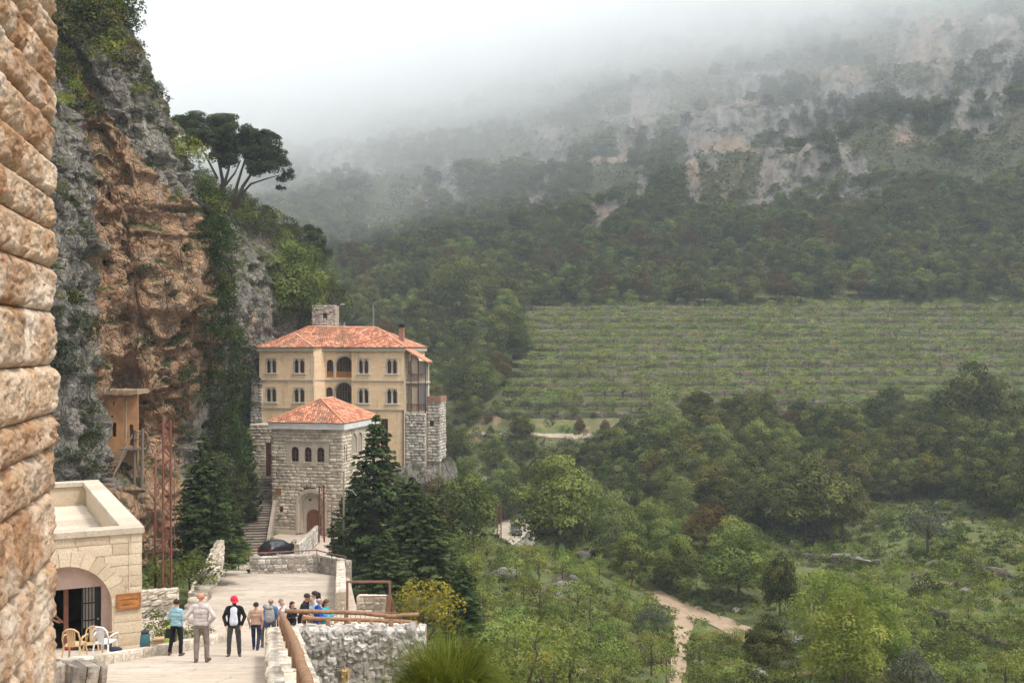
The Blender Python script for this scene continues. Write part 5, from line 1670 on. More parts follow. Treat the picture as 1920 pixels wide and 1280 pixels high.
# ------------------------------------------------------------------ hermitage in the cliff
HO = at(223, 866, 85.5); K = 85.5 / F
def hx(px): return (px - 223) * K
def hzv(py): return (866 - py) * K
he = thing('hermitage', 'orange mud plastered hermitage with a small door under the rock overhang', 'hermitage', HO)
hw = MB()
holes = [(hx(242), hx(250), hzv(836), hzv(795)), (hx(209), hx(218), hzv(819), hzv(792)), (hx(211.5), hx(215), hzv(760), hzv(753)), (hx(208.5), hx(212), hzv(783), hzv(778))]
holed_wall(hw, hx(192), hx(258), hzv(925), hzv(738), 0, 0.35, holes)
hw.add([(hx(258), 0, hzv(925)), (hx(258) - 1.3, 4, hzv(925)), (hx(258) - 1.3, 4, hzv(738)), (hx(258), 0, hzv(738)), (hx(192), 0, hzv(880)), (hx(192), 4, hzv(880)), (hx(192), 4, hzv(738)), (hx(192), 0, hzv(738))], [(0, 1, 2, 3), (4, 7, 6, 5)])
spandrel(hw, round_top(hx(242), hx(250), hzv(836), hzv(795)), hzv(795) + 0.004, 0.004, 0.3)
hw.build('wall', M_ADOBE, he)
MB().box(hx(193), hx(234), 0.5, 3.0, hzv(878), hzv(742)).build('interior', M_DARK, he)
MB().prism(round_top(hx(242.5), hx(249.5), hzv(836), hzv(796)), 0.22, 0.27).build('door', M_FRAME, he)
M_RPLANK = m_plain('weathered_roof_plank', (0.36, 0.25, 0.165), 0.9, 0.25, 4, bump=0.5)
rs = random.Random(2)
for k in range(9):
    xa = hx(178) + k * (hx(263) - hx(178)) / 9
    MB().box(xa, xa + (hx(263) - hx(178)) / 9 - 0.02, -0.55 + rs.uniform(-0.1, 0.1), 2.0, hzv(740) + rs.uniform(-0.05, 0.08), hzv(731) + rs.uniform(0, 0.08)).build('roof_plank', M_RPLANK, he)
MB().tube([(hx(236), -0.02, hzv(830)), (hx(237), -0.02, hzv(750))], 0.03, 6).build('drain_pipe', M_SMOOTH, he)
# wooden stair and platform
ws = thing('wooden_stair', 'grey wooden stair and platform leaning up to the hermitage door', 'stairs', HO)
MB().box(hx(236), hx(276), -1.5, -0.02, hzv(841), hzv(838)).build('platform', M_WOODG, ws)
top_, bot_ = Vector((hx(241), -1.5, hzv(840))), Vector((hx(233), -3.4, hzv(880)))
for s in (-0.42, 0.42): MB().bar(top_ + Vector((s, 0, 0)), bot_ + Vector((s, 0, 0)), 0.07, 0.18).build('stringer', M_WOODG, ws)
for k in range(7):
    q = bot_.lerp(top_, (k + 0.5) / 7); MB().box(q.x - 0.42, q.x + 0.42, q.y - 0.12, q.y + 0.12, q.z - 0.025, q.z + 0.025).build('tread', M_WOODG, ws)
for (px_, ya, yt) in ((262, 945, 803), (276, 935, 800)):
    MB().tube([(hx(px_), -1.3, hzv(ya)), (hx(px_) + 0.08, -1.3, hzv(yt))], 0.13, 8).build('post', M_WOODG, ws)
for yt in (807, 820): MB().bar((hx(262), -1.4, hzv(yt)), (hx(276), -1.4, hzv(yt)), 0.07).build('guard_rail', M_WOODG, ws)
MB().tube([(hx(262), -1.6, hzv(812)), (hx(252), -2.6, hzv(845)), (hx(244), -4.0, hzv(890)), (hx(243), -5.2, hzv(940)), (hx(248), -6.5, hzv(965))], 0.05, 6).build('handrail', M_WOODG, ws)
for (px_, yt, yb, yy_) in ((244, 890, 925, -4.0), (243.5, 915, 950, -4.7), (247, 950, 980, -6)): MB().tube([(hx(px_), yy_, hzv(yb)), (hx(px_), yy_, hzv(yt))], 0.05, 6).build('post', M_WOODG, ws)
# rough rock steps below it
rkst = thing('rock_steps', 'rough stone steps cut below the wooden stair of the hermitage', 'steps', HO)
for k in range(12):
    t = k / 11
    me_ = block_proto('rock_step', 4, 0.08, 0.08, 200 + k, edge=0.25); me_.materials.append(M_WOODG)
    st = link('step', me_, None, rkst, (hx(231) + 0.25 * math.sin(k), -3.9 - 0.42 * k, hzv(882) - 0.30 * k - 0.3)); st.scale = (1.5 + 0.1 * (k % 3), 0.75, 0.34)

# ------------------------------------------------------------------ masts and poles
def lattice(name, label, base, h, w0, w1, mat, bays=12, rz=0.3):
    root = thing(name, label, 'mast', base, rz)
    for sx in (-1, 1):
        for sy in (-1, 1):
            MB().bar((sx * w0 / 2, sy * w0 / 2, -0.3), (sx * w1 / 2, sy * w1 / 2, h), 0.07).build('leg', mat, root)
    br = MB()
    for k in range(bays):
        za, zb = h * k / bays, h * (k + 1) / bays
        wa, wb = w0 + (w1 - w0) * k / bays, w0 + (w1 - w0) * (k + 1) / bays
        s = 1 if k % 2 else -1
        for (ax_, ay_) in ((1, 0), (0, 1)):
            for f_ in (-1, 1):
                if ax_: a, b = (-s * wa / 2, f_ * wa / 2, za), (s * wb / 2, f_ * wb / 2, zb)
                else: a, b = (f_ * wa / 2, -s * wa / 2, za), (f_ * wb / 2, s * wb / 2, zb)
                br.bar(a, b, 0.04)
    br.build('bracing', mat, root)
    return root


b_ = at(313, 1110, 52)
lattice('lattice_mast', 'tall rusty red lattice mast rising beside the rose bushes', b_, 322 / F * 52, 0.40, 0.34, M_RED, 18)
b_ = at(603, 1010, 101)
lattice('lattice_mast', 'red lattice mast standing before the gatehouse door', b_, 100 / F * 101, 0.5, 0.42, M_RED, 9)
b_ = at(1543, 803, 235)
lattice('lattice_mast', 'thin grey lattice mast at the foot of the orchard terraces', b_, 93 / F * 235, 0.9, 0.6, m_plain('dull_steel', (0.16, 0.14, 0.13), 0.7), 10)
b_ = at(936, 1012, 186)
lattice('lattice_mast', 'dark lattice mast beside the lower road', b_, 70 / F * 186, 0.7, 0.5, M_RED, 10)


def pole(label, base, h, r, mat, arm=None):
    root = thing('utility_pole', label, 'pole', base)
    MB().tube([(0, 0, -0.4), (0, 0, h * 0.5), (0.02, 0, h)], [r * 1.1, r, r * 0.85], 8).build('shaft', mat, root, True)
    if arm: MB().tube(arm, 0.03, 6).build('bracket', M_STEEL, root)
    cp_ = MB(); cp_.tube([(0.02, 0, h), (0.02, 0, h + 0.05)], [r * 1.0, r * 0.5], 8); cp_.build('cap', mat, root)
    return root


pole('slim rusty pole beside the tall lattice mast', at(291, 1110, 53), 260 / F * 53, 0.06, M_RED)
pole('dark wooden pole in front of the big fir beside the gatehouse', at(644, 1062, 84), 178 / F * 84, 0.09, M_WOODG, [(0, 0, 6.2), (0.7, 0, 6.0), (1.0, 0, 5.6)])
pole('wooden pole leaning at the right of the gatehouse portal', at(622, 1008, 103), 62 / F * 103, 0.10, M_WOODG)
pole('thin pole on the rocky slope right of the monastery', at(808, 965, 140), 80 / F * 140, 0.07, M_WOODG)
pole('thin dark pole at the edge of the lower road', at(932, 1022, 183), 72 / F * 183, 0.06, M_RED)
pole('dark pole at the far right foot of the orchard', at(1890, 795, 230), 78 / F * 230, 0.16, M_RUST)
pole('pale thin pole among the light green trees at lower right', at(1521, 1250, 88), 122 / F * 88, 0.06, M_WOODG)
lp = thing('street_lamp', 'curved arm street lamp against the cliff beside the lattice mast', 'street lamp', at(327, 980, 66))
MB().tube([(0, 0, -1), (0, 0, 4.2), (0.35, 0, 4.7), (1.3, 0, 5.0), (1.5, 0, 5.02)], 0.03, 6).build('pole', M_WOODG, lp)
MB().box(1.3, 1.75, -0.1, 0.1, 4.98, 5.08).build('lamp_head', M_WOODG, lp)

# ------------------------------------------------------------------ small hut across the valley
hut_p = at(1225, 860, 211)
hu = thing('pump_hut', 'tiny cream block hut among trees below the orchard', 'hut', hut_p, R(-10))
hb = MB(); holed_wall(hb, -1.5, 1.5, -2, 2.5, 0, 0.3, [(-0.6, 0.5, 1.7, 2.2), (-0.2, 0.3, -2, 1.2)]); hb.add([(1.5, 0, -2), (1.5, 2.5, -2), (1.5, 2.5, 2.5), (1.5, 0, 2.5), (-1.5, 0, -2), (-1.5, 2.5, -2), (-1.5, 2.5, 2.5), (-1.5, 0, 2.5)], [(0, 1, 2, 3), (4, 7, 6, 5), (1, 5, 6, 2)])
hb.build('wall', M_SMOOTH, hu)
MB().box(-1.75, 1.75, -0.25, 2.75, 2.5, 2.72).build('roof', M_BRICK, hu)
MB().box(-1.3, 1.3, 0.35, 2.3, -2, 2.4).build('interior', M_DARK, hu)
tp_ = MB()
tq = at(1188, 829, 222)
wv = [(-1.6 + 3.2 * i / 6, -0.4 + 0.8 * j / 3, 0.25 * math.sin(i * 1.3 + j) * 0.4 + (3 - i) * 0.06) for j in range(4) for i in range(7)]
tp_.add(wv, [(j * 7 + i, j * 7 + i + 1, (j + 1) * 7 + i + 1, (j + 1) * 7 + i) for j in range(3) for i in range(6)])
trp = tp_.build('tarpaulin', m_plain('white_sheet', (0.75, 0.75, 0.75), 0.6, 0.05)); trp.location = tq; trp.rotation_euler = (R(35), 0, 0)
tag(trp, 'white sheet lying on the slope beside the tiny hut', 'tarpaulin', None, 'thing')

# ------------------------------------------------------------------ bare rock carrying the annexe
def outcrop(label, c, r, seed, n=46, och=0.0):
    u = np.linspace(0, 2 * np.pi, n, endpoint=False); v = np.linspace(0.03, np.pi - 0.03, n)
    D = np.array([(math.sin(b_) * math.cos(a_), math.sin(b_) * math.sin(a_), math.cos(b_)) for b_ in v for a_ in u])
    q1, q2, qi = cells(D * 2.6 + seed)
    r2 = 1 + 0.22 * fbm(D * 1.2 + seed, 3) + 0.30 * (qi - 0.5) + 0.12 * fbm(D * 5 + seed, 3, ridge=True)
    me = np_mesh('rock_outcrop', D * r2[:, None] * np.array(r), grid_faces(n, n, True), False, {'ochre': ('POINT', np.full(n * n, och))})
    o = link('rock_outcrop', me, M_CLIFF, None, c)
    return tag(o, label, 'rock', None, 'thing')


outcrop('pale rock under the stone annexe', Vector((-10.3, 136.5, -18.8)), (3.2, 4.0, 5.0), 3)
outcrop('rock shoulder below the gallery footing', Vector((-13.5, 134.5, -19.5)), (3.6, 4.0, 4.6), 8)
outcrop('rock spur running down from the annexe', Vector((-7.6, 143, -22.5)), (3.4, 4.5, 4.5), 12)

outcrop('orange rock ledge carrying the hermitage', HO + Vector((0.4, 0.8, -3.3)), (3.0, 2.4, 2.7), 31, 46, 0.9)
outcrop('orange rock bank beneath the rough stone steps', HO + Vector((0.3, -5.2, -4.5)), (2.4, 4.2, 3.0), 35, 46, 0.8)
outcrop('grey rock bank left of the rough stone steps', HO + Vector((-3.4, -4.0, -4.2)), (2.2, 4.0, 4.0), 39, 46, 0.2)
# ------------------------------------------------------------------ foliage meshes
def leaf_cards(C, N, size, rs, aspect=0.6, fold=0.18):
    """one diamond-shaped leaf cluster per centre C with normal N"""
    n = len(C)
    T = rs.normal(size=(n, 3)); T -= (T * N).sum(1)[:, None] * N; T /= np.linalg.norm(T, axis=1)[:, None] + 1e-9
    B = np.cross(N, T)
    s = np.asarray(size)[:, None]
    V = np.stack([C - T * s * 0.5, C + B * s * aspect * 0.5 + N * s * fold, C + T * s * 0.5, C - B * s * aspect * 0.5 + N * s * fold * rs.uniform(-1, 1, (n, 1))], 1).reshape(-1, 3)
    Fq = np.arange(n * 4).reshape(n, 4)
    return V, Fq


def crown(clumps, per, leaf, seed, up=0.45, jit=0.27, low=0.35, aspect=0.6):
    """leaf clusters over the shells of many small clumps; returns V, F, tint"""
    rs = np.random.default_rng(seed)
    Vs, Fs, Ts = [], [], []
    b = 0
    for (cx, cy, cz, rx, ry, rz) in clumps:
        n = max(6, int(per * (rx * ry + rx * rz + ry * rz) / 3))
        D = rs.normal(size=(n, 3)); D /= np.linalg.norm(D, axis=1)[:, None]
        dn = D[:, 2] < -0.2
        D[dn & (rs.random(n) > low), 2] *= -1
        rad = rs.uniform(0.62, 1.08, n) ** 0.8
        lump = 1 + 0.22 * gnoise(D * 2.1 + seed + cx)
        C = np.array([cx, cy, cz]) + D * np.array([rx, ry, rz]) * (rad * lump)[:, None]
        N = D + np.array([0, 0, up]) + rs.normal(size=(n, 3)) * jit
        N /= np.linalg.norm(N, axis=1)[:, None]
        V, Fq = leaf_cards(C, N, leaf * rs.uniform(0.6, 1.4, n), rs, aspect)
        tint = np.clip(rs.uniform(-0.1, 1.1) * 0.75 + rs.uniform(0, 0.3, n), 0, 1)
        Vs.append(V); Fs.append(Fq + b); Ts.append(np.repeat(tint, 4)); b += len(V)
    return np.concatenate(Vs), np.concatenate(Fs), np.concatenate(Ts)


def crown_mesh(name, clumps, per, leaf, seed, mat, **k):
    V, Fq, T = crown(clumps, per, leaf, seed, **k)
    me = np_mesh(name, V, Fq, False, {'tint': ('POINT', T)})
    me.materials.append(mat)
    return me


def trunk_mesh(name, h, r, limbs, mat, lean=(0, 0), forks=None):
    mb = MB()
    top = Vector((lean[0], lean[1], h))
    pts = [Vector((lean[0] * t * t + 0.08 * math.sin(t * 5) * r * 4, lean[1] * t * t, h * t - 0.3 * (t == 0))) for t in (0, 0.2, 0.45, 0.7, 1.0)]
    mb.tube(pts, [r * 1.5, r, r * 0.85, r * 0.65, r * 0.35], 7)
    for (p, t0) in limbs:
        a = pts[0].lerp(pts[-1], t0); p = Vector(p)
        m = a.lerp(p, 0.5) + Vector((0, 0, -0.08 * (p - a).length))
        mb.tube([a, m, p], [r * 0.5, r * 0.32, r * 0.12], 5)
    me = mb.mesh(name, True); me.materials.append(mat)
    return me


def merged(name, meshes):
    """trunk and crown in one mesh, for trees too far off to show their parts"""
    Vs, F3, mi, T, b = [], [], [], [], 0
    mats = []
    me = bpy.data.meshes.new(name)
    vv, ff, mm, tt = [], [], [], []
    for k, m in enumerate(meshes):
        co = np.empty(len(m.vertices) * 3, np.float32); m.vertices.foreach_get('co', co)
        vv.append(co.reshape(-1, 3))
        ff += [tuple(i + b for i in p.vertices) for p in m.polygons]
        mm += [k] * len(m.polygons)
        if 'tint' in m.attributes:
            a = np.empty(len(m.vertices), np.float32); m.attributes['tint'].data.foreach_get('value', a); tt.append(a)
        else: tt.append(np.zeros(len(m.vertices), np.float32))
        b += len(m.vertices)
        me.materials.append(m.materials[0])
    me.from_pydata(np.concatenate(vv).tolist(), [], ff)
    me.polygons.foreach_set('material_index', np.array(mm, np.int32))
    a = me.attributes.new('tint', 'FLOAT', 'POINT'); a.data.foreach_set('value', np.concatenate(tt))
    me.update()
    return me


def blob_clumps(n, h, cw, cz, ch, seed, rmin=0.11, rmax=0.18, top=1.0):
    """clump spheres spread over an egg-shaped envelope"""
    rs = np.random.default_rng(seed)
    out = []
    k = 0
    while len(out) < n and k < 4000:
        k += 1
        d = rs.normal(size=3); d /= np.linalg.norm(d)
        if d[2] < -0.55: continue
        q = rs.uniform(0.45, 0.95)
        p = np.array([d[0] * cw * q, d[1] * cw * q, cz + d[2] * ch * q])
        if d[2] > 0: p[:2] *= 1 - 0.35 * top * d[2]
        r = rs.uniform(rmin, rmax) * h
        if any(np.linalg.norm(p - np.array(o[:3])) < 0.55 * (r + o[3]) for o in out): continue
        out.append((*p, r, r, r * rs.uniform(0.7, 0.95)))
    return out


M_BARK = m_plain('bark', (0.085, 0.062, 0.045), 0.95, 0.3, 6, bump=0.5)
M_BARKP = m_plain('pale_bark', (0.20, 0.165, 0.13), 0.95, 0.3, 6, bump=0.5)
L_OAK = m_leaf('evergreen_oak_leaves', (0.014, 0.023, 0.009), (0.130, 0.142, 0.042), (0.16, 0.118, 0.034), 0.02, 0.28, 0.15)
L_FRESH = m_leaf('fresh_leaves', (0.038, 0.060, 0.016), (0.190, 0.222, 0.062), None, 0.014, 0.25, 0.3)
L_PALE = m_leaf('pale_spring_leaves', (0.095, 0.125, 0.045), (0.215, 0.245, 0.095), None, 0.02, 0.2, 0.4)
L_BRIGHT = m_leaf('yellow_green_leaves', (0.11, 0.150, 0.030), (0.270, 0.300, 0.075), None, 0.02, 0.15, 0.4)
L_BROWN = m_leaf('russet_leaves', (0.050, 0.038, 0.016), (0.140, 0.095, 0.036), None, 0.015, 0.15)
L_OLIVE = m_leaf('olive_leaves', (0.050, 0.058, 0.042), (0.125, 0.135, 0.095), None, 0.015, 0.15)
L_ORCH = m_leaf('orchard_leaves', (0.052, 0.078, 0.020), (0.260, 0.300, 0.085), None, 0.03, 0.25, 0.4)
L_SCRUB = m_leaf('scrub_leaves', (0.026, 0.036, 0.016), (0.115, 0.118, 0.046), (0.17, 0.145, 0.055), 0.03, 0.35)
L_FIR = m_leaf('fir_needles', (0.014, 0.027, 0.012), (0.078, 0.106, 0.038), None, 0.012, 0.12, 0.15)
L_PINE = m_leaf('pine_needles', (0.020, 0.032, 0.016), (0.070, 0.085, 0.038), None, 0.012, 0.12, 0.2)
L_YEL = m_leaf('yellow_bush_leaves', (0.105, 0.095, 0.022), (0.310, 0.250, 0.045), None, 0.01, 0.1, 0.35)
L_GRASS = m_leaf('grass_blades', (0.052, 0.072, 0.022), (0.165, 0.175, 0.062), None, 0.03, 0.3, 0.35)
L_TUSS = m_leaf('tussock_blades', (0.035, 0.048, 0.010), (0.200, 0.225, 0.035), None, 0.0, 0.0, 0.3)
L_IVY = m_leaf('ivy_leaves', (0.014, 0.026, 0.010), (0.055, 0.078, 0.022), None, 0.02, 0.25)

KIND = {}


def make_kind(key, h, mk, n_var=3):
    """prototype pairs (trunk, crown) for height h = 1 unit trees are scaled from"""
    KIND[key] = dict(h=h, var=[mk(i) for i in range(n_var)], far=None)


def mk_broad(mat, h, cw, czf, chf, n, per, leaf, r=0.18, bark=None, base=50, top=1.0, rmin=0.11, rmax=0.18, tf=0.72):
    def f(i):
        cl = blob_clumps(n, h, cw, h * czf, h * chf, base + i, rmin, rmax, top)
        limbs = [((c[0] * 0.8, c[1] * 0.8, c[2] - 0.2), 0.45 + 0.4 * (j % 3) / 3) for j, c in enumerate(cl) if j % 3 == 0]
        return (trunk_mesh('trunk', h * tf, r, limbs, bark or M_BARK), crown_mesh('crown', cl, per, leaf, base + i, mat))
    return f


make_kind('oak', 10, mk_broad(L_OAK, 10, 4.3, 0.55, 0.44, 46, 150, 0.34, base=50), 4)
make_kind('fresh', 10, mk_broad(L_FRESH, 10, 3.9, 0.54, 0.46, 42, 130, 0.32, base=70), 4)
make_kind('pale', 10, mk_broad(L_PALE, 10, 2.9, 0.54, 0.48, 28, 80, 0.30, base=90, bark=M_BARKP), 3)
make_kind('bright', 10, mk_broad(L_BRIGHT, 10, 3.2, 0.52, 0.48, 46, 140, 0.28, base=110, bark=M_BARKP), 3)
make_kind('brown', 10, mk_broad(L_BROWN, 10, 4.2, 0.52, 0.46, 42, 140, 0.30, base=130), 2)
make_kind('olive', 6, mk_broad(L_OLIVE, 6, 2.8, 0.56, 0.42, 26, 120, 0.26, base=150), 2)
make_kind('orchard', 3.2, mk_broad(L_ORCH, 3.2, 1.45, 0.62, 0.36, 20, 150, 0.17, 0.07, M_BARK, 170, 0.4, 0.12, 0.18), 6)
make_kind('shrub', 2.4, mk_broad(L_SCRUB, 2.4, 1.7, 0.30, 0.55, 22, 150, 0.20, 0.05, M_BARK, 190, 0.6, 0.16, 0.26, 0.3), 4)
make_kind('gshrub', 2.4, mk_broad(L_FRESH, 2.4, 1.6, 0.30, 0.55, 20, 150, 0.19, 0.05, M_BARK, 210, 0.6, 0.16, 0.26, 0.3), 3)
make_kind('yshrub', 2.4, mk_broad(L_BRIGHT, 2.4, 1.6, 0.30, 0.55, 20, 150, 0.19, 0.05, M_BARK, 230, 0.6, 0.16, 0.26, 0.3), 2)
make_kind('ivy', 2.4, mk_broad(L_IVY, 2.4, 1.7, 0.32, 0.6, 22, 160, 0.19, 0.05, M_BARK, 250, 0.4, 0.16, 0.26, 0.3), 3)


def conifer(h, Rb, seed, whorls, per, leaf, mat, bark, droop=0.25, base=0.06, power=0.8):
    rs = np.random.default_rng(seed)
    C, N, S, T = [], [], [], []
    tk = MB(); tk.tube([(0, 0, -0.5), (0, 0, h * 0.4), (0.02 * h, 0, h * 0.8), (0, 0, h)], [h * 0.02, h * 0.015, h * 0.007, 0.01], 7)
    for w in range(whorls):
        t = base + (1 - base) * (w + rs.uniform(-0.3, 0.3)) / whorls
        z = h * t
        L0 = Rb * max(0.03, (1 - t)) ** power * rs.uniform(0.8, 1.15)
        nb = int(rs.integers(6, 9))
        a0 = rs.uniform(0, 6.28)
        for b in range(nb):
            a = a0 + 6.283 * b / nb + rs.uniform(-0.3, 0.3)
            L = L0 * rs.uniform(0.72, 1.15)
            d = np.array([math.cos(a), math.sin(a), 0]); s = np.array([-d[1], d[0], 0])
            m = max(4, int(per * L))
            u = rs.uniform(0.15, 1.0, m) ** 0.75
            lat = rs.normal(0, 0.16, m) * L * (1.05 - u) + rs.normal(0, 0.05, m) * L
            zz = z + L * (0.12 * u - droop * u * u + 0.12 * u ** 6) - np.abs(lat) * 0.15 + rs.normal(0, 0.05, m)
            P = d * (u * L)[:, None] + s * lat[:, None]; P[:, 2] = zz
            nn = np.array([0, 0, 1.0]) + d * 0.35 + rs.normal(size=(m, 3)) * 0.38
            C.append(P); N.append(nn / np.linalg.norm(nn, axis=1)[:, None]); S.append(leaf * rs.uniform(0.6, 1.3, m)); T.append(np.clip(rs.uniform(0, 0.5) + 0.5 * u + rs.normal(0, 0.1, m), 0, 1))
            if w % 2 == 0: tk.tube([(0, 0, z), tuple(d * L * 0.5 + np.array([0, 0, z + L * (0.06 - droop * 0.25)])), tuple(d * L * 0.9 + np.array([0, 0, z + L * (0.1 - droop * 0.8)]))], [h * 0.004, h * 0.0025, 0.005], 4)
    C = np.concatenate(C); N = np.concatenate(N); S = np.concatenate(S); T = np.concatenate(T)
    V, Fq = leaf_cards(C, N, S, rs, 0.5, 0.1)
    me = np_mesh('crown', V, Fq, False, {'tint': ('POINT', np.repeat(T, 4))}); me.materials.append(mat)
    tm = tk.mesh('trunk', True); tm.materials.append(bark)
    return tm, me


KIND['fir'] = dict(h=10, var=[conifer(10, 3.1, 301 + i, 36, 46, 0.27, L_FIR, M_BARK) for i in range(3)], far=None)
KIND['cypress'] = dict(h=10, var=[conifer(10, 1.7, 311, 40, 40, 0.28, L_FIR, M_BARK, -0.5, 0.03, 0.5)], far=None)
NAME = dict(oak='oak_tree', fresh='broadleaf_tree', pale='poplar_tree', bright='spring_tree', brown='russet_tree', olive='olive_tree', orchard='fruit_tree', shrub='shrub', gshrub='shrub', yshrub='shrub', ivy='ivy_bush', fir='fir_tree', cypress='cypress_tree')
CAT = dict(oak='tree', fresh='tree', pale='tree', bright='tree', brown='tree', olive='tree', orchard='fruit tree', shrub='shrub', gshrub='shrub', yshrub='shrub', ivy='ivy', fir='fir tree', cypress='cypress')
_cnt = {}


def far_mesh(kind, i):
    K = KIND[kind]
    if K['far'] is None: K['far'] = [None] * len(K['var'])
    if K['far'][i] is None: K['far'][i] = merged(NAME[kind], K['var'][i])
    return K['far'][i]


WAIT = []


def plant(kind, p, h, label, group=None, wide=1.0, parts=True, rz=None):
    if kind in ('shrub', 'gshrub', 'yshrub', 'orchard'): WAIT.append((kind, Vector(p), h, label, group, wide))
    else: plant_now(kind, p, h, label, group, wide, rz)


def plant_now(kind, p, h, label, group=None, wide=1.0, rz=None):
    parts = True
    K = KIND[kind]; c = _cnt.get(kind, 0); _cnt[kind] = c + 1
    i = c % len(K['var']); s = h / K['h']
    rz = random.uniform(0, 6.28) if rz is None else rz
    if parts:
        o = thing(NAME[kind], label, CAT[kind], p, rz, group)
        o.scale = (s * wide, s * wide, s)
        t = bpy.data.objects.new('trunk', K['var'][i][0]); COL.objects.link(t); t.parent = o
        cr = bpy.data.objects.new('crown', K['var'][i][1]); COL.objects.link(cr); cr.parent = o
    else:
        o = bpy.data.objects.new(NAME[kind], far_mesh(kind, i)); COL.objects.link(o)
        o.location = p; o.rotation_euler = (0, 0, rz); o.scale = (s * wide, s * wide, s)
        tag(o, label, CAT[kind], group, 'thing')
    return o


def by_px(kind, px, top, base, label, group=None, Y=None, wide=1.0, surf=None, sink=0.3):
    """a plant whose foot and tip are read off the photograph, standing on the ground there"""
    if Y is None:
        h = ray(px, base, *(surf or (BV_T,)))
        if h is None: return None
        p = h[0]
    else:
        p = at(px, base, Y)
    hgt = (base - top) / F * p.y
    return plant(kind, p - Vector((0, 0, sink)), hgt + sink, label, group, wide)


# ------------------------------------------------------------------ trees that stand out in the photograph
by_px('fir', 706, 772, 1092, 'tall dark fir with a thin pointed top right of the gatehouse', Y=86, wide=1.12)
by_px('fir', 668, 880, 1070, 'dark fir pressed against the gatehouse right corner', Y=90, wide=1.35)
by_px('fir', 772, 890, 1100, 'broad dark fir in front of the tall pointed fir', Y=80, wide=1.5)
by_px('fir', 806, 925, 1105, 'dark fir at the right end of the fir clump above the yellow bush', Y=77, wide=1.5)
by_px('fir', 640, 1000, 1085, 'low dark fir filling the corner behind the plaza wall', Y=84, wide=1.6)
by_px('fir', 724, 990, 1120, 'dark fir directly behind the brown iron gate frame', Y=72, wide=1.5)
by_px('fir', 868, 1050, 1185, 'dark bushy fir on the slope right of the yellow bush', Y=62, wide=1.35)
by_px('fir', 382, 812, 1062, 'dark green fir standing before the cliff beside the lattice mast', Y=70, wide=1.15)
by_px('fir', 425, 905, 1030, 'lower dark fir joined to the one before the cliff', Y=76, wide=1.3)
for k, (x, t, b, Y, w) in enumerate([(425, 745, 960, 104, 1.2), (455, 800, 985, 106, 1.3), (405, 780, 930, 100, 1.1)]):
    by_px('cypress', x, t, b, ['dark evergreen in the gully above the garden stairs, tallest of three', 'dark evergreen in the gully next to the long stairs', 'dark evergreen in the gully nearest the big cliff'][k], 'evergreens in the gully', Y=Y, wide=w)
by_px('bright', 447, 1000, 1078, 'small loose tree beside the ramp below the stairs', Y=84, wide=0.9)
yb = blob_clumps(34, 3.2, 1.35, 1.6, 1.45, 400, 0.10, 0.17)
yo = thing('yellow_bush', 'rounded yellow green bush behind the end of the log railing', 'bush', at(800, 1215, 44))
link('stems', trunk_mesh('stems', 1.8, 0.07, [((c[0] * .8, c[1] * .8, c[2]), 0.3) for c in yb[::3]], M_BARK), None, yo)
link('crown', crown_mesh('crown', yb, 330, 0.13, 401, L_YEL), None, yo)

HAND = [  # kind, px, top, base, label
    ('fresh', 1045, 858, 1042, 'tall light green tree behind the russet tree in mid valley'), ('brown', 1042, 922, 1040, 'russet brown tree beside the lower road'), ('fresh', 872, 880, 1022, 'green tree left of the lower road mast'),
    ('fresh', 945, 882, 975, 'yellowish green tree just above the lower road'), ('fresh', 1110, 905, 1010, 'green tree right of the tall light green tree'), ('fresh', 1155, 940, 1045, 'rounded green tree above the end of the earth track'),
    ('pale', 1246, 733, 858, 'pale feathery tree standing before the orchard terraces by the hut'), ('fresh', 1262, 775, 880, 'green tree directly right of the tiny hut'), ('pale', 1276, 895, 1005, 'pale willow like tree against the dark oaks'),
    ('brown', 1330, 945, 1058, 'russet tree beside the pale willow like tree'), ('fresh', 1185, 1000, 1098, 'dense green tree left above the earth track'), ('fresh', 1270, 1010, 1112, 'broad green tree above the fork of the earth track'),
    ('fresh', 1385, 985, 1130, 'large green tree above the right branch of the earth track'), ('oak', 1462, 1040, 1160, 'dark narrow evergreen right of the earth track'), ('oak', 1440, 1160, 1255, 'small dark round tree with visible trunk below the track'),
    ('bright', 1585, 1105, 1300, 'large bright yellow green tree at the lower right'), ('bright', 1632, 1082, 1270, 'bright yellow green tree behind the large one at the lower right'), ('bright', 1545, 1060, 1240, 'pale yellow tree at the left of the bright lower right trees'),
    ('olive', 1712, 1215, 1310, 'dark grey green olive tree at the bottom edge'), ('olive', 1740, 940, 1035, 'round greyish bush tree in the meadow below the dark oaks'), ('oak', 1510, 862, 1020, 'big dark oak with russet top left of the meadow'),
    ('oak', 1580, 890, 1012, 'big dark oak at the left edge of the meadow'), ('olive', 1222, 1130, 1200, 'grey round bush left of the earth track'), ('oak', 1130, 805, 850, 'dark bushy tree beside the white sheet'), ('fresh', 862, 480, 600, 'pale tall tree in the wood above the monastery roof'),
    ('fresh', 955, 575, 680, 'bright round tree at the upper left corner of the orchard'), ('oak', 1830, 690, 840, 'tall dark evergreen in front of the orchard at the right'), ('oak', 1310, 735, 810, 'dark evergreen below the orchard right of the pale feathery tree'),
    ('oak', 1365, 745, 815, 'dark russet evergreen below the orchard, second from the pale feathery tree'), ('fresh', 850, 905, 1000, 'green tree at the foot of the rock below the annexe'), ('brown', 820, 905, 1010, 'reddish scrubby tree below the annexe rock'),
    ('oak', 850, 815, 905, 'dark tree directly right of the stone annexe')]
for (k, x, t, b, lab) in HAND:
    wide = 0.62 if 'narrow' in lab else {'pale': 0.85}.get(k, 1.0)
    by_px(k, x, t, b, lab, wide=wide)
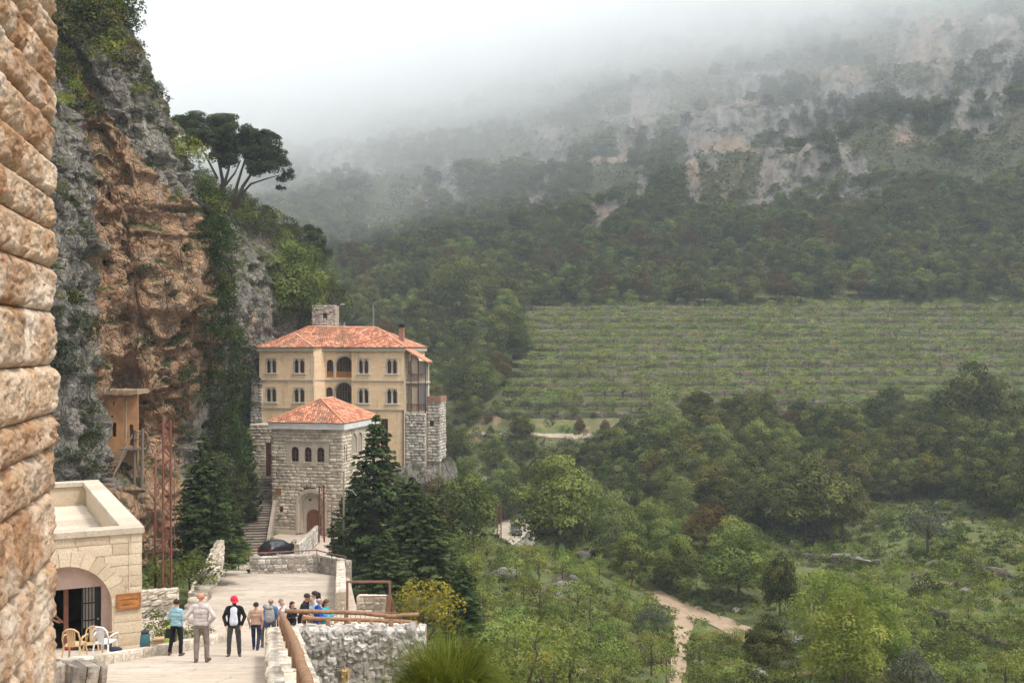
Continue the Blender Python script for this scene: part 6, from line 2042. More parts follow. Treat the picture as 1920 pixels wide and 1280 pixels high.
by_px('fresh', 545, 455, 640, 'broad bright green tree on the slope above the monastery roof', Y=150, wide=0.85)
by_px('fresh', 560, 470, 640, 'rounded green tree against the sky edge of the slope above the roof', Y=152, wide=0.7)
by_px('fresh', 520, 500, 640, 'green tree filling the gap between crag and monastery roof', Y=148, wide=0.6)

fl = ray(1345, 1208)[0]
fo = thing('flowering_bush', 'yellow flowering bush below the right branch of the earth track', 'bush', fl)
fc = [(rnd_x, rnd_y, 0.5, 0.9, 0.9, 0.6) for rnd_x, rnd_y in ((-1.6, 0), (-0.5, 0.6), (0.5, -0.2), (1.4, 0.4), (2.2, 0), (0.2, 1.2))]
link('stems', trunk_mesh('stems', 0.8, 0.05, [((c[0], c[1], c[2]), 0.2) for c in fc], M_BARK), None, fo)
link('crown', crown_mesh('crown', fc, 260, 0.14, 402, L_YEL), None, fo)

# ------------------------------------------------------------------ umbrella pines on the skyline
def pine(label, base, trunks, pads, seed, mat=L_PINE, per=420, leaf=0.26):
    b = Vector(base)
    root = thing('pine_tree', label, 'pine tree', b)
    for tk in trunks:
        mb = MB(); pts = [Vector(p) - b for p in tk[0]]
        mb.tube(pts, [tk[1] * (1 - 0.75 * k / (len(pts) - 1)) for k in range(len(pts))], 7)
        link('trunk', mb.mesh('trunk', True), M_BARK, root)
    cl = []
    rs = random.Random(seed)
    for (p, rx, rz) in pads:
        p = Vector(p) - b
        for k in range(14):
            cl.append((p.x + rs.uniform(-0.75, 0.75) * rx, p.y + rs.uniform(-0.8, 0.8) * rx, p.z + rs.uniform(-0.6, 0.6) * rz, rx * rs.uniform(0.28, 0.42), rx * rs.uniform(0.28, 0.42), rz * rs.uniform(0.30, 0.45)))
    link('crown', crown_mesh('crown', cl, per, leaf, seed, mat, up=0.6, low=0.25), None, root)
    return root


Yp = 150.0
def q(px, py, dy=0): return at(px, py, Yp + dy)
def pad(px, py, rx, rz, dy=0): return (q(px, py, dy), rx / F * Yp, rz / F * Yp)
pine('left umbrella pine with a wide flat dark crown on the skyline', q(412, 372), [([q(412, 372), q(417, 335), q(408, 290), q(395, 250)], 0.35), ([q(416, 360), q(428, 320), q(437, 270)], 0.28), ([q(408, 335), q(390, 300), q(370, 262)], 0.2), ([q(420, 350), q(440, 325), q(452, 300)], 0.2)],
     [pad(372, 240, 42, 22, 2), pad(400, 228, 45, 20), pad(435, 250, 42, 26, -1), pad(385, 262, 38, 20, -2), pad(420, 285, 32, 26, -1), pad(352, 235, 28, 24, 3), pad(440, 300, 26, 22), pad(360, 268, 26, 18, 1), pad(405, 258, 40, 24), pad(425, 272, 36, 22, 2)], 21)
pine('right umbrella pine leaning out over the valley on the skyline', q(441, 392), [([q(441, 392), q(455, 350), q(472, 325), q(500, 300)], 0.33), ([q(434, 388), q(445, 345), q(456, 310), q(465, 280)], 0.28), ([q(446, 372), q(470, 345), q(500, 335), q(525, 328)], 0.2)],
     [pad(470, 262, 38, 24, 1), pad(495, 285, 38, 26), pad(515, 310, 34, 24, -1), pad(480, 315, 30, 18, -1), pad(536, 330, 16, 16), pad(527, 352, 10, 7), pad(500, 258, 24, 18), pad(488, 298, 36, 26, 1), pad(465, 285, 30, 22)], 22)
Yp = 168.0
pine('dark ragged pine leaning right on the slope above the roof', q(590, 520), [([q(590, 525), q(592, 480), q(583, 450)], 0.28), ([q(592, 490), q(607, 465), q(610, 450)], 0.18)],
     [pad(560, 432, 28, 15), pad(585, 440, 26, 22), pad(605, 465, 17, 20), pad(540, 428, 14, 9), pad(575, 455, 18, 14), pad(604, 492, 9, 12)], 23, L_FIR, 420)

# ------------------------------------------------------------------ scatter by region of the photograph
def inside(poly, x, y):
    r = False; n = len(poly); j = n - 1
    for i in range(n):
        (xi, yi), (xj, yj) = poly[i], poly[j]
        if (yi > y) != (yj > y) and x < (xj - xi) * (y - yi) / (yj - yi) + xi: r = not r
        j = i
    return r


TAKEN = []


def scatter(poly, want, dmin, seed, surf=(BV_T,), tries=None, test=None):
    """points of the ground seen inside a region of the picture, at least dmin metres apart"""
    rs = random.Random(seed)
    x0, x1 = min(p[0] for p in poly), max(p[0] for p in poly); y0, y1 = min(p[1] for p in poly), max(p[1] for p in poly)
    cell = {}
    out = []
    for _ in range(tries or want * 12):
        x, y = rs.uniform(x0, x1), rs.uniform(y0, y1)
        if not inside(poly, x, y): continue
        h = ray(x, y, *surf)
        if h is None: continue
        p = h[0]
        if test and not test(p, h[1]): continue
        k = (int(p.x // dmin), int(p.y // dmin), int(p.z // dmin))
        if any((cell[c] - p).length < dmin for dx in (-1, 0, 1) for dy in (-1, 0, 1) for dz in (-1, 0, 1) for c in [(k[0] + dx, k[1] + dy, k[2] + dz)] if c in cell): continue
        cell[k] = p; out.append((p, h[1], x, y))
        if len(out) >= want: break
    return out


rnd = random.Random(77)
oaks = []                                    # (point, height, label, group)
BELT = [(1130, 890), (1240, 850), (1400, 815), (1560, 815), (1750, 800), (1930, 800), (1930, 985), (1760, 945), (1640, 945), (1560, 1005), (1430, 1005), (1300, 965), (1150, 960)]
for p, n, x, y in scatter(BELT, 150, 4.2, 1, tries=2500):
    oaks.append((p, rnd.uniform(6.5, 10.5), 'dark evergreen oak in the belt below the orchard', 'oaks of the valley belt'))
WOOD = [(610, 490), (830, 480), (1000, 478), (1200, 440), (1450, 445), (1650, 410), (1930, 330), (1930, 566), (1450, 574), (1000, 580), (965, 620), (945, 720), (890, 800), (820, 810), (790, 700), (700, 640), (620, 620)]
for p, n, x, y in scatter(WOOD, 420, 5.6, 2, tries=6000):
    oaks.append((p, rnd.uniform(6.5, 11.5), 'evergreen oak in the wood above the orchard' if y < 590 else 'evergreen oak in the wood beside the monastery roof', 'oaks of the upper wood' if y < 590 else 'oaks beside the orchard'))
oaks.sort(key=lambda t: -t[1] / t[0].y)
FARPTS = []                                  # (point, kind, height) left to the massed wood
kinds_mix = ['oak', 'oak', 'oak', 'oak', 'fresh', 'oak', 'oak', 'oak', 'fresh', 'oak', 'oak', 'fresh', 'oak', 'brown', 'oak']
n_single = 0
for j, (p, h, lab, grp) in enumerate(oaks):
    kd = kinds_mix[rnd.randrange(len(kinds_mix))]
    if kd != 'oak' or n_single < 290:
        lab2 = lab
        if kd == 'fresh': lab2 = lab.replace('dark evergreen oak', 'lighter green tree').replace('evergreen oak', 'lighter green tree'); grp = 'lighter ' + grp.replace('oaks', 'trees')
        if kd == 'brown': lab2 = lab.replace('dark evergreen oak', 'russet tinged tree').replace('evergreen oak', 'russet tinged tree'); grp = 'russet ' + grp.replace('oaks', 'trees')
        plant(kd, p - Vector((0, 0, 0.4)), h * (0.85 if kd == 'fresh' else 1), lab2, grp, rnd.uniform(0.85, 1.1), parts=False)
        n_single += kd == 'oak'
    else: FARPTS.append((p, 'oak', h))

VALLEY = [(850, 930), (1000, 900), (1130, 905), (1210, 1000), (1420, 1060), (1400, 1120), (1240, 1100), (1120, 1060), (1010, 1035), (905, 1030)]
for p, n, x, y in scatter(VALLEY, 40, 5.0, 3, tries=600):
    if 880 < x < 1025 and y > 985: continue
    kd = rnd.choice(['fresh', 'fresh', 'pale', 'oak', 'fresh'])
    plant(kd, p - Vector((0, 0, 0.4)), rnd.uniform(4.5, 8), {'fresh': 'fresh green tree in the mid valley thicket', 'pale': 'pale green tree in the mid valley thicket', 'oak': 'dark tree in the mid valley thicket'}[kd], {'fresh': 'green thicket trees', 'pale': 'pale thicket trees', 'oak': 'dark thicket trees'}[kd])
SLOPE = [(850, 1050), (960, 1045), (1060, 1060), (1140, 1090), (1215, 1140), (1245, 1200), (1255, 1300), (960, 1320), (905, 1210)]
for p, n, x, y in scatter(SLOPE, 105, 2.9, 4, tries=2400):
    plant('orchard', p - Vector((0, 0, 0.15)), rnd.uniform(1.8, 3.3), 'young fruit tree on the near slope', 'fruit trees of the near slope', rnd.uniform(0.85, 1.2))
RIGHT = [(1660, 1080), (1930, 1040), (1930, 1310), (1300, 1310), (1310, 1200), (1480, 1180), (1560, 1100)]
for p, n, x, y in scatter(RIGHT, 110, 2.6, 5, tries=1800):
    kd = rnd.choice(['gshrub', 'orchard', 'gshrub', 'yshrub', 'shrub', 'orchard'])
    hh = rnd.uniform(1.4, 3.0)
    lab = {'gshrub': 'green bush on the lower right slope', 'orchard': 'young fruit tree on the lower right slope', 'yshrub': 'yellow green bush on the lower right slope', 'shrub': 'dull olive bush on the lower right slope'}[kd]
    plant(kd, p - Vector((0, 0, 0.15)), hh, lab, lab.split(' on ')[0] + ' group')
MEADOW = [(1450, 1035), (1600, 985), (1660, 955), (1780, 955), (1930, 995), (1930, 1060), (1660, 1085), (1500, 1070)]
for p, n, x, y in scatter(MEADOW, 75, 2.6, 51, tries=1500):
    kd = rnd.choice(['gshrub', 'ivy', 'shrub', 'gshrub', 'ivy'])
    lab = {'gshrub': 'green bush on the meadow', 'ivy': 'dark low thicket on the meadow', 'shrub': 'olive bush on the meadow'}[kd]
    plant(kd, p - Vector((0, 0, 0.3)), rnd.uniform(1.0, 2.4), lab, lab + ' group')
EDGE = [(1000, 548), (1930, 535), (1930, 572), (1000, 582)]
for p, n, x, y in scatter(EDGE, 75, 4.0, 52, tries=1500):
    kd = rnd.choice(['gshrub', 'ivy', 'shrub', 'ivy', 'oak'])
    lab = {'gshrub': 'green bush along the upper orchard edge', 'ivy': 'dark bush along the upper orchard edge', 'shrub': 'olive bush along the upper orchard edge', 'oak': 'low oak along the upper orchard edge'}[kd]
    plant(kd, p - Vector((0, 0, 0.3)), rnd.uniform(2.2, 4.0) if kd != 'oak' else rnd.uniform(5, 8), lab, lab + ' group', 1.3)
MID = [(830, 830), (900, 815), (1060, 830), (1200, 860), (1150, 900), (1000, 900), (880, 900), (830, 880)]
for p, n, x, y in scatter(MID, 60, 3.2, 6, tries=1200):
    kd = rnd.choice(['shrub', 'gshrub', 'fresh', 'shrub', 'oak'])
    lab = {'gshrub': 'green bush below the pale track', 'fresh': 'small green tree below the pale track', 'shrub': 'olive brown bush below the pale track', 'oak': 'small dark oak below the pale track'}[kd]
    plant(kd, p - Vector((0, 0, 0.2)), rnd.uniform(2, 3.6) if 'shrub' in kd else rnd.uniform(4, 6.5), lab, lab.split(' below')[0] + ' under the track', parts=False)
FOOT = [(850, 790), (960, 745), (1200, 790), (1440, 790), (1700, 790), (1930, 770), (1930, 800), (1500, 808), (1200, 812), (850, 812)]
for p, n, x, y in scatter(FOOT, 70, 3.0, 7, tries=1500):
    kd = rnd.choice(['shrub', 'gshrub', 'shrub', 'brown'])
    lab = {'gshrub': 'green bush along the foot of the orchard', 'shrub': 'brownish bush along the foot of the orchard', 'brown': 'russet bush along the foot of the orchard'}[kd]
    plant(kd, p - Vector((0, 0, 0.2)), rnd.uniform(1.5, 3.2), lab, lab.split(' along')[0] + ' under the orchard', parts=False)

# ------------------------------------------------------------------ fruit trees on the terraces
orch = []
for k in range(len(levels) - 1):
    x = fieldL(TER[k][0]) + rnd.uniform(0, 4)
    while x < 178:
        i = min(max(int((x + 8) / 2.0), 0), len(xs) - 1)
        t = rnd.uniform(0.2, 0.75)
        y = TER[k][i] * (1 - t) + TER[k + 1][i] * t
        z = levels[k] + RISE + (levels[k + 1] - levels[k] - RISE) * t
        if x > fieldL(y) + 1 and rnd.random() < 0.92 and (x / y) < 0.53: orch.append((Vector((x, y, z - 0.1)), rnd.uniform(2.3, 4.2), k))
        x += rnd.uniform(2.2, 4.6)
orch.sort(key=lambda t: -t[1] / t[0].y)
for j, (p, h, k) in enumerate(orch):
    plant('orchard', p, h, 'small fruit tree on the orchard terraces', 'orchard terrace trees', rnd.uniform(0.9, 1.3))

# ------------------------------------------------------------------ bushes growing on the cliffs
def on_cliff(poly, n, dmin, seed, kinds, hr, label, grp, surf, test=None):
    for p, nn, x, y in scatter(poly, n, dmin, seed, surf, n * 25, test):
        kd = rnd.choice(kinds)
        if nn.y > 0: nn = -nn
        lab = label[kd] if isinstance(label, dict) else label
        plant(kd, p + Vector((nn.x, nn.y, 0)) * 0.25 - Vector((0, 0, 0.35)), rnd.uniform(*hr), lab, grp + ' ' + kd)


lb = lambda s: {'shrub': 'olive bush ' + s, 'gshrub': 'green bush ' + s, 'yshrub': 'yellow green bush ' + s, 'ivy': 'dark creeper bush ' + s, 'oak': 'dark oak ' + s}
on_cliff([(105, -10), (225, -10), (235, 60), (225, 120), (180, 110), (150, 60), (105, 90)], 30, 1.3, 11, ['ivy', 'shrub', 'shrub', 'yshrub'], (2.0, 3.6), lb('on the brow of the big cliff'), 'cliff brow', (BV_C1,))
on_cliff([(105, 90), (170, 110), (190, 200), (150, 230), (105, 200)], 16, 1.2, 12, ['ivy', 'shrub', 'yshrub'], (1.0, 2.0), lb('on the upper big cliff'), 'upper cliff', (BV_C1,))
on_cliff([(215, 60), (290, 120), (330, 220), (345, 300), (320, 320), (280, 200), (240, 140)], 26, 1.0, 13, ['shrub', 'shrub', 'ivy', 'yshrub'], (0.7, 1.4), lb('along the right edge of the big cliff'), 'cliff edge', (BV_C1,))
on_cliff([(105, 220), (380, 300), (390, 640), (105, 700)], 30, 2.2, 14, ['shrub', 'ivy', 'yshrub'], (0.5, 1.1), lb('in a crack of the big cliff face'), 'cliff face', (BV_C1,))
on_cliff([(105, 540), (165, 560), (172, 730), (165, 880), (105, 880)], 17, 1.4, 15, ['ivy', 'shrub', 'ivy'], (1.0, 2.1), lb('left of the hermitage'), 'hermitage rocks', (BV_C1,))
on_cliff([(330, 620), (395, 560), (392, 700), (380, 830), (330, 840)], 16, 1.3, 16, ['ivy', 'shrub'], (0.8, 1.5), lb('right of the hermitage'), 'grey rock', (BV_C1,))
on_cliff([(340, 270), (400, 360), (480, 385), (560, 455), (625, 520), (645, 600), (560, 625), (555, 540), (520, 480), (440, 405), (385, 400)], 190, 1.6, 17, ['shrub', 'yshrub', 'ivy', 'shrub', 'gshrub'], (1.8, 3.4), lb('on the slope under the pines'), 'pine slope', (BV_C2, BV_C1))
on_cliff([(385, 400), (418, 420), (425, 520), (425, 610), (455, 660), (478, 740), (490, 850), (470, 960), (400, 960), (388, 760), (398, 600)], 130, 1.25, 18, ['ivy', 'ivy', 'ivy', 'shrub', 'ivy', 'ivy'], (1.4, 2.7), lb('in the gully beside the monastery'), 'gully', (BV_C2, BV_C1))
on_cliff([(430, 420), (500, 480), (522, 620), (440, 640)], 16, 1.8, 19, ['shrub', 'ivy'], (0.6, 1.2), lb('on the grey crag beside the roof'), 'crag', (BV_C2,))
# rocks and bushes under the monastery
for p, nn, x, y in scatter([(770, 860), (835, 860), (880, 940), (900, 1030), (830, 1040), (790, 960)], 30, 1.8, 20, tries=600):
    kd = rnd.choice(['shrub', 'gshrub', 'ivy', 'yshrub'])
    plant(kd, p - Vector((0, 0, 0.3)), rnd.uniform(1.5, 3.2), lb('on the bank below the annexe')[kd], 'bank below annexe ' + kd)
for p, nn, x, y in scatter([(790, 1060), (880, 1050), (920, 1180), (960, 1300), (880, 1300), (800, 1200)], 40, 1.3, 21, tries=900):
    kd = rnd.choice(['gshrub', 'yshrub', 'shrub', 'gshrub'])
    plant(kd, p - Vector((0, 0, 0.2)), rnd.uniform(0.9, 2.0), lb('behind the grass tussock')[kd], 'bank behind tussock ' + kd)
# rose bed beside the portico and flower bed at the kerb
for k, (x, b, h) in enumerate([(282, 1108, 1.7), (300, 1104, 1.5), (330, 1098, 1.9), (346, 1090, 1.6), (270, 1085, 1.3)]):
    p = foot(x, 1150); plant('gshrub', Vector((p.x, p.y + 1.2 + 0.5 * k, p.z + 0.9)), h, ['rose bush above the garden wall nearest the portico', 'leafy bush above the garden wall beside the slim pole', 'tall green bush behind the lattice mast foot', 'green bush beside the garden steps', 'low bush behind the portico corner'][k], 'garden bushes')
for k, (x, y, h) in enumerate([(288, 1200, 1.15), (305, 1205, 0.8), (322, 1205, 0.6), (352, 1200, 0.7), (372, 1196, 0.7)]):
    p = foot(x, y + 6); plant('gshrub', p + Vector((0, 0.5, 0)), h, ['spindly dark plant behind the teal backpack', 'low grey green plant behind the cardboard box', 'low plant behind the black backpack', 'leafy plant in the bed behind the walkers', 'small plant at the right end of the flower bed'][k], 'flower bed plants')
for k, (x, y, h) in enumerate([(383, 1125, 0.8), (381, 1105, 0.7), (380, 1085, 0.9)]):
    p = foot(x, y); plant('gshrub', p, h, ['green clump at the foot of the stair wall', 'green clump midway along the stair wall', 'green clump at the upper end of the stair wall'][k], 'stair wall plants')

# the largest in view become plants of their own, the rest join the masses below
REST = {'bush': [], 'fruit': []}
for fam, kinds_ in (('bush', ('shrub', 'gshrub', 'yshrub')), ('fruit', ('orchard',))):
    lst = sorted([w for w in WAIT if w[0] in kinds_], key=lambda w: -w[2] * w[5] / w[1].y)
    for j, w in enumerate(lst):
        if j < 292: plant_now(*w)
        else: REST[fam].append(w)

# ------------------------------------------------------------------ massed scrub, wood and grass that nobody could count
def instancer(name, label, pts, protos_):
    """pts: (point, prototype index, scale, rotation)"""
    me = bpy.data.meshes.new(name); me.from_pydata([tuple(p[0]) for p in pts], [], []); 
    for an, ty, vals in (('pick', 'INT', [p[1] for p in pts]), ('size', 'FLOAT', [p[2] for p in pts]), ('turn', 'FLOAT', [p[3] for p in pts])):
        a = me.attributes.new(an, ty, 'POINT'); a.data.foreach_set('value', np.array(vals, np.int32 if ty == 'INT' else np.float32))
    o = link(name, me)
    ng = bpy.data.node_groups.new(name, 'GeometryNodeTree')
    ng.interface.new_socket('Geometry', in_out='INPUT', socket_type='NodeSocketGeometry'); ng.interface.new_socket('Geometry', in_out='OUTPUT', socket_type='NodeSocketGeometry')
    N = ng.nodes; Lk = ng.links
    gi, go = N.new('NodeGroupInput'), N.new('NodeGroupOutput')
    iop = N.new('GeometryNodeInstanceOnPoints'); iop.inputs['Pick Instance'].default_value = True
    jn = N.new('GeometryNodeJoinGeometry')
    for pr in reversed(protos_):
        oi = N.new('GeometryNodeObjectInfo'); oi.inputs['Object'].default_value = pr
        g2 = N.new('GeometryNodeGeometryToInstance'); Lk.new(oi.outputs['Geometry'], g2.inputs[0]); Lk.new(g2.outputs[0], jn.inputs[0])
    Lk.new(jn.outputs[0], iop.inputs['Instance'])
    def na(nm, dt):
        n = N.new('GeometryNodeInputNamedAttribute'); n.data_type = dt; n.inputs['Name'].default_value = nm; return n.outputs[0]
    Lk.new(na('pick', 'INT'), iop.inputs['Instance Index']); Lk.new(na('size', 'FLOAT'), iop.inputs['Scale'])
    cx = N.new('ShaderNodeCombineXYZ'); Lk.new(na('turn', 'FLOAT'), cx.inputs['Z']); Lk.new(cx.outputs[0], iop.inputs['Rotation'])
    Lk.new(gi.outputs[0], iop.inputs['Points']); Lk.new(iop.outputs[0], go.inputs[0])
    md = o.modifiers.new('scatter', 'NODES'); md.node_group = ng
    return tag(o, label, None, None, 'stuff')


def src(name, me):
    return bpy.data.objects.new(name, me)


def lo_kind(key, h, mat, cw, n, per, leaf, seed, czf=0.5, chf=0.5, top=0.6):
    cl = blob_clumps(n, h, cw, h * czf, h * chf, seed, 0.14, 0.24, top)
    return src(key, crown_mesh(key, cl, per, leaf, seed, mat))


LO = [lo_kind('far_oak', 8, L_OAK, 3.6, 18, 26, 0.62, 501), lo_kind('far_oak', 8, L_OAK, 3.4, 16, 26, 0.62, 502), lo_kind('far_scrub', 2.5, L_SCRUB, 1.8, 10, 50, 0.42, 503, 0.35), lo_kind('far_scrub', 2.5, L_SCRUB, 1.7, 9, 50, 0.42, 504, 0.35),
      lo_kind('far_green', 5, L_FRESH, 2.4, 14, 34, 0.5, 505), lo_kind('far_fruit', 3.0, L_ORCH, 1.4, 12, 40, 0.34, 506, 0.6, 0.4)]
HREF = [8, 8, 2.5, 2.5, 5, 3.0]
mount = []
MTN = [(380, 420), (560, 250), (800, 100), (1100, 0), (1500, -60), (1930, -60), (1930, 420), (1650, 430), (1450, 455), (1200, 460), (1000, 490), (800, 500), (620, 500), (480, 440)]
for p, nn, x, y in scatter(MTN, 9000, 2.6, 31, tries=17000):
    r_ = float(trock(p.x, p.y)); dn = float(gnoise(np.array([[p.x / 38, p.y / 38, 2.0]]))[0])
    if r_ > 0.5 and rnd.random() > 0.27: continue
    low = sstep(300, 450, y)
    u = rnd.random()
    if dn + 0.35 * low + rnd.uniform(-0.25, 0.25) > 0.12: k, h = rnd.choice([0, 1, 0, 1, 4]), rnd.uniform(3.5, 8.0)
    elif u < 0.9: k, h = rnd.choice([2, 3]), rnd.uniform(1.4, 3.8)
    else: continue
    mount.append((p - Vector((0, 0, 0.3)), k, h / HREF[k], rnd.uniform(0, 6.28)))
for p, kd, h in FARPTS:
    k = rnd.choice([0, 1]) if kd == 'oak' else 5
    if kd == 'oak': mount.append((p - Vector((0, 0, 0.4)), k, h / HREF[k], rnd.uniform(0, 6.28)))
orest = [(w[1], 5, w[2] / 3.0, rnd.uniform(0, 6.28)) for w in REST['fruit']]
brest = [(w[1], {'shrub': 2, 'gshrub': 4, 'yshrub': 5}[w[0]], w[2] / {'shrub': 2.5, 'gshrub': 5, 'yshrub': 3.0}[w[0]], rnd.uniform(0, 6.28)) for w in REST['bush']]
instancer('shrubbery', 'smaller bushes massed on the slopes', brest, LO)
instancer('mountain_scrub', 'evergreen scrub and wood thinning out up the misty mountain', mount, LO)
instancer('orchard_foliage', 'smaller fruit trees massed on the upper orchard terraces', orest, LO)


def tuft(seed, mat, n, h, spread, wid=0.05):
    rs = np.random.default_rng(seed)
    Vs, Fs, T = [], [], []
    b = 0
    for k in range(n):
        a = rs.uniform(0, 6.28); r = spread * math.sqrt(rs.uniform(0, 1)); L = h * rs.uniform(0.5, 1.1); ln = rs.uniform(0.1, 0.7)
        d = np.array([math.cos(a), math.sin(a), 0]); s = np.array([-d[1], d[0], 0]) * wid * rs.uniform(0.7, 1.5)
        o = d * r
        m = o + d * L * ln * 0.3 + np.array([0, 0, L * 0.6]); t = o + d * L * ln + np.array([0, 0, L * (1 - 0.35 * ln)])
        Vs += [o - s, o + s, m + s * 0.8, m - s * 0.8, t]
        Fs += [(b, b + 1, b + 2, b + 3), (b + 3, b + 2, b + 4, b + 4)]
        T += [rs.uniform(0, 1)] * 5; b += 5
    me = bpy.data.meshes.new('grass_tuft'); me.from_pydata([tuple(v) for v in Vs], [], [f if f[2] != f[3] else f[:3] for f in Fs])
    a_ = me.attributes.new('tint', 'FLOAT', 'POINT'); a_.data.foreach_set('value', np.array(T, np.float32)); me.materials.append(mat); me.update()
    return src('grass_tuft', me)


TU = [tuft(601, L_GRASS, 40, 0.55, 0.45), tuft(602, L_GRASS, 44, 0.4, 0.6), tuft(603, L_ORCH, 30, 0.5, 0.5, 0.09), lo_kind('weed_clump', 0.8, L_FRESH, 0.6, 7, 260, 0.16, 604, 0.4), lo_kind('weed_clump', 0.8, L_SCRUB, 0.6, 7, 260, 0.16, 605, 0.4), lo_kind('weed_clump', 0.8, L_ORCH, 0.6, 7, 240, 0.16, 606, 0.4)]
gr_pts = []
LOWER = [(780, 1050), (870, 880), (840, 815), (1000, 810), (1560, 800), (1930, 790), (1930, 1310), (940, 1330), (860, 1200)]
for p, nn, x, y in scatter(LOWER, 15000, 0.5, 41, tries=26000):
    k = rnd.choice([0, 1, 2, 3, 4, 5, 5, 3])
    if any(abs(x - np.interp(y, [1100, 1150, 1180, 1310], [1225, 1283, 1278, 1270])) < w_ and y > 1098 for w_ in (11,)) and rnd.random() < 0.93: continue
    if 1222 < x < 1425 and abs(y - np.interp(x, [1222, 1250, 1282, 1340, 1395, 1420], [1108, 1122, 1147, 1163, 1190, 1207])) < 10: continue
    if float(gnoise(np.array([[p.x / 9.0, p.y / 9.0, 4.0]]))[0]) < -0.12 and rnd.random() < 0.8: continue
    gr_pts.append((p - Vector((0, 0, 0.05)), k, rnd.uniform(0.5, 1.25) * (1.3 if p.y > 150 else 1.0), rnd.uniform(0, 6.28)))
instancer('undergrowth', 'grass, weeds and low herbs covering the valley slopes', gr_pts, TU)
fg = []
for k in range(len(levels) - 1):
    for _ in range(170):
        i = rnd.randrange(2, len(xs) - 1); t = rnd.uniform(0.0, 1.0) ** 1.5
        y = TER[k][i] * (1 - t) + TER[k + 1][i] * t + 0.2; x = xs[i] + rnd.uniform(-1, 1)
        if x < fieldL(y): continue
        fg.append((Vector((x, y, levels[k] + RISE + (levels[k + 1] - levels[k] - RISE) * t - 0.05)), rnd.choice([1, 3, 4, 5, 5, 2]), rnd.uniform(0.8, 1.9), rnd.uniform(0, 6.28)))
instancer('terrace_grass', 'grass and weeds growing on the orchard terraces', fg, TU)

# ------------------------------------------------------------------ big grass tussock in the foreground
to = at(838, 1322, 18.5)
TSC = 1.1
tz0 = thing('grass_tussock', 'huge dome of fine green grass beside the white retaining wall', 'grass tussock', to)
rs_ = np.random.default_rng(9)
nbl = 9500
Vs = np.zeros((nbl, 9, 3)); T = np.zeros(nbl)
th = rs_.uniform(0, 2 * np.pi, nbl); el_ = np.arcsin(rs_.uniform(0.05, 0.97, nbl)) ; r0 = rs_.uniform(0.0, 0.35, nbl)
L = rs_.uniform(0.95, 1.62, nbl) * (0.82 + 0.18 * np.sin(el_)) * (1 + 0.12 * gnoise(np.stack([np.cos(th) * 1.5, np.sin(th) * 1.5, el_], -1)))
d = np.stack([np.cos(th) * np.cos(el_), np.sin(th) * np.cos(el_), np.sin(el_)], -1)
side_ = np.stack([-np.sin(th), np.cos(th), 0 * th], -1)
swirl = rs_.normal(0, 0.30, nbl); drp = rs_.uniform(0.4, 1.6, nbl); L = L * np.where(rs_.random(nbl) < 0.06, rs_.uniform(1.05, 1.25, nbl), 1.0)
for k, t in enumerate((0.0, 0.4, 0.75, 1.0)):
    P = d * (L * t)[:, None] + side_ * (swirl * L * t * t)[:, None] + np.stack([np.cos(th) * r0, np.sin(th) * r0, 0 * th], -1) * (1 - t)
    P[:, 2] -= (0.72 * L * t ** 2.4) * np.cos(el_) * drp
    w = 0.0085 * (1 - 0.6 * t)
    if k < 3:
        Vs[:, 2 * k] = P - side_ * w; Vs[:, 2 * k + 1] = P + side_ * w
    else: Vs[:, 6] = P - side_ * w * 0.5; Vs[:, 7] = P + side_ * w * 0.5; Vs[:, 8] = P
V = Vs[:, :8].reshape(-1, 3)
bs_ = (np.arange(nbl) * 8)[:, None]
Fq = np.concatenate([bs_ + np.array([[0, 1, 3, 2]]), bs_ + np.array([[2, 3, 5, 4]]), bs_ + np.array([[4, 5, 7, 6]])])
T = np.clip(0.25 + 0.5 * (gnoise(np.stack([np.cos(th), np.sin(th), el_], -1) * 1.3 + 4) + 0.5) + rs_.normal(0, 0.15, nbl), 0, 1)
me = np_mesh('blades', V, Fq, False, {'tint': ('POINT', np.repeat(T, 8))}); me.materials.append(L_TUSS)
link('blades', me, None, tz0)
tz0.scale = (TSC, TSC, TSC)
MB().sphere((0, 0, 0.1), (0.5, 0.5, 0.45), 12, 8).build('root_clump', m_plain('dry_thatch', (0.06, 0.06, 0.02), 0.95), tz0, True)
# slender yellow leaved sapling on the slope behind it
sp = thing('sapling', 'crooked thin sapling with yellow leaves right of the grass tussock', 'sapling', at(985, 1300, 32))
pts = [at(985, 1300, 32), at(1003, 1240, 32), at(1008, 1225, 32), at(1003, 1205, 32), at(1010, 1180, 32)]
mb = MB(); mb.tube([p - pts[0] for p in pts], [0.05, 0.04, 0.035, 0.025, 0.012], 6)
for (a, b) in ((1, (1025, 1228)), (2, (985, 1212)), (3, (1018, 1190)), (3, (992, 1190))): mb.tube([pts[a] - pts[0], at(*b, 32) - pts[0]], [0.02, 0.008], 5)
link('stem', mb.mesh('stem', True), M_BARK, sp)
cl = [(*(at(x, y, 32 + dy) - pts[0]), r, r, r * 0.7) for x, y, r, dy in ((1010, 1165, 0.22, 0), (1018, 1185, 0.2, .2), (992, 1188, 0.2, -.2), (1025, 1228, 0.24, 0), (985, 1212, 0.18, 0), (1005, 1205, 0.15, .2), (990, 1235, 0.2, .2), (1015, 1245, 0.2, -.2))]
link('crown', crown_mesh('crown', cl, 700, 0.075, 77, L_YEL), None, sp)
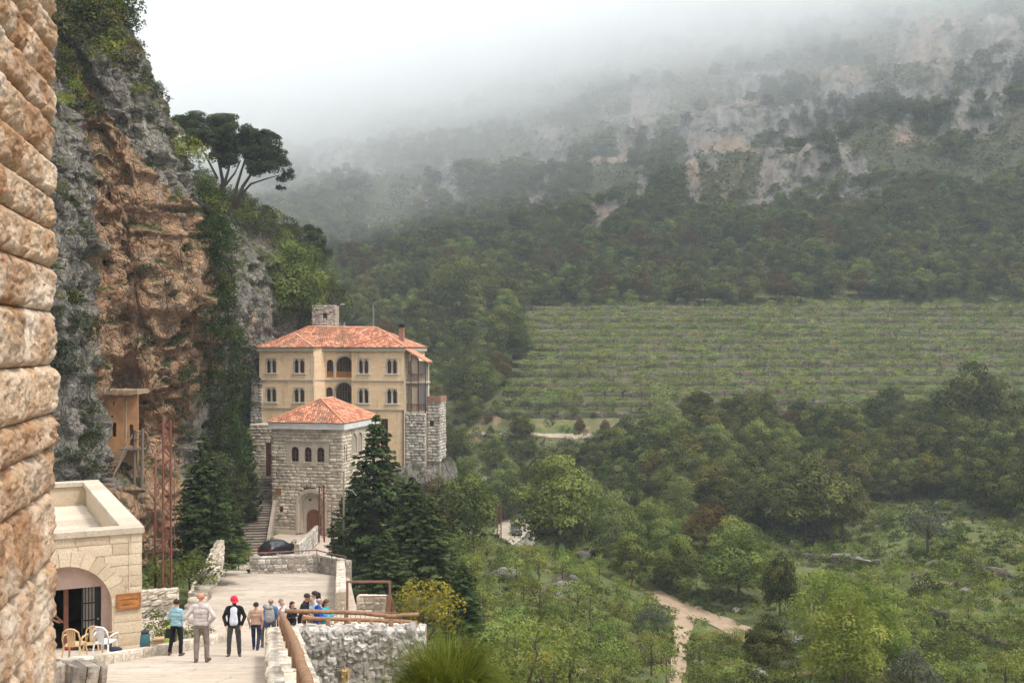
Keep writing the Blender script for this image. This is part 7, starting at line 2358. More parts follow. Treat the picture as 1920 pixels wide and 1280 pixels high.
# ------------------------------------------------------------------ people
def cloth(name, c, rough=0.85): return m_plain(name, c, rough, 0.16, 9, 0.15, bump=0.3)
M_SKIN = m_plain('skin', (0.50, 0.28, 0.20), 0.55, 0.06, 12)
M_SKINT = m_plain('tanned_skin', (0.44, 0.22, 0.14), 0.55, 0.06, 12)
M_EYE = m_plain('eye_brow_dark', (0.03, 0.02, 0.015), 0.5, 0.1)
M_LIP = m_plain('lips', (0.36, 0.14, 0.11), 0.5, 0.1)
M_HAIRD = m_plain('dark_hair', (0.022, 0.016, 0.012), 0.6, 0.3, 30, bump=0.5)
M_HAIRB = m_plain('brown_hair', (0.085, 0.045, 0.025), 0.6, 0.3, 30, bump=0.5)
M_HAIRG = m_plain('grey_hair', (0.20, 0.185, 0.17), 0.6, 0.3, 30, bump=0.5)
M_SHOE = m_plain('brown_leather_shoes', (0.085, 0.055, 0.04), 0.6, 0.2)
PEOPLE = []


def capsule_mesh(mb, a, b, ra, rb, n=12):
    a, b = Vector(a), Vector(b)
    t = (b - a); L = t.length
    if L < 1e-4: t = Vector((0, 0, 1))
    t = t.normalized()
    pts, rad = [], []
    for k in range(4): an = math.pi / 2 * (1 - k / 3.0); pts.append(a - t * ra * math.sin(an)); rad.append(max(ra * math.cos(an), 0.0008))
    for k in range(4): an = math.pi / 2 * k / 3.0; pts.append(b + t * rb * math.sin(an)); rad.append(max(rb * math.cos(an), 0.0008))
    mb.tube(pts, rad, n)


def person(label, base, H, rz, cols, arms, legs=((0, 0), (0, 0)), lean=0.0, head=(0.0, 0.0), hair=None, female=False, sleeve=1.0, cap=None, beard=False, open_jacket=None, knees=(0, 0), skin=None, ponytail=False, lean_side=0.0):
    """figure built facing -Y; arms: ((elbow xyz), (wrist xyz)) for its own -X side and +X side; legs: (x spread, y offset) of each ankle"""
    s = H / 1.76
    top_c, bot_c, shoe_c = cols
    skin = skin or M_SKIN
    caps = []                                # a, b, ra, rb, material index
    mats = [skin, top_c, bot_c, shoe_c, M_EYE, M_LIP, hair[0] if hair else M_HAIRD, open_jacket or top_c]
    SK, TP, BT, SH, EY, LP, HR, IN = range(8)
    sh = 0.185 if not female else 0.160
    ft, sw_ = 1.0, lean
    def T(p):                                # lean the upper body from the hips
        x, y, z = p
        if z <= 0.95: return Vector((x, y, z))
        a = sw_; dz = z - 0.95
        q = Vector((x + dz * math.sin(lean_side), y * math.cos(a) - dz * math.sin(a), 0.95 + dz * math.cos(a) + y * math.sin(a)))
        return q
    hipw = 0.095 if not female else 0.10
    for i, sx in enumerate((-1, 1)):
        dx, dy = legs[i]
        hip = Vector((sx * hipw, 0, 0.92)); ank = Vector((sx * 0.10 + dx, dy, 0.10 + max(0, abs(dy) - 0.2) * 0.25)); kn = hip.lerp(ank, 0.5) + Vector((sx * 0.012, -0.035 + knees[i], 0.0))
        caps += [(hip, kn, 0.092, 0.068, BT), (kn, ank + Vector((0, 0, 0.02)), 0.068, 0.056, BT), (kn + Vector((0, 0.03, -0.1)), ank.lerp(kn, 0.45) + Vector((0, 0.02, 0)), 0.055, 0.052, BT)]
        heel = ank + Vector((0, 0.05, -0.055)); toe = ank + Vector((sx * 0.035, -0.16, -0.062))
        if dy > 0.25: toe = ank + Vector((sx * 0.02, -0.10, -0.12))
        caps += [(heel, toe, 0.045, 0.04, SH), (ank + Vector((0, 0.01, 0.0)), ank + Vector((0, 0, -0.04)), 0.048, 0.048, SH)]
    caps += [(Vector((-0.07, 0, 0.95)), Vector((0.07, 0, 0.95)), 0.115, 0.115, BT)]
    w_ = 0.075 if not female else 0.055
    caps += [(T((-w_, 0, 1.08)), T((w_, 0, 1.08)), 0.108, 0.108, TP), (T((-0.09, 0.0, 1.28)), T((0.09, 0.0, 1.28)), 0.118, 0.118, TP), (T((-sh + 0.05, 0.01, 1.40)), T((sh - 0.05, 0.01, 1.40)), 0.085, 0.085, TP),
             (T((-0.08, 0, 0.99)), T((0.08, 0, 0.99)), 0.118, 0.118, TP), (T((-0.09, 0.0, 1.18)), T((0.09, 0.0, 1.18)), 0.105, 0.105, TP)]
    if female: caps += [(T((-0.075, -0.075, 1.27)), T((-0.075, -0.075, 1.275)), 0.065, 0.065, TP), (T((0.075, -0.075, 1.27)), T((0.075, -0.075, 1.275)), 0.065, 0.065, TP)]
    if open_jacket: caps += [(T((-0.045, -0.05, 1.00)), T((-0.01, -0.055, 1.38)), 0.092, 0.085, IN), (T((0.045, -0.05, 1.00)), T((0.01, -0.055, 1.38)), 0.092, 0.085, IN)]
    caps += [(T((0, 0.015, 1.42)), T((0, 0.0, 1.56)), 0.062, 0.056, SK), (T((0, 0.02, 1.43)), T((0, 0.015, 1.485)), 0.075, 0.068, TP)]
    for i, sx in enumerate((-1, 1)):
        S = T((sx * sh, 0.01, 1.41)); E = T(arms[i][0]); W = T(arms[i][1])
        caps += [(S, E, 0.062, 0.050, TP if sleeve > 0.2 else SK)]
        if sleeve >= 1: caps += [(E, W, 0.050, 0.040, TP)]
        else: caps += [(S, S.lerp(E, 0.8), 0.068, 0.062, TP), (E, W, 0.045, 0.032, SK)]
        d = (W - E).normalized()
        n_ = d.cross(Vector((sx, 0, 0)))
        if n_.length < 0.2: n_ = d.cross(Vector((0, 0, 1)))
        n_.normalize(); u_ = n_.cross(d).normalized()
        palm = W + d * 0.05
        caps += [(W, W + d * 0.02, 0.03, 0.032, SK), (palm - n_ * 0.02, palm + n_ * 0.02, 0.026, 0.026, SK), (W + d * 0.085 - n_ * 0.022, W + d * 0.085 + n_ * 0.022, 0.02, 0.02, SK)]
        for f_, (o_, ln) in enumerate(((-0.031, 0.055), (-0.0105, 0.07), (0.0105, 0.075), (0.031, 0.062))):
            b0 = W + d * 0.095 + n_ * o_; b1 = b0 + d * ln * 0.55 + u_ * ln * 0.12; b2 = b1 + d * ln * 0.35 + u_ * ln * 0.4
            caps += [(b0, b1, 0.0105, 0.0098, SK), (b1, b2, 0.0098, 0.0088, SK)]
        t0 = W + d * 0.03 - n_ * 0.028; t1 = t0 - n_ * 0.032 + d * 0.03 + u_ * 0.008; caps += [(t0, t1, 0.013, 0.0115, SK), (t1, t1 + d * 0.032 + u_ * 0.008, 0.0115, 0.0095, SK)]
    # head
    yaw, pit = head
    hc = T((0, -0.01, 1.635))
    Rm = Matrix.Rotation(yaw, 3, 'Z') @ Matrix.Rotation(pit, 3, 'X')
    def Hd(x, y, z): return hc + Rm @ Vector((x, y, z))
    caps += [(Hd(0, 0.012, 0.025), Hd(0, 0.02, 0.035), 0.088, 0.088, SK), (Hd(0, -0.03, -0.01), Hd(0, -0.035, -0.055), 0.068, 0.052, SK), (Hd(0, -0.045, -0.085), Hd(0, -0.04, -0.075), 0.034, 0.04, SK),
             (Hd(0, -0.092, 0.005), Hd(0, -0.108, -0.022), 0.011, 0.016, SK), (Hd(-0.086, 0.015, 0.0), Hd(-0.09, 0.022, -0.03), 0.017, 0.013, SK), (Hd(0.086, 0.015, 0.0), Hd(0.09, 0.022, -0.03), 0.017, 0.013, SK)]
    spots = [(Hd(-0.032, -0.085, 0.012), 0.013, EY), (Hd(0.032, -0.085, 0.012), 0.013, EY), (Hd(-0.034, -0.088, 0.034), 0.012, EY), (Hd(0.034, -0.088, 0.034), 0.012, EY), (Hd(0, -0.09, -0.055), 0.016, LP)]
    if beard: spots += [(Hd(0, -0.075, -0.09), 0.045, HR), (Hd(-0.05, -0.05, -0.07), 0.03, HR), (Hd(0.05, -0.05, -0.07), 0.03, HR)]
    mb = MB()
    for a, b, ra, rb, m in caps: capsule_mesh(mb, a, b, ra, rb, 12)
    tmp = bpy.data.objects.new('tmp_body', mb.mesh('tmp_body')); COL.objects.link(tmp)
    md = tmp.modifiers.new('r', 'REMESH'); md.mode = 'VOXEL'; md.voxel_size = 0.0135; md.adaptivity = 0.0
    m2 = tmp.modifiers.new('s', 'SMOOTH'); m2.factor = 0.5; m2.iterations = 3
    root = thing('person', label, 'person', base, rz)
    root.scale = (s, s, s)
    PEOPLE.append((tmp, root, caps, spots, mats))
    if hair and hair[1] > 0:
        hb = MB(); cov = hair[1]              # cap of hair over crown and nape
        vs, fs = [], []
        nu, nv = 20, 10
        for i in range(nv + 1):
            th_ = math.pi * (0.02 + 0.62 * i / nv)
            for k in range(nu):
                an = 2 * math.pi * k / nu
                x, y, z = math.sin(th_) * math.cos(an), math.sin(th_) * math.sin(an), math.cos(th_)
                lim = 0.10 + 0.55 * max(0.0, -y)          # hairline higher at the brow
                zz = max(z, -0.55 + (1.0 if y < -0.25 else 0.0) * lim * 1.6)
                g_ = 1.0 + 0.05 * float(gnoise(np.array([[x * 3 + len(label), y * 3, z * 3]]))[0])
                vs.append(Hd(x * 0.099 * g_, 0.018 + y * 0.112 * g_, 0.030 + zz * 0.104 * g_ * cov))
        for i in range(nv):
            for k in range(nu):
                k2 = (k + 1) % nu; fs.append((i * nu + k, (i + 1) * nu + k, (i + 1) * nu + k2, i * nu + k2))
        hb.add(vs, fs)
        if ponytail: hb.tube([Hd(0, 0.11, 0.05), Hd(0, 0.16, 0.0), Hd(0, 0.15, -0.13), Hd(0, 0.13, -0.24)], [0.05, 0.05, 0.045, 0.012], 10)
        if hair[1] > 1.05: hb.tube([Hd(0, 0.08, 0.02), Hd(0, 0.085, -0.08), Hd(0, 0.07, -0.16)], [0.07, 0.075, 0.05], 12)
        hb.build('hair', hair[0], root, True)
    if cap is not None:
        cb_ = MB(); vs, fs = [], []
        for i in range(8):
            th_ = math.pi / 2 * i / 7
            for k in range(20):
                an = 2 * math.pi * k / 20; vs.append(Hd(0.106 * math.sin(th_) * math.cos(an), 0.012 + 0.118 * math.sin(th_) * math.sin(an), 0.045 + 0.095 * math.cos(th_)))
        for i in range(7):
            for k in range(20): fs.append((i * 20 + k, (i + 1) * 20 + k, (i + 1) * 20 + (k + 1) % 20, i * 20 + (k + 1) % 20))
        cb_.add(vs, fs)
        vs, fs = [], []
        for j in range(4):
            for k in range(9):
                an = math.pi * (1.12 + 0.76 * k / 8); r_ = 1 + 0.62 * j / 3
                vs.append(Hd(0.104 * math.cos(an) * (1 + 0.1 * j / 3), 0.012 + 0.116 * math.sin(an) * r_, 0.05 - 0.012 * j - 0.02 * abs(math.cos(an))))
        for j in range(3):
            for k in range(8): fs.append((j * 9 + k, j * 9 + k + 1, (j + 1) * 9 + k + 1, (j + 1) * 9 + k))
        cb_.add(vs, fs)
        o_ = cb_.build('cap', cap, root, True)
        o_.modifiers.new('t', 'SOLIDIFY').thickness = 0.006
    return root


def finish_people():
    bpy.context.view_layer.update()
    dg = bpy.context.evaluated_depsgraph_get()
    for tmp, root, caps, spots, mats in PEOPLE:
        me = bpy.data.meshes.new_from_object(tmp.evaluated_get(dg))
        n = len(me.vertices); co = np.empty(n * 3, np.float32); me.vertices.foreach_get('co', co); co = co.reshape(-1, 3)
        m = len(me.polygons); pc = np.empty(m * 3, np.float32); me.polygons.foreach_get('center', pc); pc = pc.reshape(-1, 3)
        def field(P):
            best = np.full(len(P), 9.0); mi = np.zeros(len(P), np.int32)
            for a, b, ra, rb, k in caps:
                a_ = np.array(a); ab = np.array(b) - a_; L2 = max(float(ab @ ab), 1e-9)
                t = np.clip((P - a_) @ ab / L2, 0, 1)
                d = np.linalg.norm(P - a_ - t[:, None] * ab, axis=1) - (ra + (rb - ra) * t)
                w = d < best; best = np.where(w, d, best); mi = np.where(w, k, mi)
            return mi
        mi = field(pc)
        if mats[7] is not mats[1]:
            mi[(np.abs(pc[:, 0]) < 0.10 - 0.03 * (pc[:, 2] - 1.0)) & (pc[:, 1] < -0.045) & (pc[:, 2] > 0.97) & (pc[:, 2] < 1.43) & (mi != 0)] = 7
        for c, r_, k in spots:
            mi[np.linalg.norm(pc - np.array(c), axis=1) < r_] = k
        vm = field(co)
        nrm = np.empty(n * 3, np.float32); me.vertices.foreach_get('normal', nrm); nrm = nrm.reshape(-1, 3)
        fold = 0.008 * fbm(co * np.array([9, 9, 14]) + root.location.x, 3, ridge=True) + 0.006 * gnoise(co * 7 + root.location.y)
        co = co + nrm * (fold * np.isin(vm, (1, 2, 7)))[:, None]
        me.vertices.foreach_set('co', co.astype(np.float32).ravel())
        me.materials.clear()
        for q_ in mats: me.materials.append(q_)
        me.polygons.foreach_set('material_index', mi.astype(np.int32))
        me.polygons.foreach_set('use_smooth', np.ones(m, bool))
        me.update(); me.name = 'body'
        b = bpy.data.objects.new('body', me); COL.objects.link(b); b.parent = root
        bpy.data.objects.remove(tmp)


def hgt(px, top, base_pt): return -(top - HY) / F * base_pt.y - base_pt.z
PI_ = math.pi
DOWN = (((-0.24, 0.02, 1.14), (-0.25, -0.04, 0.90)), ((0.24, 0.02, 1.14), (0.25, -0.04, 0.90)))
HIPS = (((-0.36, 0.10, 1.17), (-0.20, -0.02, 0.98)), ((0.36, 0.10, 1.17), (0.20, -0.02, 0.98)))
FRONT = (((-0.25, 0.02, 1.14), (-0.10, -0.24, 1.16)), ((0.25, 0.02, 1.14), (0.10, -0.24, 1.16)))
b = foot(331, 1229)
person('woman with dark short hair in teal shirt and black trousers seen from behind', b, hgt(0, 1123, b), R(172), (cloth('teal_shirt', (0.22, 0.36, 0.40)), cloth('black_trousers', (0.012, 0.012, 0.016)), M_SHOE), FRONT, ((-0.03, 0.0), (0.15, -0.05)), hair=(M_HAIRD, 1.0), female=True, head=(0.0, 0.2))
b = foot(377, 1241)
person('bald man in pale grey shirt and brown trousers seen from behind, hands at hips', b, hgt(0, 1110, b), R(180), (cloth('pale_shirt', (0.44, 0.39, 0.37)), cloth('taupe_trousers', (0.185, 0.150, 0.130)), M_SHOE), HIPS, ((-0.04, -0.02), (0.0, 0.08)), skin=M_SKINT)
b = foot(439, 1230)
person('man in bright red cap, open black jacket and grey trousers facing the viewer', b, hgt(0, 1117, b), R(8), (cloth('black_jacket', (0.012, 0.012, 0.015)), cloth('charcoal_trousers', (0.052, 0.050, 0.052)), M_SHOE), (((-0.30, 0.05, 1.15), (-0.22, -0.06, 0.93)), ((0.30, 0.05, 1.15), (0.22, -0.06, 0.93))), ((-0.05, 0), (0.05, 0)),
       hair=(M_HAIRD, 0.9), cap=m_plain('red_cap_cloth', (0.62, 0.012, 0.045), 0.7, 0.08), open_jacket=cloth('white_tee', (0.58, 0.60, 0.66)), head=(0.55, 0.25), beard=True)
b = foot(480, 1218)
person('man in beige shirt and dark jeans walking away towards the plaza', b, hgt(0, 1128, b), R(184), (cloth('beige_shirt', (0.36, 0.235, 0.175)), cloth('dark_jeans', (0.018, 0.028, 0.055)), M_SHOE), (((-0.25, 0.05, 1.14), (-0.22, 0.02, 0.9)), ((0.27, 0.03, 1.14), (0.24, -0.06, 0.9))), ((0.0, 0.30), (0.0, -0.12)), hair=(M_HAIRD, 1.0), sleeve=0.5, skin=M_SKINT, knees=(-0.12, 0))
b = foot(497, 1213)
person('person in bright blue jacket half hidden beside the grey backpack', b, hgt(0, 1132, b), R(200), (cloth('bright_blue_jacket', (0.02, 0.13, 0.46)), cloth('grey_trousers', (0.10, 0.09, 0.085)), M_SHOE), (((-0.26, 0.02, 1.14), (-0.2, -0.1, 0.93)), ((0.34, 0.03, 1.16), (0.24, -0.04, 0.92))), hair=(M_HAIRG, 0.9))
b = Vector(((508 - HX) / F * 35.2, 35.2, zp(35.2)))
bp_base, bp_H = b, hgt(0, 1121, b)
person('bald man in denim blue shirt wearing a grey backpack', b, bp_H, R(178), (cloth('denim_shirt', (0.085, 0.155, 0.27)), cloth('slate_trousers', (0.09, 0.09, 0.10)), M_SHOE), DOWN, hair=(M_HAIRG, 0.55), sleeve=0.5, skin=M_SKINT)
b = Vector(((527 - HX) / F * 36.5, 36.5, zp(36.5)))
person('grey haired man in white shirt raising a hand to his face', b, hgt(0, 1122, b), R(45), (cloth('white_shirt', (0.55, 0.52, 0.5)), cloth('navy_trousers', (0.03, 0.035, 0.05)), M_SHOE), (((-0.25, 0.0, 1.16), (-0.07, -0.2, 1.52)), DOWN[1]), hair=(M_HAIRG, 1.0), sleeve=0.5)
b = Vector(((548 - HX) / F * 35.6, 35.6, zp(35.6)))
person('dark haired youth in black top standing behind the man in black', b, hgt(0, 1127, b), R(60), (cloth('black_top', (0.016, 0.016, 0.02)), cloth('blue_jeans', (0.04, 0.06, 0.11)), M_SHOE), FRONT, hair=(M_HAIRD, 1.06))
b = Vector(((566 - HX) / F * 33.6, 33.6, zp(33.6)))
person('man in black polo shirt bending his head towards the group', b, 1.82, R(80), (cloth('black_polo', (0.016, 0.017, 0.022)), cloth('black_jeans', (0.014, 0.014, 0.018)), M_SHOE), (((-0.24, -0.03, 1.14), (-0.1, -0.26, 1.12)), ((0.24, -0.03, 1.14), (0.08, -0.26, 1.10))), hair=(M_HAIRD, 0.9), lean=0.24, head=(0.0, 0.45), sleeve=0.5, skin=M_SKINT)
b = Vector(((590 - HX) / F * 35.4, 35.4, zp(35.4)))
person('woman with long dark ponytail in pale top facing left in the group', b, hgt(0, 1108, b), R(-70), (cloth('pale_blue_top', (0.42, 0.50, 0.55)), cloth('dark_jeans_two', (0.03, 0.04, 0.07)), M_SHOE), FRONT, hair=(M_HAIRD, 1.1), female=True, ponytail=True, head=(0, 0.15))
b = Vector(((584 - HX) / F * 34.8, 34.8, zp(34.8)))
person('grey haired man in grey blue shirt between the woman and the man in black', b, hgt(0, 1120, b), R(70), (cloth('grey_blue_shirt', (0.19, 0.25, 0.31)), cloth('grey_trousers_two', (0.08, 0.08, 0.085)), M_SHOE), FRONT, hair=(M_HAIRG, 0.9), sleeve=0.5)
b = Vector(((596 - HX) / F * 33.7, 33.7, zp(33.7)))
person('balding man in royal blue jacket with his back to the railing', b, hgt(0, 1121, b), R(120), (cloth('royal_blue_jacket', (0.012, 0.07, 0.36)), cloth('purple_trousers', (0.05, 0.035, 0.16)), M_SHOE), FRONT, hair=(M_HAIRG, 0.7), lean=0.08)
b = Vector(((608 - HX) / F * 33.9, 33.9, zp(33.9)))
person('brown haired woman in turquoise jacket holding up a phone', b, hgt(0, 1123, b), R(78), (cloth('turquoise_jacket', (0.03, 0.36, 0.42)), cloth('dark_trousers', (0.03, 0.03, 0.035)), M_SHOE), (((-0.22, -0.08, 1.16), (-0.06, -0.33, 1.28)), ((0.22, -0.08, 1.16), (0.06, -0.33, 1.30))), hair=(M_HAIRB, 1.06), female=True, lean=0.10, head=(0, 0.3))
ph_b = b
b = PO + Matrix.Rotation(PRZ, 3, 'Z') @ Vector((-2.72, 1.35, 0.02))
person('person in white top and dark trousers reaching inside the dark doorway', b, 1.68, R(95), (cloth('off_white_top', (0.62, 0.60, 0.58)), cloth('dark_skirt', (0.02, 0.02, 0.022)), M_SHOE), (((-0.24, -0.05, 1.15), (-0.14, -0.28, 1.05)), ((0.22, -0.12, 1.14), (0.14, -0.34, 1.02))), hair=(M_HAIRG, 0.95), lean=0.15, sleeve=0.5)
finish_people()
ph = thing('mobile_phone', 'small pale phone held up by the woman in turquoise', 'phone', ph_b + Vector((0.62, -0.10, 1.28)))
pm = MB(); pm.box(-0.006, 0.006, -0.04, 0.04, -0.075, 0.075); pm.build('casing', M_WHITE, ph)
MB().box(-0.0085, -0.0065, -0.034, 0.034, -0.065, 0.065).build('screen', M_GLASS, ph)


# ------------------------------------------------------------------ backpacks, box, bags
def soft_box(mb, w, d, h, n=10, k=3.2, taper=0.85, z0=0.0):
    """rounded sack"""
    vs, fs = [], []
    nu, nv = 20, n
    for i in range(nv + 1):
        th_ = math.pi * i / nv - math.pi / 2
        cz, sz = math.copysign(abs(math.cos(th_)) ** (2 / k), math.cos(th_)), math.copysign(abs(math.sin(th_)) ** (2 / k), math.sin(th_))
        tp_ = 1 - (1 - taper) * (sz * 0.5 + 0.5)
        for j in range(nu):
            an = 2 * math.pi * j / nu
            cx_, sx_ = math.copysign(abs(math.cos(an)) ** (2 / k), math.cos(an)), math.copysign(abs(math.sin(an)) ** (2 / k), math.sin(an))
            vs.append((w / 2 * cz * cx_ * tp_, d / 2 * cz * sx_ * tp_, z0 + h / 2 + h / 2 * sz))
    for i in range(nv):
        for j in range(nu): fs.append((i * nu + j, i * nu + (j + 1) % nu, (i + 1) * nu + (j + 1) % nu, (i + 1) * nu + j))
    mb.add(vs, fs)


def backpack(label, base, rz, mat, mat2, w=0.34, d=0.22, h=0.5, tilt=0.0):
    o = thing('backpack', label, 'backpack', base, rz)
    o.rotation_euler = (tilt, 0, rz)
    m = MB(); soft_box(m, w, d, h); m.build('main_bag', mat, o, True)
    m = MB(); soft_box(m, w * 0.72, d * 0.5, h * 0.42, z0=0.03); q_ = m.build('front_pocket', mat2, o, True); q_.location = (0, -d * 0.46, 0)
    m = MB(); soft_box(m, w * 0.8, d * 0.9, 0.1); q_ = m.build('lid', mat2, o, True); q_.location = (0, -0.01, h - 0.055)
    for s in (-1, 1):
        MB().tube([(s * 0.09, d * 0.42, h * 0.92), (s * 0.11, d * 0.42 + 0.10, h * 0.75), (s * 0.12, d * 0.42 + 0.09, h * 0.35), (s * 0.12, d * 0.40, h * 0.1)], 0.018, 6).build('strap', mat2, o, True)
    MB().tube([(-0.04, d * 0.3, h), (0, d * 0.3, h + 0.05), (0.04, d * 0.3, h)], 0.01, 6).build('carry_loop', mat2, o, True)
    return o


s_ = bp_H / 1.76
backpack('light grey backpack worn by the man in the denim blue shirt', bp_base + Vector((0.01, -0.30 * s_, 0.96 * s_)), R(0), m_plain('grey_nylon', (0.30, 0.29, 0.27), 0.8, 0.1), m_plain('mid_grey_nylon', (0.22, 0.22, 0.21), 0.8, 0.1), 0.33, 0.22, 0.50)
b = foot(272, 1226)
backpack('tall teal hiking backpack leaning at the portico corner', b, R(20), m_plain('teal_nylon', (0.035, 0.10, 0.115), 0.8, 0.2), m_plain('dark_grey_nylon', (0.03, 0.035, 0.04), 0.8, 0.2), 0.32, 0.26, 0.66, R(-8))
b = foot(312, 1222)
backpack('black backpack with lime and purple trim on the flower bed kerb', b + Vector((0.05, 0.15, 0.12)), R(-20), m_plain('black_nylon', (0.014, 0.013, 0.018), 0.8, 0.2), m_plain('lime_trim', (0.20, 0.28, 0.03), 0.7, 0.2), 0.36, 0.26, 0.6, R(-6))
b = foot(299, 1215)
bx = thing('cardboard_box', 'small tan cardboard box in front of the flower bed', 'box', b, R(12))
cbm = m_plain('cardboard', (0.38, 0.26, 0.16), 0.9, 0.1)
m = MB(); m.box(-0.2, 0.2, -0.15, 0.15, 0, 0.012); m.box(-0.2, 0.2, -0.15, -0.142, 0.012, 0.27); m.box(-0.2, 0.2, 0.142, 0.15, 0.012, 0.27); m.box(-0.2, -0.192, -0.142, 0.142, 0.012, 0.27); m.box(0.192, 0.2, -0.142, 0.142, 0.012, 0.27)
m.build('carton', cbm, bx)
for s in (-1, 1): MB().add([(-0.2, s * 0.15, 0.27), (0.2, s * 0.15, 0.27), (0.2, s * 0.24, 0.33), (-0.2, s * 0.24, 0.33)], [(0, 1, 2, 3)]).build('flap', cbm, bx)


def local_po(x, y, z=0.0): return PO + Matrix.Rotation(PRZ, 3, 'Z') @ Vector((x, y, z))
# ------------------------------------------------------------------ moulded plastic chairs in front of the portico
def chair(label, base, rz, mat):
    o = thing('plastic_chair', label, 'chair', base, rz, 'plastic chairs at the portico')
    m = MB()
    vs, fs = [], []
    for i in range(7):
        for j in range(7):
            x, y = -0.22 + 0.44 * j / 6, -0.22 + 0.44 * i / 6
            vs.append((x * (1 + 0.06 * (1 - i / 6)), y, 0.43 - 0.02 * math.cos(x * 6) * math.cos(y * 5) + 0.02 * (1 - i / 6)))
    for i in range(6):
        for j in range(6): fs.append((i * 7 + j, i * 7 + j + 1, (i + 1) * 7 + j + 1, (i + 1) * 7 + j))
    m.add(vs, fs); st = m.build('seat', mat, o, True); st.modifiers.new('t', 'SOLIDIFY').thickness = 0.02
    for sx in (-1, 1):
        for sy, lean_ in ((-1, -0.03), (1, 0.06)):
            MB().bar((sx * 0.21, sy * 0.2, 0.43), (sx * 0.25, sy * 0.2 + lean_, 0), 0.045, 0.03).build('leg', mat, o)
        MB().tube([(sx * 0.25, 0.2, 0.60), (sx * 0.28, 0.05, 0.655), (sx * 0.28, -0.18, 0.645), (sx * 0.24, -0.2, 0.45)], 0.022, 6).build('armrest', mat, o, True)
    bkf = MB(); arc = [(-0.22, 0.2, 0.43), (-0.235, 0.235, 0.62), (-0.20, 0.265, 0.80), (-0.10, 0.28, 0.875), (0.0, 0.283, 0.89), (0.10, 0.28, 0.875), (0.20, 0.265, 0.80), (0.235, 0.235, 0.62), (0.22, 0.2, 0.43)]
    bkf.tube(arc, 0.024, 7); bkf.build('back_frame', mat, o, True)
    for k in range(5):
        x = (k - 2) * 0.046
        MB().bar((x * 0.9, 0.205, 0.43), (x * 1.15, 0.275, 0.87), 0.036, 0.012).build('back_slat', mat, o)
    return o


M_TAN = m_plain('tan_plastic', (0.50, 0.34, 0.18), 0.45, 0.06)
M_WPL = m_plain('white_plastic', (0.66, 0.66, 0.68), 0.45, 0.06)
chair('tan plastic chair facing out under the arch, left of the iron door', local_po(-1.55, -0.28, 0.06), R(-15) + PRZ, M_TAN)
chair('tan plastic chair half hidden against the right arch jamb', local_po(-1.02, 0.22, 0.06), R(-80) + PRZ, M_TAN)
chair('tan plastic chair with its back to the kerb in front of the dark doorway', foot(133, 1241) + Vector((0, 0.25, 0)), R(180), M_TAN)
chair('white plastic chair with its back to the kerb', foot(190, 1236) + Vector((0, 0.3, 0)), R(168), M_WPL)
b = foot(214, 1236)
jk = MB(); soft_box(jk, 0.42, 0.26, 0.13, 8, 2.4, 0.7); jk.build('folded_jacket', m_plain('navy_cloth', (0.02, 0.025, 0.05), 0.9), None, True, loc=b + Vector((0, 0.1, 0.2)))
tag(bpy.data.objects['folded_jacket'], 'dark blue jacket lying on the kerb beside the white chair', 'jacket', None, 'thing')
bg = thing('sports_bag', 'black and red bag on the floor inside the arch', 'bag', local_po(-2.1, 0.15, 0.06), PRZ)
m = MB(); soft_box(m, 0.5, 0.28, 0.28); m.build('bag_body', m_plain('black_bag_cloth', (0.015, 0.015, 0.018), 0.8), bg, True)
m = MB(); soft_box(m, 0.3, 0.2, 0.1); q_ = m.build('red_flap', m_plain('red_bag_cloth', (0.35, 0.02, 0.02), 0.8), bg, True); q_.location = (-0.08, -0.02, 0.22)
m = MB(); m.tube([(-0.15, 0, 0.26), (0, 0, 0.4), (0.15, 0, 0.26)], 0.012, 6); m.build('handle', M_BLACK, bg)
for k, (x, y) in enumerate(((-2.55, -0.5),)):
    sh_ = thing('dark_bag', 'dark bag on the ground at the edge of the close wall', 'bag', foot(95, 1252), 0.3)
    m = MB(); soft_box(m, 0.4, 0.25, 0.22); m.build('bag_body', m_plain('charcoal_cloth', (0.02, 0.02, 0.022), 0.9), sh_, True)
    m = MB(); m.tube([(-0.1, 0, 0.2), (0, 0, 0.32), (0.1, 0, 0.2)], 0.01, 6); m.build('handle', M_BLACK, sh_)


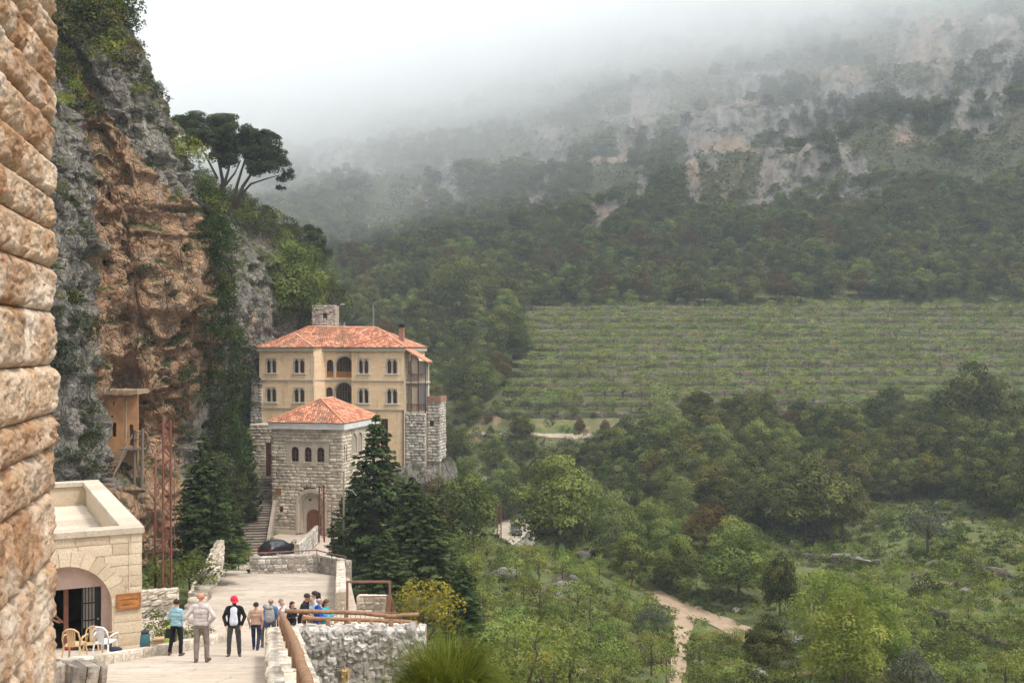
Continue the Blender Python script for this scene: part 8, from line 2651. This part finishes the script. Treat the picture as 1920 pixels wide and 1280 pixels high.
# ------------------------------------------------------------------ cars
def car(label, base, rz, paint, suv=False):
    """front towards -Y at rz = 0"""
    o = thing('parked_car', label, 'car', base, rz)
    L, W, H = (4.1, 1.70, 1.45) if not suv else (4.4, 1.80, 1.78)
    # stations along the car: y, half width low, z floor, z belt, half width belt, z roof, half width roof
    if not suv:
        st = [(-2.05, 0.62, 0.32, 0.58, 0.62, 0.58, 0.58), (-1.85, 0.78, 0.24, 0.74, 0.78, 0.76, 0.7), (-1.2, 0.84, 0.2, 0.86, 0.82, 0.90, 0.7), (-0.85, 0.85, 0.2, 0.92, 0.82, 0.98, 0.68), (-0.15, 0.85, 0.2, 0.95, 0.82, 1.40, 0.58), (0.5, 0.85, 0.2, 0.97, 0.82, 1.45, 0.58), (1.3, 0.85, 0.2, 0.99, 0.81, 1.40, 0.56), (1.75, 0.83, 0.22, 0.98, 0.79, 1.12, 0.66), (1.98, 0.80, 0.28, 0.92, 0.76, 0.94, 0.7), (2.05, 0.72, 0.36, 0.70, 0.70, 0.72, 0.66)]
    else:
        st = [(-2.2, 0.74, 0.42, 0.9, 0.74, 0.92, 0.7), (-2.05, 0.86, 0.34, 1.0, 0.84, 1.04, 0.78), (-1.0, 0.9, 0.3, 1.08, 0.86, 1.12, 0.74), (-0.45, 0.9, 0.3, 1.1, 0.86, 1.72, 0.68), (0.5, 0.9, 0.3, 1.12, 0.86, 1.78, 0.68), (1.9, 0.9, 0.3, 1.12, 0.86, 1.74, 0.68), (2.12, 0.88, 0.34, 1.1, 0.84, 1.2, 0.76), (2.2, 0.82, 0.42, 0.9, 0.8, 0.92, 0.76)]
    vs, fs = [], []
    for (y, wl_, zf, zb, wb, zr2, wr) in st:
        vs += [(-wl_ * 0.94, y, zf), (-wl_, y, zf + 0.16), (-wl_ * 1.0, y, (zf + zb) / 2 + 0.05), (-wb, y, zb), (-wr, y, zr2 - 0.04 if zr2 - zb > 0.1 else zr2), (-wr * 0.7, y, zr2 + 0.02), (0, y, zr2 + 0.035),
               (wr * 0.7, y, zr2 + 0.02), (wr, y, zr2 - 0.04 if zr2 - zb > 0.1 else zr2), (wb, y, zb), (wl_ * 1.0, y, (zf + zb) / 2 + 0.05), (wl_, y, zf + 0.16), (wl_ * 0.94, y, zf)]
    n = 13
    for i in range(len(st) - 1):
        for k in range(n): fs.append((i * n + k, i * n + (k + 1) % n, (i + 1) * n + (k + 1) % n, (i + 1) * n + k))
    fs.append(tuple(range(n - 1, -1, -1))); fs.append(tuple(range((len(st) - 1) * n, len(st) * n)))
    m = MB(); m.add(vs, fs); bd = m.build('body', paint, o, True)
    bd.modifiers.new('e', 'EDGE_SPLIT').split_angle = R(40)
    Q = lambda i, k: Vector(vs[i * n + k])
    def glass(name, quads):
        g = MB()
        for a_, b_, c_, d_ in quads:
            ctr = (a_ + b_ + c_ + d_) / 4; nn = (b_ - a_).cross(d_ - a_).normalized()
            if nn.dot(ctr - Vector((0, 0.2, 0.8))) < 0: nn = -nn
            sh2 = [ctr + (p - ctr) * 0.86 + nn * 0.012 for p in (a_, b_, c_, d_)]
            g.add(sh2, [(0, 1, 2, 3)])
        g.build(name, M_GLASS, o)
    if not suv:
        for s_a, s_b in ((3, 4), (9, 8)):
            glass('side_window', [(Q(4, s_a), Q(5, s_a), Q(5, s_b), Q(4, s_b))]); glass('side_window', [(Q(5, s_a), Q(6, s_a), Q(6, s_b), Q(5, s_b))])
        glass('windscreen', [(Q(3, 5), Q(3, 7), Q(4, 7), Q(4, 5))]); glass('rear_window', [(Q(6, 4), Q(6, 8), Q(7, 8), Q(7, 4))])
    else:
        for s_a, s_b in ((3, 4), (9, 8)):
            glass('side_window', [(Q(3, s_a), Q(4, s_a), Q(4, s_b), Q(3, s_b))]); glass('side_window', [(Q(4, s_a), Q(5, s_a), Q(5, s_b), Q(4, s_b))])
        glass('windscreen', [(Q(2, 5), Q(2, 7), Q(3, 7), Q(3, 5))]); glass('rear_window', [(Q(5, 4), Q(5, 8), Q(6, 8), Q(6, 4))])
    ym = st[-1][0]
    for sx in (-1, 1):
        MB().box(sx * 0.62 - 0.12, sx * 0.62 + 0.12, ym - 0.14, ym + 0.012, 0.72 if not suv else 0.9, 0.90 if not suv else 1.08).build('tail_light', m_plain('tail_light_red', (0.30, 0.015, 0.012), 0.3, 0.05), o)
        MB().box(sx * 0.55 - 0.14, sx * 0.55 + 0.14, st[0][0] - 0.015, st[0][0] + 0.2, 0.52 if not suv else 0.72, 0.62 if not suv else 0.88).build('headlight', M_WHITE, o)
        MB().box(sx * 0.92 - 0.09, sx * 0.92 + 0.09, st[3][0] - 0.05, st[3][0] + 0.06, st[3][3], st[3][3] + 0.13).build('mirror', paint, o)
    MB().box(-0.24, 0.24, ym + 0.005, ym + 0.02, 0.50, 0.61).build('number_plate', M_WHITE, o)
    MB().box(-0.24, 0.24, st[0][0] - 0.02, st[0][0] - 0.005, 0.42, 0.53).build('number_plate', M_WHITE, o)
    r_ = 0.31 if not suv else 0.37
    for sx in (-1, 1):
        for y in (-L * 0.305, L * 0.30):
            t = MB(); t.tube([(sx * (W / 2 - 0.2), y, r_), (sx * (W / 2 + 0.005), y, r_)], r_, 18); w = t.build('wheel', m_plain('tyre_rubber', (0.015, 0.015, 0.015), 0.9), o)
            MB().tube([(sx * (W / 2 + 0.004), y, r_), (sx * (W / 2 + 0.014), y, r_)], r_ * 0.62, 14).build('rim', M_STEEL, w)
    return o


def paint(name, c):
    t = NT(name)
    p = t.n('BsdfPrincipled', Roughness=0.3); t.set(p, 'Base Color', c); p.inputs['Coat Weight'].default_value = 0.4
    t.t.links.new(p.outputs[0], t.o.inputs['Surface']); return t.m


car('black hatchback parked on the court in front of the gatehouse', Vector(((521 - HX) / F * 98.5, 98.5, -19.2)), R(180 - 24), paint('black_paint', (0.012, 0.013, 0.016)))
car('dark off road car standing on the lower road among trees', onz(968, 1001, zr) + Vector((0, 0, 0.02)), R(5), paint('dark_green_paint', (0.022, 0.024, 0.022)), True)
car('dark blue car half hidden at the back of the lower road', onz(986, 970, zr) + Vector((0, 0, 0.02)), R(80), paint('blue_paint', (0.018, 0.03, 0.06)))
# planters by the gatehouse, the teal post
pl = thing('planter', 'terracotta pot with a clipped shrub beside the parked car', 'planter', Vector(((551 - HX) / F * 100, 100, -19.2)))
MB().tube([(0, 0, 0), (0, 0, 0.5), (0, 0, 0.56)], [0.26, 0.36, 0.38], 12).build('pot', m_plain('terracotta', (0.36, 0.17, 0.10), 0.85), pl)
link('shrub_foliage', crown_mesh('shrub_foliage', [(0, 0, 0.8, 0.32, 0.32, 0.3), (0.12, 0, 1.0, 0.2, 0.2, 0.2)], 900, 0.09, 5, L_FRESH), None, pl)
pl = thing('planter', 'leafy pot plant behind the parked car against the stairs', 'planter', Vector(((505 - HX) / F * 101, 101, -19.2)))
MB().tube([(0, 0, 0), (0, 0, 0.4), (0, 0, 0.45)], [0.22, 0.3, 0.32], 12).build('pot', M_BRICK, pl)
link('shrub_foliage', crown_mesh('shrub_foliage', [(0, 0, 0.75, 0.42, 0.42, 0.35), (0.25, 0, 0.95, 0.25, 0.25, 0.25)], 800, 0.1, 6, L_FRESH), None, pl)
b = foot(387, 1092)
hy = thing('teal_bollard', 'short teal bollard at the corner of the plaza ramp', 'bollard', b)
mt = m_plain('teal_paint', (0.05, 0.13, 0.12), 0.6)
MB().tube([(0, 0, -0.1), (0, 0, 0.95), (0, 0, 1.05)], [0.16, 0.16, 0.1], 12).build('post', mt, hy); MB().tube([(0, 0, 0.78), (0, 0, 0.84)], 0.19, 12).build('collar', mt, hy)
# boulders and rubble in the valley
M_BOULD = m_stone('valley_boulder_stone', [(0.13, 0.12, 0.105), (0.24, 0.22, 0.195), (0.34, 0.32, 0.29)], 0.8, 5, 0.7, 0.05, 0.2)
def boulder(seed, n=14):
    rs2 = np.random.default_rng(seed)
    vs, fs = [], []
    u = np.linspace(0, 2 * np.pi, n, endpoint=False); v = np.linspace(0.02, np.pi - 0.02, n)
    D = np.array([(math.sin(b_) * math.cos(a_), math.sin(b_) * math.sin(a_), math.cos(b_)) for b_ in v for a_ in u])
    r2 = 1 + 0.28 * fbm(D * 1.3 + seed, 3) + 0.12 * fbm(D * 3.5 + seed, 3, ridge=True)
    me = np_mesh('boulder', D * r2[:, None] * np.array([1, 0.8, 0.6]), grid_faces(n, n, True), False); me.materials.append(M_BOULD); return me
BO = [boulder(800 + k) for k in range(5)]
for k, (x, y, s2) in enumerate([(1490, 1182, 1.2), (1500, 1205, 1.0), (1478, 1195, 0.9), (1588, 1046, 0.9), (1605, 1052, 1.0), (1625, 1058, 0.8), (1570, 1044, 0.7), (1745, 1062, 0.7), (1755, 1055, 0.5), (1810, 1110, 0.6), (1055, 1105, 1.0), (1072, 1090, 0.8), (1040, 1120, 0.7), (1095, 1045, 1.0), (945, 1080, 1.0), (1380, 1145, 0.5), (1345, 1135, 0.4), (1365, 1140, 0.4), (1310, 1245, 0.5), (905, 900, 1.2), (890, 880, 1.0), (1340, 1275, 0.8), (1400, 1262, 1.0), (1420, 1268, 0.9)]):
    h = ray(x, y)
    if h is None: continue
    o = link('boulder', BO[k % 5], None, None, h[0] + Vector((0, 0, 0.15 * s2)), rnd.uniform(0, 6), (s2 * 1.3, s2 * 1.1, s2))
    tag(o, 'pale limestone boulder on the valley slope', 'boulder', 'valley boulders', 'thing')
for k, (a, b2, lab) in enumerate([((1480, 1040), (1650, 1062), 'broken dry stone wall along the meadow edge below the dark oaks'), ((1690, 1062), (1800, 1075), 'collapsed stone wall across the meadow slope'), ((1830, 1078), (1925, 1090), 'brown rubble wall at the right edge of the meadow'), ((1660, 1130), (1780, 1165), 'overgrown stone step on the lower right slope'), ((1760, 1180), (1900, 1230), 'low stone step with red earth at lower right'), ((1000, 1130), (1080, 1085), 'pale stone terrace wall on the near fruit tree slope'), ((900, 1125), (925, 1060), 'short pale stone bank on the near slope'), ((1300, 1262), (1420, 1268), 'low slab wall at the bottom of the track')]):
    A, B = ray(*a)[0], ray(*b2)[0]
    x = np.linspace(A.x, B.x, 50); y = np.linspace(A.y, B.y, 50)
    zg = tz(x, y)
    V = []
    hh = 0.8 + 0.4 * gnoise(np.stack([x / 2.0, y / 2.0, 0 * x + k], -1)) + 0.25 * gnoise(np.stack([x * 1.3, y * 1.3, 0 * x], -1))
    for j, (dy, hf) in enumerate(((0, -0.5), (-0.1, 0.4), (0.0, 0.85), (0.1, 1.0), (0.6, 1.0), (0.7, -0.2))):
        jj = 0.15 * gnoise(np.stack([x * 1.5, 0 * x + j * 3.3 + k, 0 * x], -1))
        V.append(np.stack([x, y + dy + jj, zg + hf * hh], -1))
    w = link('rubble_wall', np_mesh('rubble_wall', np.concatenate(V), grid_faces(6, 50), False), M_DRY)
    tag(w, lab, 'stone wall', None, 'thing')


# ------------------------------------------------------------------ labels of look-alikes: say where in its stand each one is
def ordinal(n): return '%d%s' % (n, 'th' if 10 <= n % 100 <= 20 else {1: 'st', 2: 'nd', 3: 'rd'}.get(n % 10, 'th'))


same = {}
for o in bpy.data.objects:
    if o.parent is None and o.get('label') and o.get('category'): same.setdefault(o['label'], []).append(o)
for lab, obs in same.items():
    if len(obs) < 2: continue
    pxy = {o.name: (HX + o.location.x / o.location.y * F, HY - o.location.z / o.location.y * F) for o in obs}
    nr = max(1, round(math.sqrt(len(obs) / 4)))
    obs.sort(key=lambda o: pxy[o.name][1])
    per = math.ceil(len(obs) / nr)
    for r_ in range(nr):
        row = sorted(obs[r_ * per:(r_ + 1) * per], key=lambda o: pxy[o.name][0])
        for k, o in enumerate(row):
            where = '%s from left' % ordinal(k + 1) if nr == 1 else '%s from left, %s row' % (ordinal(k + 1), ordinal(r_ + 1))
            o['label'] = lab + ', ' + where
def CLOUD_BASE(X, Y):
    P = np.stack([X / 160.0, Y / 160.0, 0 * X], -1)
    return np.interp(X / Y, [-0.5, -0.25, 0.0, 0.25, 0.5, 0.9], [54, 66, 92, 128, 158, 175]) + 10 * fbm(P, 3)
# ------------------------------------------------------------------ air: thin even haze everywhere and the low cloud that hangs on the mountain
def m_air(name, col, dens, aniso=0.0):
    t = NT(name)
    v = t.n('VolumePrincipled', Density=dens, Anisotropy=aniso)
    t.set(v, 'Color', col)
    t.t.links.new(v.outputs[0], t.o.inputs['Volume'])
    return t.m


hz = MB().box(-1600, 1600, -60, 1140, -45, 340).build('haze', m_air('thin_haze', (0.80, 0.90, 1.0), 0.00026))
tag(hz, 'thin pale haze over the whole valley', None, None, 'stuff')
# cloud bank: a wedge whose wavy underside slopes up from left to right
nx_, ny_ = 60, 40
gx = np.linspace(-1300, 1300, nx_); gy = np.linspace(330, 1120, ny_)
GX, GY = np.meshgrid(gx, gy); GX = GX.ravel(); GY = GY.ravel()
for li, (off, dens, lab) in enumerate(((-36.0, 0.0011, 'thin veil of mist at the lower edge of the cloud bank'), (0.0, 0.0018, 'white cloud bank hiding the top of the mountain'), (36.0, 0.0044, 'thick core of the cloud bank on the mountain crest'))):
    basez = CLOUD_BASE(GX, GY) + off
    top = CLOUD_BASE(GX, GY) + 80.0 + 0.13 * (GY - 330) + li * 3.0
    Vc = np.concatenate([np.stack([GX, GY, basez], -1), np.stack([GX, GY, top], -1)])
    Fb = grid_faces(ny_, nx_); n0 = nx_ * ny_
    side = []
    for i in range(nx_ - 1):
        side.append((i, i + 1, i + 1 + n0, i + n0)); j = (ny_ - 1) * nx_ + i; side.append((j + 1, j, j + n0, j + 1 + n0))
    for k in range(ny_ - 1):
        a = k * nx_; b = (k + 1) * nx_; side.append((b, a, a + n0, b + n0)); a += nx_ - 1; b += nx_ - 1; side.append((a, b, b + n0, a + n0))
    Fc = np.concatenate([Fb[:, ::-1], Fb + n0, np.array(side)])
    Vc[:, 1] += li * 6.0
    cb = link('low_cloud', np_mesh('low_cloud', Vc, Fc), m_air('cloud', (0.955, 0.98, 1.0), dens))
    tag(cb, lab, None, None, 'stuff')
